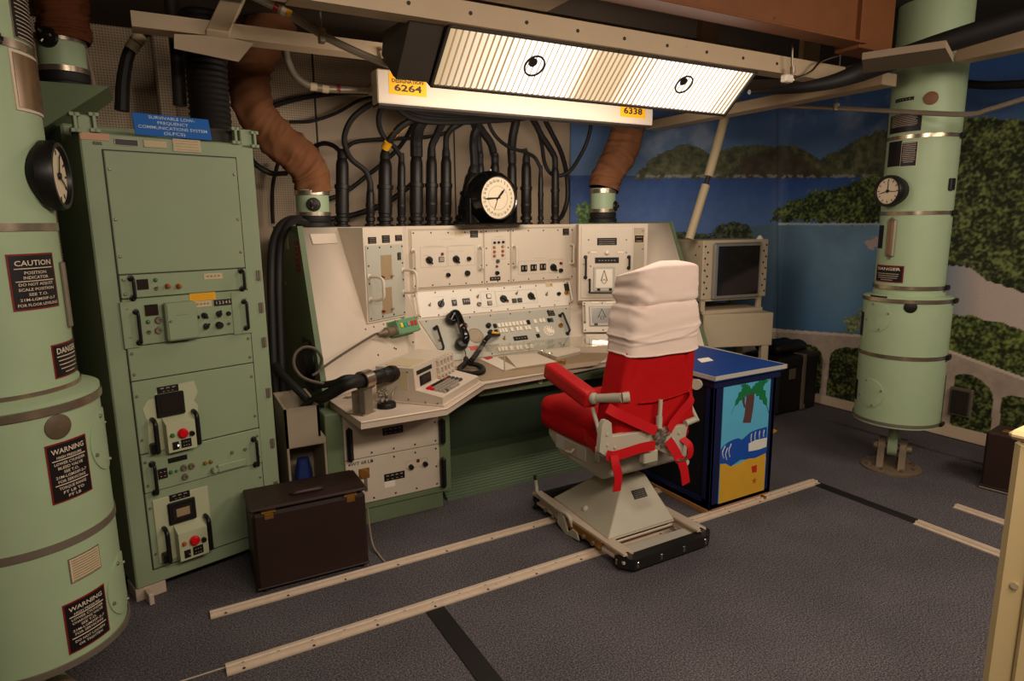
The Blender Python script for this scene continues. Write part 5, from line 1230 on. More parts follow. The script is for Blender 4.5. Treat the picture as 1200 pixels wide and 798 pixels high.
# seam cover at the top of the wing and screws along it
mb = MB(); t0 = lws.at(363, 274); t1 = lws.at(395, 272); L_ = (LT-LB).length
mb.box(lws, lws.at(364,280)[0], lws.at(394,280)[0], lws.at(380,286)[1], lws.at(380,274)[1], 0, .008, .002); mb.build('cap_strip', 'cream_paint', kc)
mat('cable_gray', (86, 76, 66), .45, var=.1)
# green annunciator on the wing face
q = [lws.at(*p) for p in ((456,381.5),(479,375),(480,387.5),(458,395.4))]
a0 = (q[0][0]+q[3][0])/2-.01; a1 = (q[1][0]+q[2][0])/2; vm = (q[0][1]+q[1][1]+q[2][1]+q[3][1])/4; h = .048
an = root('annunciator_box', 'small green box with coloured buttons on the left wing of the console', 'control box', lws.p((a0+a1)/2, vm))
mb = MB(); mb.box(lws, a0, a1, vm-h, vm+h, .0, .085, .005); mb.box(lws, a0-.004, a1+.012, vm-h-.006, vm+h+.006, 0, .006, .002); mb.build('case', 'box_green', an)
for i, m in enumerate(('key_yellow', 'key_teal', 'key_gray', 'key_red', 'key_red')):
    uu = a0+(a1-a0)*(.16+.165*i); mb = MB(); mb.box(lws, uu-.0105, uu+.0105, vm-.006, vm+.024, .083, .095, .004); mb.build('button', m, an)
for s_ in (.05, .95):
    for t_ in (-.8, .8): scr(lws, an, a0+(a1-a0)*s_, vm+h*t_, .085, .005, 'chrome')
c = lws.p(a0, vm-.01, .045); d = -lws.u
mb = MB(); mb.lathe(axis_fr(c, d), [(.034,-.002),(.034,.012),(.027,.016),(.027,.05),(.031,.052),(.031,.075),(.022,.08),(.018,.1),(.012,.11),(.009,.15),(0,.15)], 22); mb.build('plug', 'base_metal', an)
cs = c+d*.14
P = [cs, py(421,400,3.5)*.25+cs*.75, py(405,411,3.42), py(388,423,3.38), py(372,436,3.36), py(368,447,3.36)]
YL = 3.30
P = [cs, cs+d*.05, py(398,417,3.45), py(380,429,3.36), py(370,436,3.34), py(360,440,3.32), py(349,433,3.28), py(344.5,422,3.26), py(350,411,3.26), py(362,407,3.27), py(373,412,3.28), py(377,424,3.3), py(372,437,3.24)]
P = [cs, cs+d*.05, py(400,416,3.45), py(381,429,3.36), py(371,437,3.30), py(366,440,3.29)]
# one sweep: down to the end panel edge, round the loop and back into the thick cable bundle
P += [py(374,432,3.27), py(377,420,3.26), py(369,409,3.25), py(356,407,3.24), py(346,415,3.23), py(344.5,428,3.22), py(352,440,3.21), py(365,446.5,3.2), py(385,450,3.2), py(402,449,3.2)]
mb = MB(); mb.tube(P[:6], .007, 10, 8); mb.build('cable', 'cable_gray', an)
mb = MB(); mb.tube(P[6:], .008, 10, 8); mb.build('cable', 'cable_gray', an)
# screws below the box
for (X, Y) in ((560,745),(615,730),(680,712),(757,690),(815,675)): u, v = lws.at(*X3(X, Y)); scr(lws, cab, u, v, 0, .006, 'dull_metal')
for (x, y) in ((484,401),(462,408),(443,416),(464,409)): u, v = lws.at(x, y); scr(lws, cab, u, v, 0, .006, 'dark_steel')
mb = MB(); p0 = lws.at(433,385); 
# ---- right wing
q = [rwv.at(*p) for p in ((679,263),(741,263),(741,350),(679,350))]
a0, a1 = q[0][0], rwv.at(759, 300)[0]; b0 = rwv.at(700, 352)[1]
mb = MB(); mb.prism(Fr(rwv.p(a0-.004, 0), -rwv.n, rwv.w), [(0, b0), (0, 1.632), (.42, 1.632), (.42, b0+.1), (.06, b0-.03)], 0, a1-a0); rb_ = mb.build('instrument_box', 'cream_paint', kc)
def X8(X, Y): return 660+X/4.694, 250+Y/4.694
p0 = rwv.at(*X8(96, 466)); p1 = rwv.at(*X8(382, 70)); 
mb = MB(); mb.box(rwv, p0[0], p1[0], p0[1], p1[1], -.004, .006, .003); kp = mb.build('launch_panel', 'cream_panel', kc); 
p2 = rwv.at(*X8(386, 250)); p3 = rwv.at(*X8(448, 80)); mb = MB(); mb.box(rwv, p2[0], p3[0], p0[1], p3[1], -.004, .004, .003); sp_ = mb.build('side_panel', 'cream_dark', kc)
def k8(par, X, Y, r, fr=rwv, **k): x, y = X8(X, Y); return knob(par, fr, x, y, r/4.694, **k)
def p8(par, X, Y, w, h, fr=rwv, **k): x, y = X8(X, Y); return platepx(par, fr, x, y, w/4.694, h/4.694, **k)
B = .006
p8(kp, 240, 155, 108, 40, base=B, txt=[('-'*12, .8)]*3); k8(kp, 240, 215, 13, m='key_white', base=B, style='lamp', nm='lamp'); p8(kp, 168, 213, 38, 14, m='key_white', base=B, border='brass'); p8(kp, 313, 213, 38, 14, m='key_white', base=B, border='brass')
p8(kp, 240, 257, 130, 30, m='black_plastic', n=.008, base=B, nm='display', txt=[('- - - - - -', .7)])
p8(sp_, 417, 140, 56, 46, m='window_dark', base=.004, border='aged_label', txt=[('-'*6, .6)]*2)
for X, Ya, Yb in ((122,240,352),(360,240,300)):
    x, ya = X8(X, Ya); _, yb = X8(X, Yb); bowpx(kp, rwv, x, ya, yb, B, .03, .008, 'black_plastic')
for X, Y in ((112,280),(140,145),(347,145),(140,215),(347,215),(150,290),(437,95),(437,195)): u, v = rwv.at(*X8(X, Y)); scr(rwv, kp, u, v, B, .006, 'dull_metal')
def reader(fr, x0, y0, x1, y1, par, base, m='gray_plate'):
    a = fr.at(x0, y1); b = fr.at(x1, y0); w, h = b[0]-a[0], b[1]-a[1]
    mb = MB(); mb.box(fr, a[0], b[0], a[1], b[1], base-.002, base+.012, .004); o = mb.build('card_holder', m, par)
    mb = MB(); mb.box(fr, a[0]+w*.1, b[0]-w*.1, a[1]+h*.14, b[1]-h*.1, base+.010, base+.0145, .002); mb.build('clear_window', 'chrome' if m != 'gray_plate' else 'key_white', par)
    f_ = fr.sh(a[0]+w*.5, a[1]+h*.56, base+.0146); t = MB()
    t.prism(f_, [(-.002, h*.3), (.002, h*.3), (-w*.13, -h*.14), (-w*.17, -h*.14)], 0, .001); t.prism(f_, [(-.002, h*.3), (.002, h*.3), (w*.17, -h*.14), (w*.13, -h*.14)], 0, .001)
    t.lathe(f_.sh(0, -h*.16), [(h*.07, 0), (h*.09, 0), (h*.09, .001), (h*.07, .001)], 18); t.build('emblem', 'black_plastic', par)
    for s_ in (.18, .74): mb = MB(); mb.box(fr, a[0]+w*s_, a[0]+w*(s_+.14), a[1]+h*.03, a[1]+h*.12, base+.01, base+.018, .002); mb.build('latch', 'black_plastic', par)
    return o
reader(rwv, *X8(165,292), *X8(282,428), kp, B)
a = rwv.at(*X8(143,365)); b = rwv.at(*X8(262,432)); mb = MB(); mb.tube([rwv.p(a[0], a[1], B), rwv.p(a[0], a[1], B+.04), rwv.p(a[0], b[1]+.02, B+.045), rwv.p(a[0]+.02, b[1], B+.045), rwv.p(b[0]+.12, b[1], B+.045), rwv.p(b[0]+.12, b[1], B)], .008, 10, 4); mb.build('handle', 'black_plastic', kp)
p0 = rws.at(*X8(110,655)); p1 = rws.at(*X8(420,482))
mb = MB(); mb.box(rws, p0[0], p1[0], p0[1], p1[1], -.004, .006, .003); kq = mb.build('key_panel', 'cream_panel', kc); rim(rws, kq, p0[0], p1[0], p0[1], p1[1], .006, 4, 3)
reader(rws, *X8(145,513), *X8(278,622), kq, .006, 'mirror_gray')
for X in (176, 255): p8(kq, X, 491, 44, 12, fr=rws, m='key_white', n=.002, base=.006, border='brass')
x, ya = X8(117, 510); _, yb = X8(0, 600); bowpx(kq, rws, x, ya, yb, .006, .025, .005, 'dull_metal')
p0 = rws.at(*X8(125,740)); p1 = rws.at(*X8(420,662)); mb = MB(); mb.box(rws, p0[0], p1[0], max(.02, p0[1]), p1[1], -.004, .006, .003); kz = mb.build('cover_panel', 'cream_panel', kc)
words(kz, rws, *X8(150, 678), 10, .006)
# ---- desk and pedestals
mb = MB(); out = [(.80,3.44),(.832,2.965),(1.285,2.965),(1.69,3.325),(2.2,3.365),(2.75,3.44),(3.2,3.36),(3.64,3.1),(3.66,3.48),(2.753,4.0),(1.738,4.0)]
mb.prism(WORLD, out, DZ-.038, DZ); mb.build('desk_top', 'desk_paint', kc)
mb = MB(); mb.tube([Vector((x, y, DZ-.004)) for x, y in out[1:8]], .006, 6, 1); mb.build('desk_edge', 'rail_metal', kc)
pf = YF(3.30)
pa, pb = pf.at(381, 505)[0], pf.at(528.5, 540)[0]; zs_ = [DZ-.04, zline(pf, (402,540.6), (514,519.5)), zline(pf, (408,592.5), (514.5,571)), zline(pf, (430,604), (519,595))]
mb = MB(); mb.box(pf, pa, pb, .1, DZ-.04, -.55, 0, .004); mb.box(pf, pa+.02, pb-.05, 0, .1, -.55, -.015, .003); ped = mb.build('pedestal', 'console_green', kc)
wa, wb = pf.at(402.5, 520)[0], pf.at(514.5, 545)[0]
for i in range(2):
    mb = MB(); mb.box(pf, wa, wb, zs_[i+1]+.002, zs_[i]-.002, -.004, .012, .003); d = mb.build('drawer_front', 'cream_panel', kc); rim(pf, d, wa, wb, zs_[i+1]+.002, zs_[i]-.002, .012, 5, 3, off=.022)
    if i == 0:
        platepx(d, pf, 459.5, 503.5, 25, 9, base=.012, txt=[('= = = =', .8), ('- - - -', .8)])
        hs_ = ((407,500,540),(515.5,489,519))
    else:
        platepx(d, pf, 461.5, 557, 25, 9, base=.012, txt=[('= = = =', .8), ('- - - -', .8)]); platepx(d, pf, 456, 566, 13, 8, 'paper', .001, .012, nm='paper_tag')
        t = MB(); u, v = pf.at(423.5, 541.5); letters(t, pf, 'WT 68 LB', u, v, .026, .0128, bold=.015, fit=.125); t.build('lettering', 'letter_dark', d)
        outline(d, pf, 475, 535, 500, 549, .012)
        for x, y in ((480.5,546),(497,542.5)): knob(d, pf, x, y, 3, base=.012)
        knob(d, pf, 489, 539, 2.2, 'lamp_red', .012, .012, 'lamp', nm='indicator')
        u, v = pf.at(426, 554); mb = MB(); mb.lathe(pf.sh(u, v, .012), [(0,.02),(.02,.02),(.024,.012),(.028,0)], 20); mb.box(pf.sh(u, v, .012), -.03, .03, -.03, .03, -.002, .004, .003); lk = mb.build('latch', 'brass', d)
        u2, v2 = pf.at(428.5, 575); mb = MB(); mb.box(pf, u2-.009, u2+.009, v2, v-.02, .012, .016, .004); mb.build('latch_strap', 'dull_metal', d)
        hs_ = ((408,554,573),(516.5,534,570))
    for (x, ya, yb) in hs_:
        A = pf.at(x, ya); Bq = pf.at(x, yb); mb = MB(); mb.box(pf, A[0]-.016, A[0]+.016, Bq[1], A[1], .012, .05, .012); mb.build('handle', 'black_plastic', d)
# kneehole: apron, back, ribbed footrest
mb = MB(); mb.box(WORLD, 1.72, 3.5, 3.46, 3.485, DZ-.12, DZ-.038, .003); mb.box(WORLD, pb, 1.75, 3.52, 3.54, DZ-.1, DZ-.038, .003); mb.build('apron', 'console_green', kc)
mat('foot_green_shaded', (78, 92, 66), .6, var=.1)  # console green darkened for the footrest; the kneehole shade is in the colour
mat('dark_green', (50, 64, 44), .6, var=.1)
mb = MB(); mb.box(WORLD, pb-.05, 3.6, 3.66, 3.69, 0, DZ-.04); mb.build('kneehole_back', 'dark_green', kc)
ff = Fr((0, 3.37, .01), (1,0,0), (0,.17,.10)); fx0, fx1 = pb, 3.0
mb = MB(); mb.prism(Fr((fx0, 0, 0), (0,1,0), (0,0,1)), [(3.365, 0), (3.37, .012), (3.54, .112), (3.56, .2), (3.66, .21), (3.66, 0)], 0, fx1-fx0)
for i in range(9): mb.box(ff, fx0, fx1, .008+i*.021, .016+i*.021, -.002, .006, .002)
mb.build('footrest', 'foot_green_shaded', kc)
c = pf.at(634, 452); mb = MB(); mb.cyl(Vector((py(633,453,3.455).x, 3.462, DZ-.08)), Vector((py(633,453,3.455).x, 3.45, DZ-.08)), .016, n=16); mb.build('knob', 'rail_metal', kc)
# ------------------------------------------------------------------ things on the console top
YC = 4.5
def connector(label_, xb, yt, rp, path, rc=None, xt=None, lean=0, base_y=265, grp='cable connectors on the console top'):
    p0 = py(xb, base_y, YC); p0.z = 1.637; k = mpp(p0); r = rp*k; top = py(xb if xt is None else xt, yt, YC)
    t = root('cable_connector', label_, 'cable connector', p0, grp); d = top-p0; H = d.length; f = axis_fr(p0, d)
    mb = MB(); mb.lathe(f, [(0,0),(r*1.35,0),(r*1.35,.012),(r*.9,.018),(r*.9,.03),(r*1.2,.036),(r*1.2,.06),(r*.95,.066),(r*.95,.084),(r*1.05,.09),(r*1.05,H*.55),(r*1.22,H*.555),(r*1.22,H*.61),(r*1.0,H*.615),(r*.98,H*.9),(r*.8,H*.97),(r*.6,H),(0,H)], 22); mb.build('plug_body', 'black_metal', t)
    mb = MB(); mb.lathe(f, [(r*1.06,H*.3),(r*1.12,H*.3),(r*1.12,H*.33),(r*1.06,H*.33)], 22); mb.build('coupling_ring', 'black_metal', t)
    P = [top-d.normalized()*.01, top+d.normalized()*.03]+[py(x, y, yy) for x, y, yy in path]
    mb = MB(); mb.tube(P, rc if rc else r*.62, 10, 7); mb.build('cable', 'black_rubber', t)
    mb = MB(); mb.lathe(axis_fr(top-d.normalized()*.012, d), [(r*.62,0),(r*.8,.01),(r*.72,.05),((rc or r*.62)*1.02,.07)], 16); mb.build('boot', 'black_rubber', t)
    return t
Y0 = 4.45
connector('black connector nearest the left cloth duct, its thin cable bending left behind the duct', 401, 185, 7.4, [(399,178,4.5),(391,171,4.55),(380,168,4.62),(369,171,4.7)], .016)
connector('short thin connector, second from the left cloth duct, its cable looping up and over', 434, 222, 4.8, [(433,212,4.5),(428,200,4.5),(412,187,4.48),(405,173,4.46),(404,158,4.45),(412,140,4.42),(428,126,4.38),(446,118,4.32)], .019)
t = connector('thick connector with yellow tape bands on its cable', 451.4, 186, 7.8, [(452,173,4.5),(456,165,4.45),(466,152,4.42),(480,142,4.4),(495,136,4.36)], .024)
for (x, y, x2, y2) in ((451,174,455,167.5),(458,160.5,463.5,154.5),(467,151,477,143)):
    a = py(x, y, 4.46); b = py(x2, y2, 4.43); mb = MB(); mb.cyl(a, b, .029, n=14); mb.build('tape_band', 'label_yellow', t)
connector('thin connector just right of the one with yellow tape', 470.5, 189, 4.6, [(468,181,4.5),(462,172,4.48),(452,163,4.46),(445,150,4.44),(444,135,4.4),(450,122,4.36)], .018)
connector('tallest thick connector left of the clock, with a heavy double boot', 488, 182, 7.4, [(488,165,4.5),(490,150,4.45),(498,136,4.4)], .045)
connector('second connector from the left of the clock, its cable leaning right', 505.7, 183, 6.4, [(506.5,170,4.5),(512,158,4.47),(518,145,4.42),(528,134,4.38)], .027)
connector('upright connector beside the slanted one left of the clock', 522.7, 183, 6.2, [(522.7,168,4.5),(524,158,4.48),(532,148,4.44),(548,138,4.4),(556,134,4.36)], .022)
connector('slanted connector leaning behind the clock', 542, 203, 8.6, [(556,190,4.5),(555,170,4.5),(556,158,4.47),(560,148,4.44),(558,138,4.4)], .032, xt=554.5)
connector('connector standing behind the clock, showing only its top', 563, 190, 4.6, [(562,176,4.52),(560,160,4.5),(556,148,4.46),(552,136,4.4)], .024)
connector('connector behind the clock with its cable curving left', 580, 189, 5.2, [(578.5,180,4.55),(575,168,4.53),(566,155,4.5),(558,144,4.46),(552,134,4.42)], .03)
connector('thick cabled connector at the right edge of the clock', 600, 190, 5.4, [(599.5,175,4.5),(601,160,4.47),(604,145,4.44),(607,130,4.4)], .034)
connector('short cabled connector, first one clear of the clock on its right', 616.7, 190, 5.8, [(616,180,4.5),(614.5,174,4.5)], .02)
connector('thinnest connector with a pale spot, right of the clock', 633.6, 203, 3.0, [(632,194,4.5),(626,184,4.5),(614,178,4.48),(598,173,4.47),(585,164,4.45),(576,152,4.43),(571,138,4.4)], .014)
connector('right-hand connector in the row, nearest the mural', 650.6, 195, 4.4, [(649.5,183,4.5),(642,170,4.48),(634,158,4.46),(628,146,4.43),(620,133,4.4)], .024)
def loose(label_, pts, r, m='black_rubber', name='loose_cable', grp='loose cables above the console'):
    return conduit(name, [py(*p) for p in pts], r, m, label_, 'cable', 10, grp, 7)
loose('black cable hanging in a loop past the mural edge into the connector row', [(694,134,4.4),(691,155,4.45),(684,175,4.5),(670,198,4.52),(656,206,4.54),(645,203,4.56),(638,190,4.56),(635,170,4.52),(630,150,4.48),(624,134,4.42)], .016)
loose('black cable dropping in a long bow at the right end of the perforated wall', [(635,134,4.6),(646,155,4.62),(658,180,4.66),(664,205,4.7),(665,232,4.7),(660,250,4.68),(654,258,4.62)], .02)
loose('thin black cable crossing level behind the connectors', [(404,176,4.7),(415,167,4.72),(440,163.5,4.74),(480,162,4.74),(515,158,4.72),(540,146,4.66),(556,132,4.55)], .014)
loose('black cable slanting up behind the left connectors', [(384,234,4.8),(405,225,4.82),(430,206,4.84),(450,190,4.84),(470,170,4.8),(484,146,4.7)], .016)
loose('black cable lying low behind the connector bases', [(372,258,4.78),(400,255,4.8),(430,247,4.82),(455,236,4.82),(475,222,4.8),(490,210,4.8)], .02)
loose('black cable running behind the cloth duct up to the raceway', [(318,125,4.9),(340,118,4.92),(370,112,4.92),(410,108,4.85),(440,109,4.6)], .018)
loose('thin black cable drooping between duct and raceway', [(340,143,4.85),(365,142,4.9),(395,132,4.9),(420,118,4.85),(443,113,4.6)], .012)
loose('black cable looping out between the rack and the duct', [(290,180,4.6),(300,193,4.55),(318,203,4.55),(335,203,4.7)], .018)
loose('thin black cable hanging down the perforated wall beside the duct', [(326,190,4.9),(320,215,4.92),(319,240,4.92),(320,262,4.92)], .014)
mb = MB()
for i in range(9):
    o = random.uniform(-3, 3); mb.tube([py(444+i*2, 112+i*1.2+o, 4.3), py(475+i, 124+i*2+o, 4.35), py(520, 132+i*1.6+o, 4.36), py(570+i*3, 134+i*.9+o, 4.38), py(640, 133+i*.4+o, 4.4), py(690, 138+o, 4.42)], .02, 8, 5)
o = mb.build('cable_bundle', 'black_rubber'); tag(o, 'dark tangle of cables bundled under the long raceway', 'cable bundle'); o['kind'] = 'stuff'
# clock
c = py(583.5, 232, 4.18); k = mpp(c); R_ = 27*k; ck = root('clock', 'round black-cased wall clock with white dial standing on the console top', 'clock', (c.x, 4.3, 1.637))
f_ = Fr(c, (math.cos(.12), math.sin(.12)*1, 0), (0,0,1)); f_ = Fr(c, Vector((1, .10, 0)), (0,0,1))
mb = MB(); mb.lathe(f_, [(0,-.17),(R_*.92,-.17),(R_*1.16,-.15),(R_*1.2,-.10),(R_*1.16,-.05),(R_*1.02,-.02),(R_*1.0,.01),(R_*.95,.02),(R_*.9,.015),(R_*.87,0)], 56); cs_ = mb.build('case', 'black_gloss', ck)
mb = MB(); mb.lathe(f_, [(0,.0),(R_*.88,.0)], 48); mb.build('dial_face', 'dial_face', ck)
t = MB()
for i in range(24):
    a = PI/2-i*2*PI/24; letters(t, f_, str(i if i else 24), R_*.72*math.cos(a), R_*.72*math.sin(a), R_*.15, .001, bold=.02)
t.lathe(f_, [(R_*.5,.0005),(R_*.51,.0005),(R_*.51,.001),(R_*.5,.001)], 40); t.build('dial_numbers', 'letter_dark', ck)
for nm, a, L_, w in (('hour_hand', 43, .52, .055), ('minute_hand', 266, .74, .045), ('second_hand', 202, .6, .015)):
    q = math.radians(90-a); g = Fr(f_.p(0,0,.003), f_.u*math.cos(q)+f_.w*math.sin(q), -f_.u*math.sin(q)+f_.w*math.cos(q)); mb = MB(); mb.prism(g, [(-R_*.12, -R_*w*.5), (R_*L_*.7, -R_*w), (R_*L_, 0), (R_*L_*.7, R_*w), (-R_*.12, R_*w*.5)], 0, .002); mb.build(nm, 'black_plastic', ck)
mb = MB(); zb_ = 1.637-c.z
mb.prism(f_, [(-R_*1.22, .0), (-R_*1.34, zb_+.012), (R_*1.34, zb_+.012), (R_*1.22, .0), (R_*.9, -R_*.5), (-R_*.9, -R_*.5)], -.14, -.09); mb.box(f_, -R_*1.8, R_*1.5, zb_, zb_+.014, -.22, .03, .003); mb.build('stand', 'black_gloss', ck)
for s_ in (-1, 1): mb = MB(); mb.box(Fr(f_.p(s_*R_*1.22, 0, -.07), f_.u+f_.w*(-.12*s_)*0, f_.w), -.005, .005, zb_, .0, -.02, .02, .002); mb.build('strap', 'black_metal', ck)
mb = MB(); mb.cyl(f_.p(0, R_*1.18, -.09), f_.p(0, R_*1.24, -.09), .008, n=8); mb.cyl(f_.p(R_*1.15,-R_*.1,-.08), f_.p(R_*1.3,-R_*.1,-.08), .02, n=12); mb.build('fastener', 'dull_metal', ck)

# ------------------------------------------------------------------ keyboard terminal on the left of the desk
S = pz(519, 476, DZ); E_ = pz(561, 449.5, DZ); tu = (E_-S); tu.z = 0; tw = tu.length; tu.normalize()
tn = Vector((tu.y, -tu.x, 0)); tk = Fr(S, tu, (0,0,1))         # n points to the operator
sf = Fr(S, -tn, (0,0,1))                                       # left side face: u = depth back
def dp(x, y): return sf.at(x, y)
dt = .392
tm = root('keyboard_terminal', 'cream wedge-shaped keyboard terminal on the left end of the desk', 'terminal', S+tu*tw/2-tn*.2)
w_ = tw; kb = [(0,0),(0,.046),(.156,.074),(.165,.19),(dt,.19),(dt,0)]
mb = MB(); mb.prism(sf, kb, 0, w_); mb.box(Fr(S, tu, (0,0,1)), -.012, w_+.012, 0, .008, -dt-.01, .012, .002); hsn = mb.build('housing', 'cream_paint', tm)
top_f = Fr(S-tn*.0+Vector((0,0,.19)), tu, -tn)     # top surface: u right, w back, n up
kf = Fr(S+Vector((0,0,.046)), tu, (-tn)*.156+Vector((0,0,.028)))   # keyboard slope
ff_ = Fr(S-tn*.156+Vector((0,0,.074)), tu, (-tn)*.009+Vector((0,0,.116)))   # upright front
mb = MB(); mb.box(ff_, .03, .21, .075, .097, -.002, .003, .001); mb.build('vent_slot', 'black_plastic', tm)
mb = MB(); mb.box(ff_, .055, .185, .008, .064, -.002, .006, .004); d = mb.build('display_bezel', 'black_plastic', tm); mb = MB(); mb.box(ff_, .07, .17, .016, .056, .004, .0075, .002); mb.build('display', 'window_dark', d)
mb = MB(); mb.prism(Fr(S-tn*.16+tu*.012, -tn, (0,0,1)), [(0,.075),(-.012,.078),(.0,.15)], -.03, 0); 
# cooling fins at the right end of the top
for i in range(5): mb = MB(); mb.box(ff_, .27+i*.045, .285+i*.045, .0, .118, -.04, .022, .003); mb.build('fin', 'cream_paint', tm)
for j in range(3): mb = MB(); mb.box(ff_, .265, .475, .012+j*.042, .026+j*.042, -.03, .018, .003); mb.build('fin', 'cream_paint', tm)
mb = MB(); mb.box(top_f, .04, .22, .2, .36, 0, .002); o = mb.build('top_label', 'aged_label', tm)
mb = MB(); mb.box(top_f, .0, w_, .168, .17, -.002, .0015); mb.build('lid_seam', 'cream_dark', tm)
u, v = sf.at(473, 445); mb = MB(); mb.box(Fr(S, tn, (0,0,1)), -u-.025, -u+.025, v-.055, v+.045, 0, .002); mb.build('side_label', 'aged_label', tm)
for (d_, z_) in ((.03,.012),(.1,.012),(.2,.02),(.3,.02),(.37,.1),(.2,.17),(.37,.17)):
    scr(Fr(S, tn, (0,0,1)), tm, -d_, z_, 0, .006, 'dull_metal')
# keys
ncol = 12
mats_top = ['key_red']*2+['black_plastic']*6+['key_dark', 'key_red', 'key_dark', 'key_dark']
for r_ in range(5):
    for c_ in range(ncol):
        u0 = .055+c_*.0245+(4-r_)*.004; v0 = .018+r_*.0225
        if r_ == 0 and c_ > 7: continue
        m = 'key_gray'
        if r_ == 4: m = mats_top[c_]
        elif c_ == 0: m = 'key_red' if r_ == 3 else 'key_gray'
        elif c_ >= 10: m = 'key_dark'
        elif r_ == 0 and c_ == 1: m = 'key_dark'
        mb = MB(); w1 = .0215
        if r_ == 0 and c_ in (3,4,5,6,7):
            if c_ != 5: continue
            w1 = .11; u0 -= .04; m = 'key_gray'
        mb.hexa([kf.p(a, b, 0) for a, b in ((u0,v0),(u0+w1,v0),(u0+w1,v0+.0195),(u0,v0+.0195))], [kf.p(a, b, .012) for a, b in ((u0+.003,v0+.003),(u0+w1-.003,v0+.003),(u0+w1-.003,v0+.0165),(u0+.003,v0+.0165))])
        mb.build('key', m, tm)
# heavy plug and clamp on the left face
lf = Fr(S, -tn, (0,0,1)); u, v = .30, .11
c = lf.p(u, v, 0); d = -tu
pg = root('terminal_cable', 'heavy black cable with a large plug entering the left side of the keyboard terminal', 'cable', pz(437, 475, DZ))
cc = lf.p(*lf.at(462, 437)); 
mb = MB(); dd = (py(425, 447, cc.y-.02*0)-cc); far = px(408, 450, cc.x-.30); dd = (far-cc).normalized()
mb.lathe(axis_fr(cc, dd), [(.0,0),(.040,0),(.044,.02),(.044,.04),(.037,.045),(.039,.09),(.034,.1),(.037,.11),(.037,.16),(.033,.17),(.033,.26),(0,.26)], 24); mb.build('plug', 'black_metal', pg)
a = cc+dd*.25
mb = MB(); P = [a, a+dd*.12, px(384, 463, .74), px(362, 474, .70), px(349, 490, .66), px(338, 510, .63), px(331, 526, .62)]
mb.tube(P, .030, 14, 7); mb.build('sheath', 'black_rubber', pg)
mb = MB(); P = [a+Vector((0,0,.012)), a+dd*.12+Vector((0,0,.03)), px(392, 449, .75), px(370, 452, .72)]
mb.tube(P, .018, 12, 6); mb.build('sheath', 'black_rubber', pg)
q = cc+dd*.235; b_ = Vector((q.x, q.y, DZ))
cf_ = Fr(b_, Vector((dd.x, dd.y, 0)), (0,0,1)); hz = q.z-DZ
clp = root('cable_clamp', 'silver metal clamp post holding the heavy cable above the desk', 'clamp', b_)
mb = MB(); mb.box(cf_, -.05, .05, 0, .006, -.02, .10, .002); mb.box(cf_, -.03, .03, 0, hz-.06, .062, .068, .002); mb.box(cf_, -.03, .03, 0, hz-.035, -.02, .02, .004); mb.build('post', 'dull_metal', clp)
mb = MB(); mb.lathe(Fr(q-cf_.u*.03, cf_.w, cf_.w.cross(cf_.u)*-1 if False else cf_.u.cross(cf_.w)), [(.042,0),(.050,0),(.050,.06),(.042,.06),(.042,0)], 28); mb.build('clamp_ring', 'silver_band', clp)
P = [lf.p(u-.04, .09, -.004), lf.p(u-.02, .05, -.03), lf.p(u-.03, .012, -.06), lf.p(u, .006, -.1)]
mb = MB(); mb.tube(P, .004, 6, 6); ch = mb.build('dust_cap_chain', 'dull_metal')
tag(ch, 'small chain hanging from the side of the keyboard terminal', 'chain')
c = pz(453, 477, DZ); dc = root('plug_cover', 'dark round metal dust cap lying on the left desk end', 'cap', c)
mb = MB(); mb.lathe(Fr(c, (1,0,0), (0,1,0)), [(0,.028),(.03,.03),(.046,.026),(.05,.018),(.05,0),(0,0)], 24); mb.build('cap', 'black_metal', dc)
mb = MB(); rnd = random.Random(5)
for i in range(12):
    z_ = DZ+.03+i*.006; mb.ball(Vector((c.x-.015+.02*math.sin(i*1.9), c.y+.02*math.cos(i*1.3), z_)), .011, 8)
mb.build('chain', 'dull_metal', dc)
u = pz(408, 466, DZ); mb = MB(); mb.lathe(Fr(u, (1,0,0), (0,1,0)), [(0,.006),(.01,.005),(.012,0)], 10); mb.prism(Fr(u, (1,0,0), (0,1,0)), [(.03*math.cos(PI*i/5)*(1 if i % 2 else .45), .03*math.sin(PI*i/5)*(1 if i % 2 else .45)) for i in range(10)], 0, .004); tag(mb.build('star_washer', 'dull_metal'), 'small star-shaped metal fitting on the left desk end', 'fitting')

# ------------------------------------------------------------------ telephone handset and coiled cord
def cwp(X, Y, n): x, y = X2(X, Y); u, v = cw.at(x, y); return cw.p(u, v, n)
hs = root('telephone_handset', 'black telephone handset hanging on the lower sloping panel', 'handset', cwp(370, 300, 0))
mb = MB(); P = [cwp(318,220,.055), cwp(330,200,.075), cwp(346,200,.085), cwp(366,240,.09), cwp(384,300,.09), cwp(404,352,.085), cwp(400,378,.06)]
mb.tube(P, lambda t: .027+.016*abs(t-.5), 14, 6); mb.build('grip', 'black_gloss', hs)
k = cw.k(540, 395)
for (X, Y) in ((325,214),(388,382)):
    c = cwp(X, Y, .02); mb = MB(); mb.lathe(Fr(c, cw.u, cw.w), [(0,0),(.036,.0),(.044,.015),(.046,.035),(.036,.06),(0,.068)], 24); mb.build('earpiece' if Y < 300 else 'mouthpiece', 'black_plastic', hs)
mb = MB(); mb.box(cw, cw.at(*X2(320,0))[0]+.0, cw.at(*X2(380,330))[0]+.02, cw.at(*X2(350,372))[1], cw.at(*X2(350,300))[1], .006, .05, .012); mb.build('cradle', 'black_plastic', hs)
a_ = cwp(383, 292, .118); mb = MB(); mb.cyl(a_, a_+(cwp(386,304,.12)-a_)*1.0, .029, n=14); mb.build('shiny_band', 'chrome', hs)
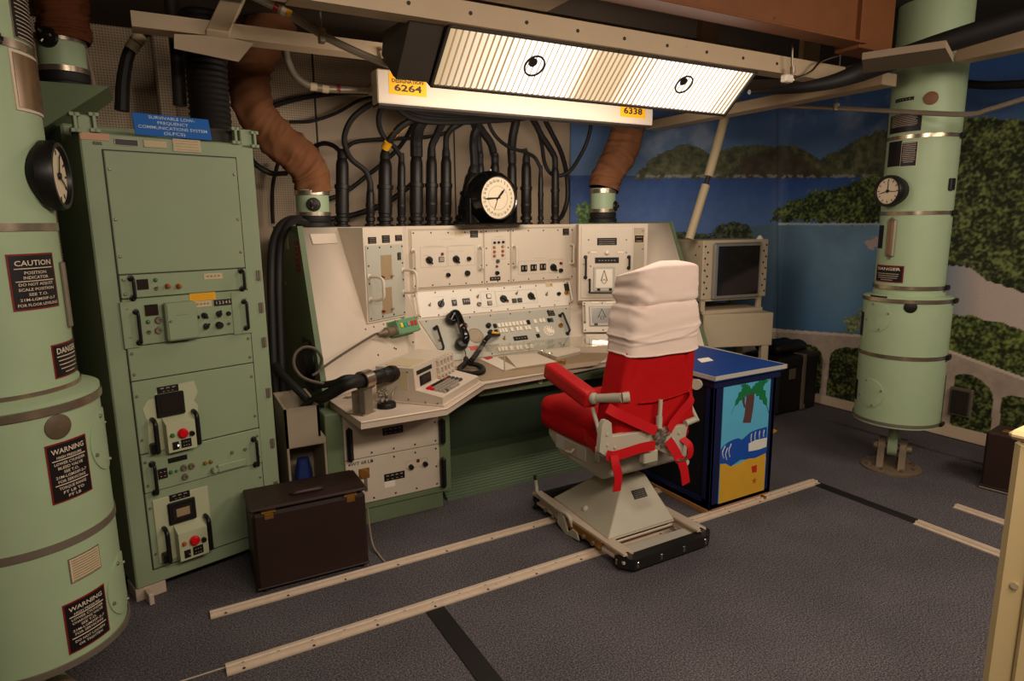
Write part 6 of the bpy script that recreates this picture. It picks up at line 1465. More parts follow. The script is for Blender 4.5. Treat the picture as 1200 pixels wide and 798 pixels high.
# coil
def onz(X, Y, z): x, y = X2(X, Y); return pz(x, y, z)
P = [cwp(402,405,.04), cwp(415,440,.05), onz(432,478,DZ+.03), onz(415,500,DZ+.025), onz(393,520,DZ+.022), onz(398,545,DZ+.02), onz(440,556,DZ+.02), onz(500,556,DZ+.02), onz(543,545,DZ+.02), onz(545,522,DZ+.022), onz(510,500,DZ+.03), onz(460,490,DZ+.04), onz(450,478,DZ+.06), onz(478,460,DZ+.08), cwp(510,415,.09), cwp(535,375,.10), cwp(565,345,.09)]
S_ = spline(P, 24); mb = MB(); L = [0]
for i in range(1, len(S_)): L.append(L[-1]+(S_[i]-S_[i-1]).length)
tot = L[-1]; npt = int(tot/.0075*9); Q = []; ref = Vector((0,0,1)); j = 0
for i in range(npt):
    s_ = tot*i/(npt-1)
    while j < len(L)-2 and L[j+1] < s_: j += 1
    t = (s_-L[j])/max(1e-6, L[j+1]-L[j]); p = S_[j].lerp(S_[j+1], t); d = (S_[j+1]-S_[j]).normalized()
    a = d.cross(ref); a = a.normalized() if a.length > .05 else d.orthogonal().normalized(); b = d.cross(a); f = min(1, max(0, (s_-.14)/.03)); an_ = 2*PI*s_/.0075
    Q.append(p+(a*math.cos(an_)+b*math.sin(an_))*(.0005+.0145*f))
mb.tube(Q, .0034, 5, 1); mb.build('coiled_cord', 'black_rubber', hs, ang=80)
a_ = cwp(565,345,.09); b_ = cwp(645,312,.03); mb = MB(); mb.tube([a_, a_.lerp(b_, .5), b_], lambda t: .016-.004*t, 10, 4); mb.build('plug', 'black_plastic', hs)
mb = MB(); mb.tube([cwp(578,332,.105), cwp(630,312,.055)], .008, 8, 1); mb.build('plug_marking', 'label_yellow', hs)

# ------------------------------------------------------------------ acrylic cover, papers, binder on the desk
def quad(name, m, pts, z, th, label_, cat, bev=.0, grp=None):
    P = [pz(x, y, z) for x, y in pts]; mb = MB(); mb.prism(Fr((0,0,z), (1,0,0), (0,1,0)), [(p.x, p.y) for p in P], 0, th); return tag(mb.build(name, m), label_, cat, grp)
mat('desk_mat', (156, 134, 108), .6, var=.1)
mat('paper_grey', (190, 182, 170), .7, var=.08, scale=30)
quad('desk_mat', 'desk_mat', [(528,432),(566,447),(700,428),(716,414),(640,414),(560,421)], DZ, .004, 'tan writing mat covering the middle of the console desk', 'desk mat')
quad('paper_sheet', 'paper', [X2(525,460),X2(640,448),X2(768,520),X2(690,540)], DZ+.004, .003, 'long white paper with a red tab at the left of the clear cover', 'paper', grp='desk papers')
tg = quad('red_tab', 'key_red', [X2(553,455),X2(588,443),X2(615,452),X2(580,466)], DZ+.0075, .004, 'small red tab lying on the long white paper', 'tab')
quad('paper_sheet', 'paper', [X2(700,440),X2(905,425),X2(1035,480),X2(770,520)], DZ+.004, .004, 'wide white paper lying under the clear cover', 'paper', grp='desk papers')
bn = root('binder', 'thin grey clear-covered binder of papers at the right of the desk', 'binder', pz(672, 416, DZ))
P = [pz(*X2(*q), DZ+.004) for q in ((912,420),(1150,393),(1197,412),(1197,428),(1040,465))]
fz = Fr((0,0,DZ+.004), (1,0,0), (0,1,0))
mb = MB(); mb.prism(fz, [(p.x, p.y) for p in P], 0, .018); mb.build('page_block', 'paper_grey', bn); mb = MB(); mb.prism(fz, [(p.x, p.y) for p in P], .019, .022); mb.build('cover', 'paper', bn)
for t_ in (.3, .7):
    c = P[0].lerp(P[4], t_)+Vector((0,0,.02)); mb = MB(); mb.lathe(Fr(c, (0,0,1), (1,0,0)), [(.016,-.003),(.019,0),(.016,.003),(.013,0),(.016,-.003)], 18); mb.build('ring', 'chrome', bn)
ac = root('acrylic_cover', 'clear plastic cover standing over the papers on the desk', 'cover', pz(640, 430, DZ))
A0 = pz(*X2(692,546), DZ); A1 = pz(692, 424.5, DZ); hgt = .105
ax = (A1-A0); ax.z = 0; La = ax.length; ax.normalize(); ay = Vector((-ax.y, ax.x, 0)); 
ag = Fr(A0, ax, (0,0,1)); DA = .38
mb = MB(); mb.box(ag, 0, La+.25, 0, hgt, -.004, 0, .0008); mb.build('front_sheet', 'clear_plastic', ac)
mb = MB(); mb.prism(Fr(A0+Vector((0,0,hgt)), ax, ay), [(0,0),(La+.25,0),(La+.15,DA),(-.12,DA)], 0, .004); mb.build('top_sheet', 'clear_plastic', ac)
mb = MB(); mb.box(Fr(A0, ax, (0,0,1)), -.003, .003, 0, hgt, -.006, .003, .001); mb.build('corner_edge', 'chair_gray', ac)
mb = MB(); c = A0+ax*(La*.62)+Vector((0,0,.03)); mb.cyl(c, c-ay*.03, .012, n=14); mb.cyl(c-ay*.02+ax*.02, c-ay*.03+ax*.03, .016, n=14); mb.build('thumb_screw', 'brass', ac)
# ------------------------------------------------------------------ red console chair on its rail carriage
chx, chy = 2.14, 2.62
ch = root('console_chair', 'red padded chair with white head cover on a grey pedestal on the floor rails', 'chair', (chx, chy, 0))
# carriage
for x_ in (1.865, 2.345):
    mb = MB(); mb.prism(Fr((x_, 3.02, 0), (1,0,0), (0,0,1)), [(-.03,.045),(.03,.045),(.03,.058),(.012,.058),(.012,.086),(.03,.086),(.03,.098),(-.03,.098),(-.03,.086),(-.012,.086),(-.012,.058),(-.03,.058)], 0, .83); mb.build('side_rail', 'rail_metal', ch)
mb = MB(); mb.box(WORLD, 1.905, 2.31, 2.20, 2.285, .05, .072, .004); mb.build('foot_plate', 'gray_plate', ch)
mb = MB(); mb.box(WORLD, 1.90, 2.31, 2.36, 2.92, .05, .066, .004); mb.build('deck_plate', 'rail_metal', ch)
for (y0, y1, x0, x1) in ((2.155, 2.215, 1.825, 2.41), (2.99, 3.05, 1.825, 2.41)):
    near = y0 < 2.5
    mb = MB(); mb.prism(WORLD, [(x0, y1+.03), (x0, y0+.06), (x0+.05, y0), (x1-.05, y0), (x1, y0+.04), (x1, y1+.03), (x1-.06, y1), (x0+.06, y1)] if near else [(x0, y0-.02), (x0, y1-.05), (x0+.04, y1), (x1-.04, y1), (x1, y1-.05), (x1, y0-.02)], .02, .075); b = mb.build('bumper', 'black_rubber', ch)
    for i in range(4):
        x_ = x0+.07+(x1-x0-.14)*i/3; q = MB(); q.box(WORLD, x_-.007, x_+.007, (y0-.003 if near else y1-.002), (y0+.002 if near else y1+.003), .03, .06, .002); q.build('bumper_bolt', 'chrome', b)
    for y_ in ((y0+.075) if near else y0,):
        q = MB(); q.box(WORLD, x0-.003, x0+.002, y_-.007, y_+.007, .03, .06, .002); q.build('bumper_bolt', 'chrome', b)
        q = MB(); q.box(WORLD, x1-.002, x1+.003, y_-.007, y_+.007, .03, .06, .002); q.build('bumper_bolt', 'chrome', b)
for x_ in (1.865, 2.345): mb = MB(); mb.cyl(Vector((x_, 2.20, .085)), Vector((x_, 2.178, .085)), .016, n=12); mb.build('end_bolt', 'chrome', ch)
# pedestal: pyramid
z0 = .098; zt_ = .31
lo = [(1.86,2.34),(2.30,2.34),(2.34,2.90),(1.90,2.90)]; hi = [(2.095,2.515),(2.235,2.505),(2.235,2.66),(2.085,2.66)]
mb = MB(); mb.hexa([(x, y, z0) for x, y in lo], [(x, y, zt_) for x, y in hi]); mb.hexa([(x, y, z0-.012) for x, y in lo], [(x, y, z0) for x, y in lo]); ped2 = mb.build('pedestal', 'chair_gray', ch, ang=8)
md = ped2.modifiers.new('bevel', 'BEVEL'); md.width = .008; md.segments = 2; md.limit_method = 'ANGLE'
pfn = Fr((1.86,2.34,z0), (1,0,0), Vector((2.16,2.51,zt_))-Vector((2.08,2.34,z0))-Vector((.08,0,0)))
u, v = pfn.at(749, 578.5); plate(ped2, pfn, u, v, .09, .048, 'plate_black', .003, 0, txt=[('-'*10, .8)]*4)
for (x, y) in ((1.885,2.36),(2.28,2.36),(1.92,2.86)): c = Vector((x, y, z0)); mb = MB(); mb.cyl(c, c+Vector((0,0,.012)), .008, n=6); mb.build('pedestal_bolt', 'dull_metal', ch)
cx_, cy_ = 2.17, 2.585
mb = MB(); mb.lathe(Fr((cx_, cy_, zt_-.01), (1,0,0), (0,1,0)), [(0,0),(.05,0),(.05,.014),(.041,.016),(.041,.12),(0,.12)], 28); mb.build('column', 'dull_metal', ch)
# brake lever on the left rail
mb = MB(); P = [Vector((1.835,2.98,.19)), Vector((1.835,2.97,.15)), Vector((1.825,2.93,.125)), Vector((1.82,2.72,.118)), Vector((1.825,2.64,.115)), Vector((1.835,2.61,.06))]
mb.tube(P, .010, 10, 6); lv = mb.build('brake_lever', 'chair_gray', ch)
mb = MB(); mb.tube([Vector((1.835,2.985,.185)), Vector((1.835,2.992,.215))], .009, 8, 1); mb.build('lever_tip', 'black_rubber', lv)
mb = MB(); mb.prism(Fr((1.828,0,0), (0,-1,0), (0,0,1)), [(-2.74,.03),(-2.74,.10),(-2.68,.09),(-2.64,.02),(-2.60,.055),(-2.56,.05),(-2.54,.015),(-2.66,.0)], -.004, .004); mb.build('brake_bracket', 'chair_gray', ch)
mb = MB(); mb.box(WORLD, 1.83, 1.845, 2.36, 2.66, .04, .085, .004); mb.build('brake_shoe', 'brass', ch)
mb = MB(); mb.ball(Vector((1.925,2.62,.135)), .02, 14); mb.build('lock_knob', 'gray_plate', ch)
for y_ in (2.42, 2.5, 2.78, 2.86): c = Vector((1.83, y_, .055)); mb = MB(); mb.cyl(c, c-Vector((.012,0,0)), .012, n=10); mb.build('rail_roller', 'dull_metal', ch)
# seat pan
sx0, sx1 = 1.885, 2.40
side = Fr((0,0,0), (0,1,0), (0,0,1))       # u=y, w=z, n=+x
mb = MB(); mb.prism(side, [(2.93,.53),(2.93,.47),(2.80,.39),(2.44,.372),(2.36,.42),(2.36,.53)], sx0, sx1); pan = mb.build('seat_pan', 'chair_gray', ch, ang=20)
md = pan.modifiers.new('bevel', 'BEVEL'); md.width = .016; md.segments = 3; md.limit_method = 'ANGLE'
lsf = Fr((sx0,0,0), (0,-1,0), (0,0,1))
mb = MB(); mb.box(lsf, -2.84, -2.56, .425, .505, -.004, .008, .006); mb.build('side_panel', 'gray_plate', pan)
mb = MB(); mb.box(lsf, -2.75, -2.62, .44, .50, .004, .0095, .003); mb.build('panel_recess', 'cream_dark', pan)
mb = MB(); mb.tube([lsf.p(-2.66,.47,.01), lsf.p(-2.66,.455,.03), lsf.p(-2.70,.45,.032)], .007, 8, 3); mb.build('latch_handle', 'chair_gray', pan)
# seat cushion
def puff(a=.016, seam=.0):
    def fn(u, w, n):
        f = (1-u*u)*(1-n*n); g = (1-w*w)*(1-u*u)
        return (noise.noise(Vector((u*2, w*2, n*2)))*.006, a*(1 if w > 0 else -.2)*f, noise.noise(Vector((n*3, u*3, w*3)))*.006)
    return fn
mb = MB(); mb.rbox(Fr((0,0,0), (1,0,0), (0,0,1)), 1.862, 2.43, .50, .69, -3.0, -2.36, .055, 10, puff()); mb.build('seat_cushion', 'red_cloth', ch, ang=80)
# backrest: profile rings from bottom to top
def back_ring(z, x0, x1, y0, y1, r, k, wob=0.0, seed=0.0):
    pts = []; hx, hy = (x1-x0)/2, (y1-y0)/2; cx, cy = (x0+x1)/2, (y0+y1)/2
    for i in range(k):
        t = 2*PI*i/k; c, s = math.cos(t), math.sin(t); e = 2/r
        x = math.copysign(abs(c)**e, c)*hx; y = math.copysign(abs(s)**e, s)*hy
        d = Vector((c, s, 0)); pts.append([cx+x, cy+y, z])
    return pts
def loft(rings, cap=True):
    mb = MB(); k = len(rings[0]); vs = [p for r in rings for p in r]; fs = []
    for j in range(len(rings)-1):
        for i in range(k): fs.append((j*k+i, j*k+(i+1) % k, (j+1)*k+(i+1) % k, (j+1)*k+i))
    if cap: fs += [tuple(range(k))[::-1], tuple((len(rings)-1)*k+i for i in range(k))]
    mb._add(vs, fs); return mb
def lerp(a, b, t): return a+(b-a)*t
def bx0(z): return lerp(1.865, 1.905, (z-.62)/.45)
rings = []; K = 96
for j in range(41):
    t = j/40; z = .615+.47*t
    x0 = lerp(1.852, 1.93, t**1.4); x1 = lerp(2.368, 2.362, t); y0 = 2.275+.012*math.sin(t*3); y1 = lerp(2.475, 2.46, t)
    R = back_ring(z, x0, x1, y0, y1, 7, K)
    for p in R:
        b_ = (p[1]-(y0+y1)/2)/((y1-y0)/2)
        u = (p[0]-x0)/(x1-x0)
        fold = 0
        if b_ < -.6:   # gathers on the rear face
            for (uc, wd, am, ph) in ((.42,.022,.016,.0),(.56,.05,-.010,.5),(.68,.02,.02,.2),(.86,.022,.016,.7)):
                fold += am*math.exp(-((u-uc-.02*math.sin(t*5+ph))/wd)**2)*(t**.8)
            fold += .004*noise.noise(Vector((u*9, t*4, 3)))
        p[1] += fold; p[0] += .004*noise.noise(Vector((p[1]*20, z*14, 1)))
    if j in (0, 1, 2):
        for p in R: f = (.8, .93, .985)[j]; p[0] = lerp((x0+x1)/2, p[0], f); p[1] = lerp((y0+y1)/2, p[1], f)
    rings.append(R)
loft(rings).build('backrest', 'red_cloth', ch, ang=70)
mb = MB(); mb.tube([Vector((1.98,2.272,.80)), Vector((2.08,2.268,.795)), Vector((2.2,2.268,.802)), Vector((2.30,2.272,.815))], .004, 6, 5); mb.build('back_seam', 'red_cloth', ch)
# white cover
rings = []; K = 140; NJ = 84
for j in range(NJ+1):
    t = j/NJ; z = 1.03+.435*t
    x0 = lerp(1.918, 1.962, min(1, t*1.5)); x1 = 2.372-.012*t; y0 = 2.262; y1 = 2.485+.015*math.sin(t*PI)
    # pinch two thirds up, bulge below
    pinch = math.exp(-((t-.545)/.03)**2)
    g = .0
    grow = .006*math.exp(-((t-.36)/.14)**2)+.003*math.exp(-((t-.8)/.2)**2)-.007*pinch
    cap = 1.0
    if t > .93: s_ = (t-.93)/.07; cap = math.sqrt(max(0, 1-s_*s_*.72))
    cx, cy = (x0+x1)/2, (y0+y1)/2
    R = back_ring(z, x0-grow, x1+grow, y0-grow, y1+grow*.6, lerp(5.5, 4.2, t), K)
    for i, p in enumerate(R):
        u = (p[0]-x0)/(x1-x0); b_ = (p[1]-cy)/((y1-y0)/2); ang_ = math.atan2(p[1]-cy, p[0]-cx)
        left = math.exp(-((u-.06)/.14)**2)
        zz = z+.012*noise.noise(Vector((u*3, b_*2, 4.0)))*(1-t)
        # sagging folds: curves that dip across the rear
        w = 0
        sag = .23+.16*(1-((u-.5)/.5)**2)*-.55+.09*(u-.5)
        d0 = t-sag; w += .006*math.exp(-(d0/.016)**2)+.006*math.exp(-((d0-.03)/.03)**2)
        d1 = t-(.545+.03*(u-.5)); w -= .007*math.exp(-(d1/.010)**2)
        d2 = t-(.12+.05*u); w += .004*math.exp(-(d2/.012)**2); d3 = t-(.19+.1*u); w += .004*math.exp(-(d3/.015)**2)
        w += left*(.005*math.sin(t*40+u*22)+.006*math.sin(t*21-u*26+1))*math.exp(-((t-.6)/.22)**2)
        w += .002*noise.noise(Vector((u*7+b_*3, t*14, 2)))
        n = Vector((math.cos(ang_), math.sin(ang_)*1.3, 0)).normalized()
        p[0] = lerp(cx, p[0]+n.x*w, cap); p[1] = lerp(cy, p[1]+n.y*w, lerp(cap, 1, .0))
        p[2] = zz-(.014*math.sin(u*PI) if j == 0 else 0)-.055*((b_+1)/2)*max(0, t-.6)/.4-.012*max(0, .3-u)/.3*max(0, t-.8)/.2
    rings.append(R)
loft(rings).build('head_cover', 'white_cloth', ch, ang=75)
mb = MB(); hem = [Vector(p)+Vector((0,0,.004)) for p in rings[0]]; mb.tube(hem+[hem[0]], .005, 6, 1, caps=False); mb.build('cover_hem', 'white_cloth', ch)
# armrests
def arm(x0, x1):
    d = Vector((0,.39,.085)).normalized(); f = Fr((0, 2.47, .745), d, (0, -d.z, d.y))   # u forward, w up, n = ...
    s = 1 if f.n.x > 0 else -1
    mb = MB(); mb.rbox(f, 0, .395, 0, .088, *sorted((x0*s, x1*s)), .02, 8); return mb.build('armrest', 'red_vinyl', ch, ang=60)
arm(1.80, 1.885); arm(2.415, 2.50)
for (xa, xb, s) in ((1.845, 1.90, -1), (2.455, 2.385, 1)):
    q0 = Vector((xa, 2.45, .80)); q1 = Vector((xb, 2.30, .832)); 
    mb = MB(); mb.tube([Vector((xa, 2.485, .785)), q0, q0.lerp(q1, .45), q1], lambda t: .026-.004*math.sin(t*PI), 14, 5); mb.ball(q0, .03, 14); a_ = mb.build('arm_hinge', 'chair_gray', ch)
    mb = MB(); mb.cyl(q1, q1+(q1-q0).normalized()*.02+Vector((-.02*s,0,0)), .026, n=18); mb.build('hinge_cap', 'chair_gray', a_)
# left support rod and lower frame
P0 = Vector((1.845, 2.46, .745)); P1 = py(705, 514, 2.30)
mb = MB(); mb.tube([P0, P0.lerp(P1, .5), P1, P1+Vector((.06,-.01,.0))], .010, 10, 4); mb.build('support_rod', 'chair_gray', ch)
mb = MB(); P0 = Vector((2.455, 2.46, .745)); mb.tube([P0, Vector((2.43, 2.33, .62))], .010, 10, 1); mb.build('support_rod', 'chair_gray', ch)
bf = YF(2.262)
def bq(x, y): return bf.at(x, y)
mb = MB(); pts = [bq(*q) for q in ((704,512),(809,496),(801,535),(778,536),(766,522),(735,524),(708,532))]
pts = [bq(*q) for q in ((705,513),(806,497),(799,533),(785,535),(762,522),(740,530),(706,536))]
mb.prism(bf, pts, -.03, .004); fp = mb.build('back_frame', 'chair_gray', ch)
md = fp.modifiers.new('bevel', 'BEVEL'); md.width = .004; md.segments = 2; md.limit_method = 'ANGLE'
pts = [bq(*q) for q in ((699,528),(702,497),(705,491.5),(709,491),(713,494),(715.5,528),(708,534))]
mb = MB(); mb.prism(bf, pts, -.005, .022); br = mb.build('side_bracket', 'chair_gray', ch)
for (x, y) in ((708,508),(708.5,520),(720,524),(795,507),(788,515)): u, v = bq(x, y); scr(bf, br, u, v, .022 if x < 715 else .006, .009, 'chair_gray')
mb = MB(); a = bq(803, 496); c = bq(812, 492); mb.cyl(bf.p(a[0], a[1], 0), bf.p(c[0]+.01, c[1], 0), .016, n=14); mb.build('frame_pin', 'chair_gray', ch)
mb = MB(); a = bq(752, 529); c = bq(768, 539); mb.box(bf, a[0], c[0], c[1], a[1], -.02, .02, .005); mb.build('frame_block', 'chair_gray', ch)
mb = MB(); a = bq(770, 503); c = bq(773.5, 468); mb.cyl(bf.p(a[0], a[1], .012), bf.p(c[0], c[1], .004), .011, n=12); m_ = bq(771, 487); mb.cyl(bf.p(a[0], a[1], .012), bf.p(m_[0], m_[1], .009), .016, n=14); mb.build('back_rod', 'chair_gray', ch)
u, v = bq(770, 510.5); g = bf.sh(u, v, .012)
mb = MB(); mb.lathe(g, [(.034,0),(.036,.012),(.03,.022),(.012,.026),(0,.026)], 28); hb_ = mb.build('harness_buckle', 'dull_metal', ch)
for i in range(4): a_ = .3+i*PI/2; h_ = Fr(g.p(0,0,.02), g.u*math.cos(a_)+g.w*math.sin(a_), -g.u*math.sin(a_)+g.w*math.cos(a_)); mb = MB(); mb.box(h_, .006, .05, -.008, .008, -.012, .008, .003); mb.build('buckle_lug', 'chrome', hb_)
def strap(pts, w, nm='harness_strap', n0=.012, side=None):
    P = [bf.p(*bq(x, y), n) for x, y, n in pts]; t = (P[1]-P[0]).normalized(); mb = MB(); mb.ribbon(P, side or t.cross(bf.n), w, .004, 6); return mb.build(nm, 'red_strap', ch)
sw = .048
strap([(764,503,.03),(750,497,.02),(737,491,.014),(722,484,.014),(712,478,.0)], sw); strap([(779,502,.03),(786,494,.018),(797,481,.014),(808,467,.014),(812,460,-.02)], sw)
strap([(761,519,.04),(745,522,.04),(728,527,.042),(712,531,.045),(706,531,.03)], sw); strap([(712,530,.048),(712,540,.06),(715,553,.06),(714,571,.055)], sw*.95, side=(1,0,0))
strap([(778,514,.03),(784,525,.04),(789,536,.046)], sw*1.05); strap([(789,534,.05),(793,546,.05),(795.5,563,.05)], sw*1.05, side=(1,0,0))
strap([(798,513,.0),(803,520,.03),(803,532,.03),(797,539,.02)], sw*.8, side=(1,0,.2))
mb = MB(); a = bq(791, 535); mb.box(bf.sh(*a), -.034, .034, -.006, .006, .04, .06, .004); mb.build('strap_slide', 'chrome', ch)
mb = MB(); a = bq(800, 540); mb.lathe(bf.sh(a[0], a[1], .0), [(0,.03),(.016,.03),(.02,.02),(.02,0)], 16); mb.build('strap_anchor', 'gray_plate', ch)
P = [px(679, 503, 1.87), px(690, 516, 1.855), px(698, 526, 1.852), px(703, 536, 1.85)]
mb = MB(); mb.ribbon(P, (0,0,1), .05, .005, 5); mb.build('lap_strap', 'red_strap', ch)
mb = MB(); a = px(702, 531, 1.85); mb.box(lsf.sh(-a.y, a.z, .04), -.012, .012, -.04, .035, -.005, .012, .003); mb.build('strap_slide', 'chrome', ch)

# ------------------------------------------------------------------ blue painted cabinet
bx_ = root('painted_cabinet', 'small blue cabinet with a painted palm beach scene on its end, beside the chair', 'cabinet', (2.9, 2.78, 0))
X0, X1c, Y0c, Y1c = 2.645, 3.155, 2.425, 3.12
mb = MB(); t = .05
mb.box(WORLD, X0, X1c, Y0c, Y0c+.03, .03, .775, .003); mb.box(WORLD, X0, X0+.05, Y1c-.05, Y1c, .03, .775); mb.box(WORLD, X1c-.025, X1c, Y0c, Y1c, .03, .775); mb.box(WORLD, X0, X1c, Y1c-.02, Y1c, .03, .775); mb.box(WORLD, X0, X1c, Y0c, Y1c, .03, .06, .002); mb.box(WORLD, X0, X0+.02, Y0c, Y0c+.06, .03, .775, .002)
mb.box(WORLD, X0-.01, X1c+.02, Y0c-.012, Y1c, .745, .79, .004); mb.box(WORLD, X0, X0+.02, Y0c, Y1c, .03, .085); mb.build('carcass', 'box_navy', bx_)
mb = MB(); mb.box(WORLD, X0+.015, X0+.03, Y0c+.05, Y1c-.04, .08, .75); mb.build('dark_side_panel', 'box_inside', bx_)
mb = MB(); mb.box(WORLD, X0-.04, X1c+.035, Y0c-.035, Y1c+.02, .79, .822, .004); tp = mb.build('top', 'box_blue', bx_)
mb = MB()
for q in ((X0-.043, X1c+.038, Y0c-.039, Y0c-.034), (X0-.044, X0-.039, Y0c-.039, Y1c+.02), (X1c+.034, X1c+.039, Y0c-.039, Y1c+.02)): mb.box(WORLD, *q, .80, .823)
mb.build('trim_strip', 'gray_plate', tp)
mb = MB(); mb.box(WORLD, X0-.005, X0+.03, Y0c+.01, Y1c, 0.0, .03, .003); mb.build('runner', 'wood_raw', bx_); mb = MB(); mb.box(WORLD, X0+.03, X1c, Y0c+.004, Y0c+.03, .018, .031, .002); mb.build('runner', 'wood_raw', bx_)
mb = MB(); mb.cyl(Vector((3.09, 2.40, .012)), Vector((3.09, 2.43, .012)), .012, n=10); mb.build('foot_screw', 'brass', bx_)
pf2 = YF(Y0c-.001)
q = [pf2.at(*c) for c in ((848,453.4),(902.3,444.2),(895.7,573),(841,591))]
ua, ub = (q[0][0]+q[3][0])/2, (q[1][0]+q[2][0])/2; wa_, wb_ = (q[2][1]+q[3][1])/2, (q[0][1]+q[1][1])/2
mb = MB(); mb.box(pf2, ua, ub, wa_, wb_, -.004, .003, .001); pn = mb.build('painting', 'paint_sky', bx_)
# picture coordinates: s 0..1 across, t 0..1 down, layered as thin raised paint
def pc(X, Y):
    """crop pixel of the cabinet zoom -> painting coordinates"""
    xl = 375+(350-375)*(Y-220)/477.0; xr = 563+(540-563)*(Y-188)/447.0; s = (X-xl)/(xr-xl); yt = 220-32*s; yb = 697-62*s; return ua+(ub-ua)*max(0.0, min(1.0, s)), wb_-(wb_-wa_)*max(0.0, min(1.0, (Y-yt)/(yb-yt)))
def pt(nm, m, pts, n):
    mb = MB(); mb.prism(pf2, [pc(*p) for p in pts], .002, n); return mb.build(nm, m, pn)
pt('painted_sea', 'paint_sea', [(360,470),(372,455),(390,440),(410,430),(430,424),(445,430),(480,400),(510,388),(549,378),(549,500),(520,505),(490,510),(440,512),(400,540),(355,530)], .0034)
pt('painted_sand', 'paint_sand', [(352,700),(357,530),(380,528),(400,540),(430,530),(470,508),(500,505),(545,484),(538,640)], .0038)
pt('painted_foam', 'paint_foam', [(472,446),(500,432),(549,421),(547,458),(515,470),(495,474),(472,478)], .0042)
for i, (x0, y0, x1, y1, c_) in enumerate(((372,505,378,455,8),(384,512,388,462,8),(396,500,402,446,7),(482,440,484,405,2),(498,432,500,398,2),(516,424,518,394,2),(534,418,537,390,2))):
    mb = MB(); a = pc(x0, y0); b = pc(x1, y1); m_ = (a[0]-.012*c_/8, (a[1]+b[1])/2); mb.tube([pf2.p(*a, .0042), pf2.p(*m_, .0042), pf2.p(*b, .0042)], .0028, 6, 5); mb.build('wave_line', 'paint_foam', pn)
pt('painted_trunk', 'paint_trunk', [(448,362),(455,330),(458,300),(462,262),(466,240),(492,238),(494,262),(490,300),(484,340),(480,362)], .0042)
pt('painted_trunk_branch', 'paint_trunk', [(452,300),(446,275),(450,258),(456,260),(455,280),(460,305)], .0044)
FN = [.0048]
def frond(p0, p1, sag, w):
    a = Vector(pc(*p0)+(0,)); b = Vector(pc(*p1)+(0,)); L_, Rr = [], []; k = 12; d = (b-a); nn = Vector((-d.y, d.x, 0)).normalized()
    for i in range(k+1):
        t = i/k; c = a.lerp(b, t)+Vector((0, sag*math.sin(t*PI)*1.0, 0)); ww = w*(math.sin(min(1, t*1.1+.08)*PI)**.6)*(1 if i % 2 else .55); L_.append((c+nn*ww)[:2]); Rr.append((c-nn*ww)[:2])
    mb = MB(); cl_ = lambda p: (max(ua, min(ub, p[0])), max(wa_, min(wb_, p[1])))
    for i in range(k): mb.prism(pf2, [cl_(L_[i]), cl_(L_[i+1]), cl_(Rr[i+1]), cl_(Rr[i])], .002, FN[0])
    FN[0] += .0005; mb.build('painted_frond', 'paint_leaf', pn)
frond((486,238), (402,325), .05, .034); frond((482,238), (434,206), .008, .022); frond((484,236), (562,190), .012, .028); frond((484,236), (556,326), .06, .038); frond((484,240), (512,198), .0, .018)
pt('painted_pail', 'paint_red', [(484,540),(507,532),(506,562),(488,566)], .0048)
a = pc(497, 598); mb = MB(); mb.prism(pf2, [(a[0]+(.022 if i % 2 == 0 else .009)*math.cos(PI/2+i*PI/5), a[1]+(.022 if i % 2 == 0 else .009)*math.sin(PI/2+i*PI/5)) for i in range(10)], .002, .0046); mb.build('painted_starfish', 'lamp_orange', pn)
P = [pz(x, y, .823) for x, y in ((817,421),(830,419),(836,422.5),(822,425))]
mb = MB(); mb.prism(Fr((0,0,.823), (1,0,0), (0,1,0)), [(p.x, p.y) for p in P], 0, .002); tag(mb.build('paper_card', 'paper'), 'small white card lying on the blue cabinet top', 'card')

# ------------------------------------------------------------------ monitor rack on a beige stand
R8 = math.radians(-8); ym = 3.64
mf = Fr(py(821.8, 352, ym), (math.cos(R8), math.sin(R8), 0), (0,0,1))
q = [mf.at(*c) for c in ((821.8,282),(899.5,280),(898.7,347.6),(821.8,351.6))]; mw_, mh_ = (q[1][0]+q[2][0])/2, q[0][1]
mo = root('rack_monitor', 'boxy beige rack monitor with a dark screen to the right of the chair back', 'monitor', mf.p(mw_/2, 0, -.2))
mb = MB(); mb.box(mf, 0, mw_, 0, mh_, -.42, 0, .006); ms = mb.build('cabinet', 'beige_steel', mo)
s0_, s1_ = mf.at(834, 320)[0], mf.at(889, 320)[0]; t0_, t1_ = mf.at(860, 349.5)[1], mf.at(860, 284)[1]
mb = MB(); mb.box(mf, s0_, s1_, t0_, t1_, 0, .03, .012); bz = mb.build('bezel', 'mirror_gray', mo)
i0, i1 = mf.at(838, 320)[0], mf.at(886, 320)[0]; j0, j1 = mf.at(862, 345)[1], mf.at(862, 288)[1]
mb = MB(); mb.box(mf, i0, i1, j0, j1, .028, .032, .004); mb.build('screen', 'screen_glass', mo)
for side_ in (0, 1):
    for i in range(9):
        u = (.02+.025*(i % 2)) if side_ == 0 else mw_-.02-.025*(i % 2); v = mh_*(.1+.8*i/8); mb = MB(); mb.lathe(mf.sh(u, v), [(.0,.001),(.0085,.001),(.0085,0)], 12); mb.build('rack_hole', 'black_plastic', mo)
ms_ = Fr(mf.p(0,0,0), mf.n*1.0, (0,0,1)); 
for (d_, v) in ((.05,.9),(.05,.2),(.09,.75),(.3,.85)): c = mf.p(0, mh_*v, -d_); mb = MB(); mb.cyl(c, c-mf.u*.002, .007, n=10); mb.build('rack_hole', 'black_plastic', mo)
st = root('monitor_stand', 'beige metal stand with a deep apron carrying the monitor', 'stand', mf.p(mw_/2, -mf.o.z, -.2))
lo_ = mf.at(860, 366)[1]; 
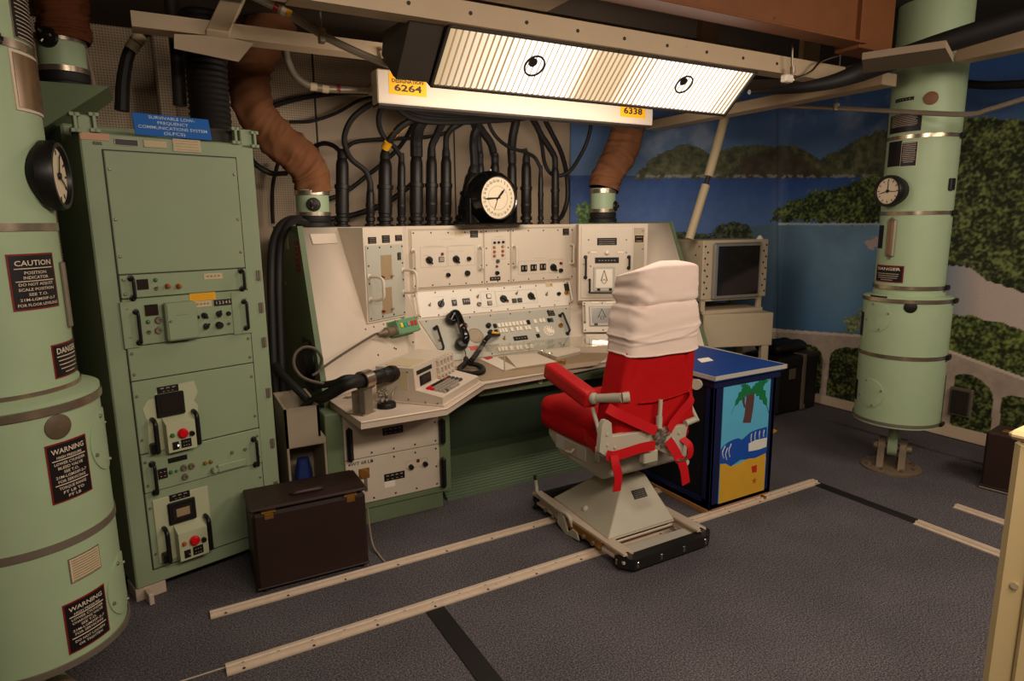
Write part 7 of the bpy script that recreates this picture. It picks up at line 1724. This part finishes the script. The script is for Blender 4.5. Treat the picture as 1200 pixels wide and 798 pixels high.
mb = MB(); mb.box(mf, .0, mw_-.04, lo_, lo_+.03, -.35, .02, .004); mb.box(mf, mw_-.08, mw_-.04, lo_, 0, -.03, .0, .003); mb.box(mf, 0, .04, lo_, 0, -.03, 0, .003); mb.box(mf, mw_-.08, mw_-.04, lo_, 0, -.36, -.33, .003); mb.box(mf, 0, mw_-.04, -.012, 0, -.36, 0, .002); mb.build('cradle', 'beige_steel', st)
Ra = math.radians(-20); af = Fr(py(822, 369.5, 3.61), (math.cos(Ra), math.sin(Ra), 0), (0,0,1))
ar = af.at(906.8, 369.5); ab = af.at(822, 408.5)[1]
mb = MB(); mb.box(af, .02, ar[0], ab, 0, -.45, 0, .006); mb.build('apron', 'beige_steel', st)
for (u0, d0) in ((ar[0]-.085, 0), (.04, 0), (ar[0]-.085, -.4), (.04, -.4)): mb = MB(); mb.box(af, u0, u0+.06, -af.o.z, ab+.01, d0-.05, d0-.004, .003); mb.build('leg', 'beige_steel', st)
# small white bits on the monitor top
c = mf.p(mw_-.05, mh_, -.05); mb = MB(); mb.lathe(Fr(c, (1,0,0), (0,1,0)), [(0,.03),(.012,.028),(.02,.015),(.03,0),(0,0)], 14); tag(mb.build('white_knob', 'key_white'), 'small white knob lying on top of the monitor', 'knob')

# ------------------------------------------------------------------ cases
def briefcase(o, u, d, h, label_, lid=.16, cat='briefcase', handle=True, tilt=0.0):
    """pilot case: o = near left floor corner, u = unit vector along the long side"""
    u = Vector(u).normalized(); back = Vector((-u.y, u.x, 0)); L_ = u_len
    r = root('pilot_case' if handle else 'dark_case', label_, cat, Vector(o)+u*L_/2+back*d/2); f = Fr(o, u, (0,0,1))
    mb = MB(); mb.box(f, 0, L_, .012, h, -d, 0, .014); bd = mb.build('body', 'leather', r)
    mb = MB()
    for (a, b) in ((.03,-.03),(L_-.03,-.03),(.03,-d+.03),(L_-.03,-d+.03)): mb.lathe(Fr(f.p(a, 0, b), (1,0,0), (0,1,0)), [(0,0),(.014,0),(.016,.014),(0,.014)], 10)
    mb.build('feet', 'black_plastic', r)
    for v in (.0,):
        mb = MB(); mb.box(f, -.003, L_+.003, .02, .03, -d-.003, .003, .004); mb.build('bottom_seam', 'leather', bd)
    if handle:
        mb = MB(); mb.box(f, -.006, L_+.006, h-.004, h+.012, -d-.004, -.07, .006); mb.build('lid', 'leather', r)
        # flap folded over the top
        mb = MB(); g = Fr(f.p(0, h+.012, -.08), u, (Vector((0,0,1))*-.012-back*.10)); mb.box(Fr(f.p(0, h+.010, -.16), u, back), -.01, L_+.01, -.17, .09, .004, .020, .008); mb.build('flap', 'leather', r)
        mb = MB(); mb.tube([f.p(L_*.36, h+.018, -.10), f.p(L_*.38, h+.036, -.075), f.p(L_*.5, h+.04, -.07), f.p(L_*.62, h+.036, -.075), f.p(L_*.64, h+.018, -.10)], .012, 10, 5); mb.build('handle', 'leather', r)
        for a in (.14, .86):
            mb = MB(); mb.box(f, L_*a-.032, L_*a+.032, h-.004, h+.006, -.066, .002, .002); mb.box(f, L_*a-.022, L_*a+.022, h+.004, h+.012, -.074, -.012, .002); mb.box(f, L_*a-.02, L_*a+.02, h-.03, h-.004, -.002, .004, .002); mb.build('lock', 'brass', r)
    return r, f
p0 = pz(303, 698); p1 = pz(433, 664); u_len = (p1-p0).length
briefcase(p0, p1-p0, .30, .385, 'dark brown leather pilot case on the carpet in front of the green rack')
p0 = Vector((4.385, 1.80, 0)); u_len = .42; rc, f_ = briefcase((4.36, 1.84, 0), Vector((.16,-1,0)), .22, .37, 'dark brown case with a pale bottom edge at the far right by the mural', handle=False, cat='case')
mb = MB(); mb.box(f_, -.004, u_len, .004, .016, -.22, .004, .003); mb.build('edge_strip', 'dull_metal', rc)
for a in (.2, .7): mb = MB(); mb.box(f_, u_len*a-.02, u_len*a+.02, .36, .376, -.1, -.05, .003); mb.build('lock', 'brass', rc)
mb = MB(); mb.tube([f_.p(.13, .372, -.11), f_.p(.15, .4, -.11), f_.p(.27, .4, -.11), f_.p(.29, .372, -.11)], .009, 8, 4); mb.build('handle', 'leather', rc)
mb = MB(); mb.tube([pz(428,604)+Vector((0,0,.2)), pz(431,612)+Vector((0,0,.12)), pz(436,640)+Vector((0,0,.03)), pz(444,650,.006), pz(452,660,.006)], .005, 8, 6); tag(mb.build('thin_cable', 'cable_beige'), 'thin pale cable trailing on the carpet beside the pilot case', 'cable')
# black trunk in the corner
tr = root('storage_case', 'black equipment trunk with a grey strap standing in the corner by the mural', 'trunk', (4.8, 3.68, 0))
tf = YF(3.485); 
mb = MB(); mb.box(tf, 4.56, 5.085, .0, .47, -.36, 0, .02); mb.box(tf, 4.55, 5.095, .40, .50, -.37, .01, .02); mb.build('body', 'black_case', tr)
sx = tf.at(940, 450)[0]; mb = MB(); mb.box(tf, sx-.02, sx+.02, .01, .5, 0, .016, .004); mb.box(tf, sx-.02, sx+.02, .49, .508, -.37, .014, .004); mb.box(tf, sx-.028, sx+.028, .02, .06, .01, .024, .005); mb.build('strap', 'strap_gray', tr)
lb0 = tf.at(928, 438); mb = MB(); mb.box(tf, lb0[0]-.04, lb0[0]+.035, lb0[1]-.045, lb0[1]+.045, .0, .012, .002); mb.build('label_holder', 'strap_gray', tr)
mb = MB(); mb.rbox(WORLD, 4.62, 5.02, 3.55, 3.82, .508, .60, .045, 6, lambda u, w, n: (0, 0, .02*noise.noise(Vector((u*3, w*3, n))))); o = mb.build('dark_bag', 'cloth_blue' if False else 'black_case', ang=60); tag(o, 'soft dark bag lying on the black trunk in the corner', 'bag')
P = [pz(x, y, 0) for x, y in ((904,502),(911,505),(906,508))]; mb = MB(); mb.prism(WORLD, [(p.x, p.y) for p in P], 0, .004); tag(mb.build('floor_tag', 'label_yellow'), 'tiny yellow tag on the carpet behind the blue cabinet', 'tag')
# ------------------------------------------------------------------ bin cabinet between rack and console with blue cloth
yb_ = 3.275; bfz = YF(yb_); xa = bfz.at(340,480)[0]; xb = bfz.at(373.5,474)[0]; xb2 = bfz.at(385,560)[0]; xa2 = bfz.at(340,560)[0]; zt_ = bfz.at(355,477)[1]; zm = bfz.at(380,510)[1]
bn_ = root('waste_bin', 'tall beige open-fronted bin between the green rack and the console', 'bin', ((xa+xb)/2, yb_+.15, 0)); t = .012
oz = bfz.at(360, 522)[1]
xl = min(xa, xa2)-.005
mb = MB(); mb.box(bfz, xl, xb2, 0, .02, -.3, 0); mb.box(bfz, xl, xl+t, 0, oz, -.3, 0, .003); mb.box(bfz, xb2-t, xb2, 0, oz, -.3, 0, .003); mb.box(bfz, xl, xb2, 0, oz, -.3, -.29)
mb.prism(bfz, [(xl, oz), (xb2, oz), (xb2, zm-.01), (xb, zm+.03), (xb, zt_), (xl, zt_)], -.012, 0); mb.prism(Fr(bfz.p(xl,0,0), -bfz.n, bfz.w), [(0, oz), (0, zt_), (.3, zt_+.02), (.3, oz)], 0, t); mb.prism(Fr(bfz.p(xb-t,0,0), -bfz.n, bfz.w), [(0, zm), (0, zt_), (.3, zt_+.02), (.3, zm)], 0, t); mb.box(bfz, xl, xb, zm, zt_+.02, -.3, -.29)
mb.build('shell', 'bin_gray', bn_)
mb = MB(); mb.box(bfz, xl+t, xb2-t, oz-.004, oz+.004, -.29, -.004); mb.build('divider', 'bin_gray', bn_)
mb = MB(); cxx = (xl+xb2)/2-.01; rnd = random.Random(9)
pts = []
rings = []
for j in range(14):
    tt = j/13; z = .03+(oz-.14)*tt; ww = lerp(.085, .03, tt); R = []
    for i in range(26):
        a = 2*PI*i/26; rr = 1+.22*noise.noise(Vector((math.cos(a)*2, math.sin(a)*2, tt*3))); R.append([cxx+.01*tt+ww*rr*math.cos(a), yb_+.13+ww*rr*.9*math.sin(a), z])
    rings.append(R)
o = loft(rings).build('blue_cloth', 'cloth_blue', ang=80); tag(o, 'crumpled dark blue cloth stuffed in the open beige bin', 'cloth')
# thick black cable bundle down the left side of the console
for i, (dx, dy, lab) in enumerate(((-1,0,'thick black cable dropping from the left end of the console top, outermost one'),(8,3,'thick black cable dropping from the left end of the console top, inner one'))):
    Pq = [(352+dx,256+dy*2,4.3),(338+dx,258,4.15),(327+dx,268,4.0),(320+dx,290,3.9),(318.5+dx,330,3.8),(320+dx,380,3.75),(322+dx,430,3.7),(325+dx,480,3.68),(327.5+dx,535,3.66),(329+dx,590,3.64)]
    conduit('thick_cable', [py(*p) for p in Pq], .022, 'black_rubber', lab, 'cable', 12, 'thick cables beside the console')
conduit('thick_cable', [py(*p) for p in ((320,425,3.72),(332,440,3.6),(350,458,3.5),(366,474,3.45),(380,492,3.42))], .022, 'black_rubber', 'black cable crossing low behind the bin towards the console pedestal', 'cable', 10, 'thick cables beside the console')
# blue-patterned poster edge behind the rack
# ------------------------------------------------------------------ cream cabinet edge in the right foreground
p = pz(1187, 512, 1.0)
fa = ray(1187, 512); fb = ray(1150, 790)
g0 = O+fa*(1.05/fa.dot(FW))          # top left corner of the cabinet, about a metre from the viewer
th_ = math.radians(62)
hd = Vector((RT.x, RT.y, 0)).normalized(); dpv = Vector((FW.x, FW.y, 0)).normalized()
uf = (hd*.55-dpv*.83).normalized()
ff2 = Fr((g0.x, g0.y, 0), uf, (0,0,1))
fc = root('cream_cabinet', 'cream metal cabinet cut off at the right edge of the picture, in the near foreground', 'cabinet', ff2.p(.25, 0, -.2))
mb = MB(); mb.box(ff2, 0, .5, 0.02, g0.z, -.012 if False else -.4, 0, .012); mb.build('body', 'foreground_cream', fc)
mb = MB(); mb.box(ff2, .045, .5, .03, g0.z-.035, -.002, .012, .006); mb.build('door', 'foreground_cream', fc)
mb = MB(); mb.box(ff2, -.006, .5, g0.z-.004, g0.z+.012, -.41, .006, .006); mb.build('top', 'foreground_cream', fc)
mb = MB(); mb.lathe(ff2.sh(.03, g0.z-.25, 0), [(0,.004),(.006,.004),(.006,0)], 10); mb.build('rivet', 'beige_steel', fc)
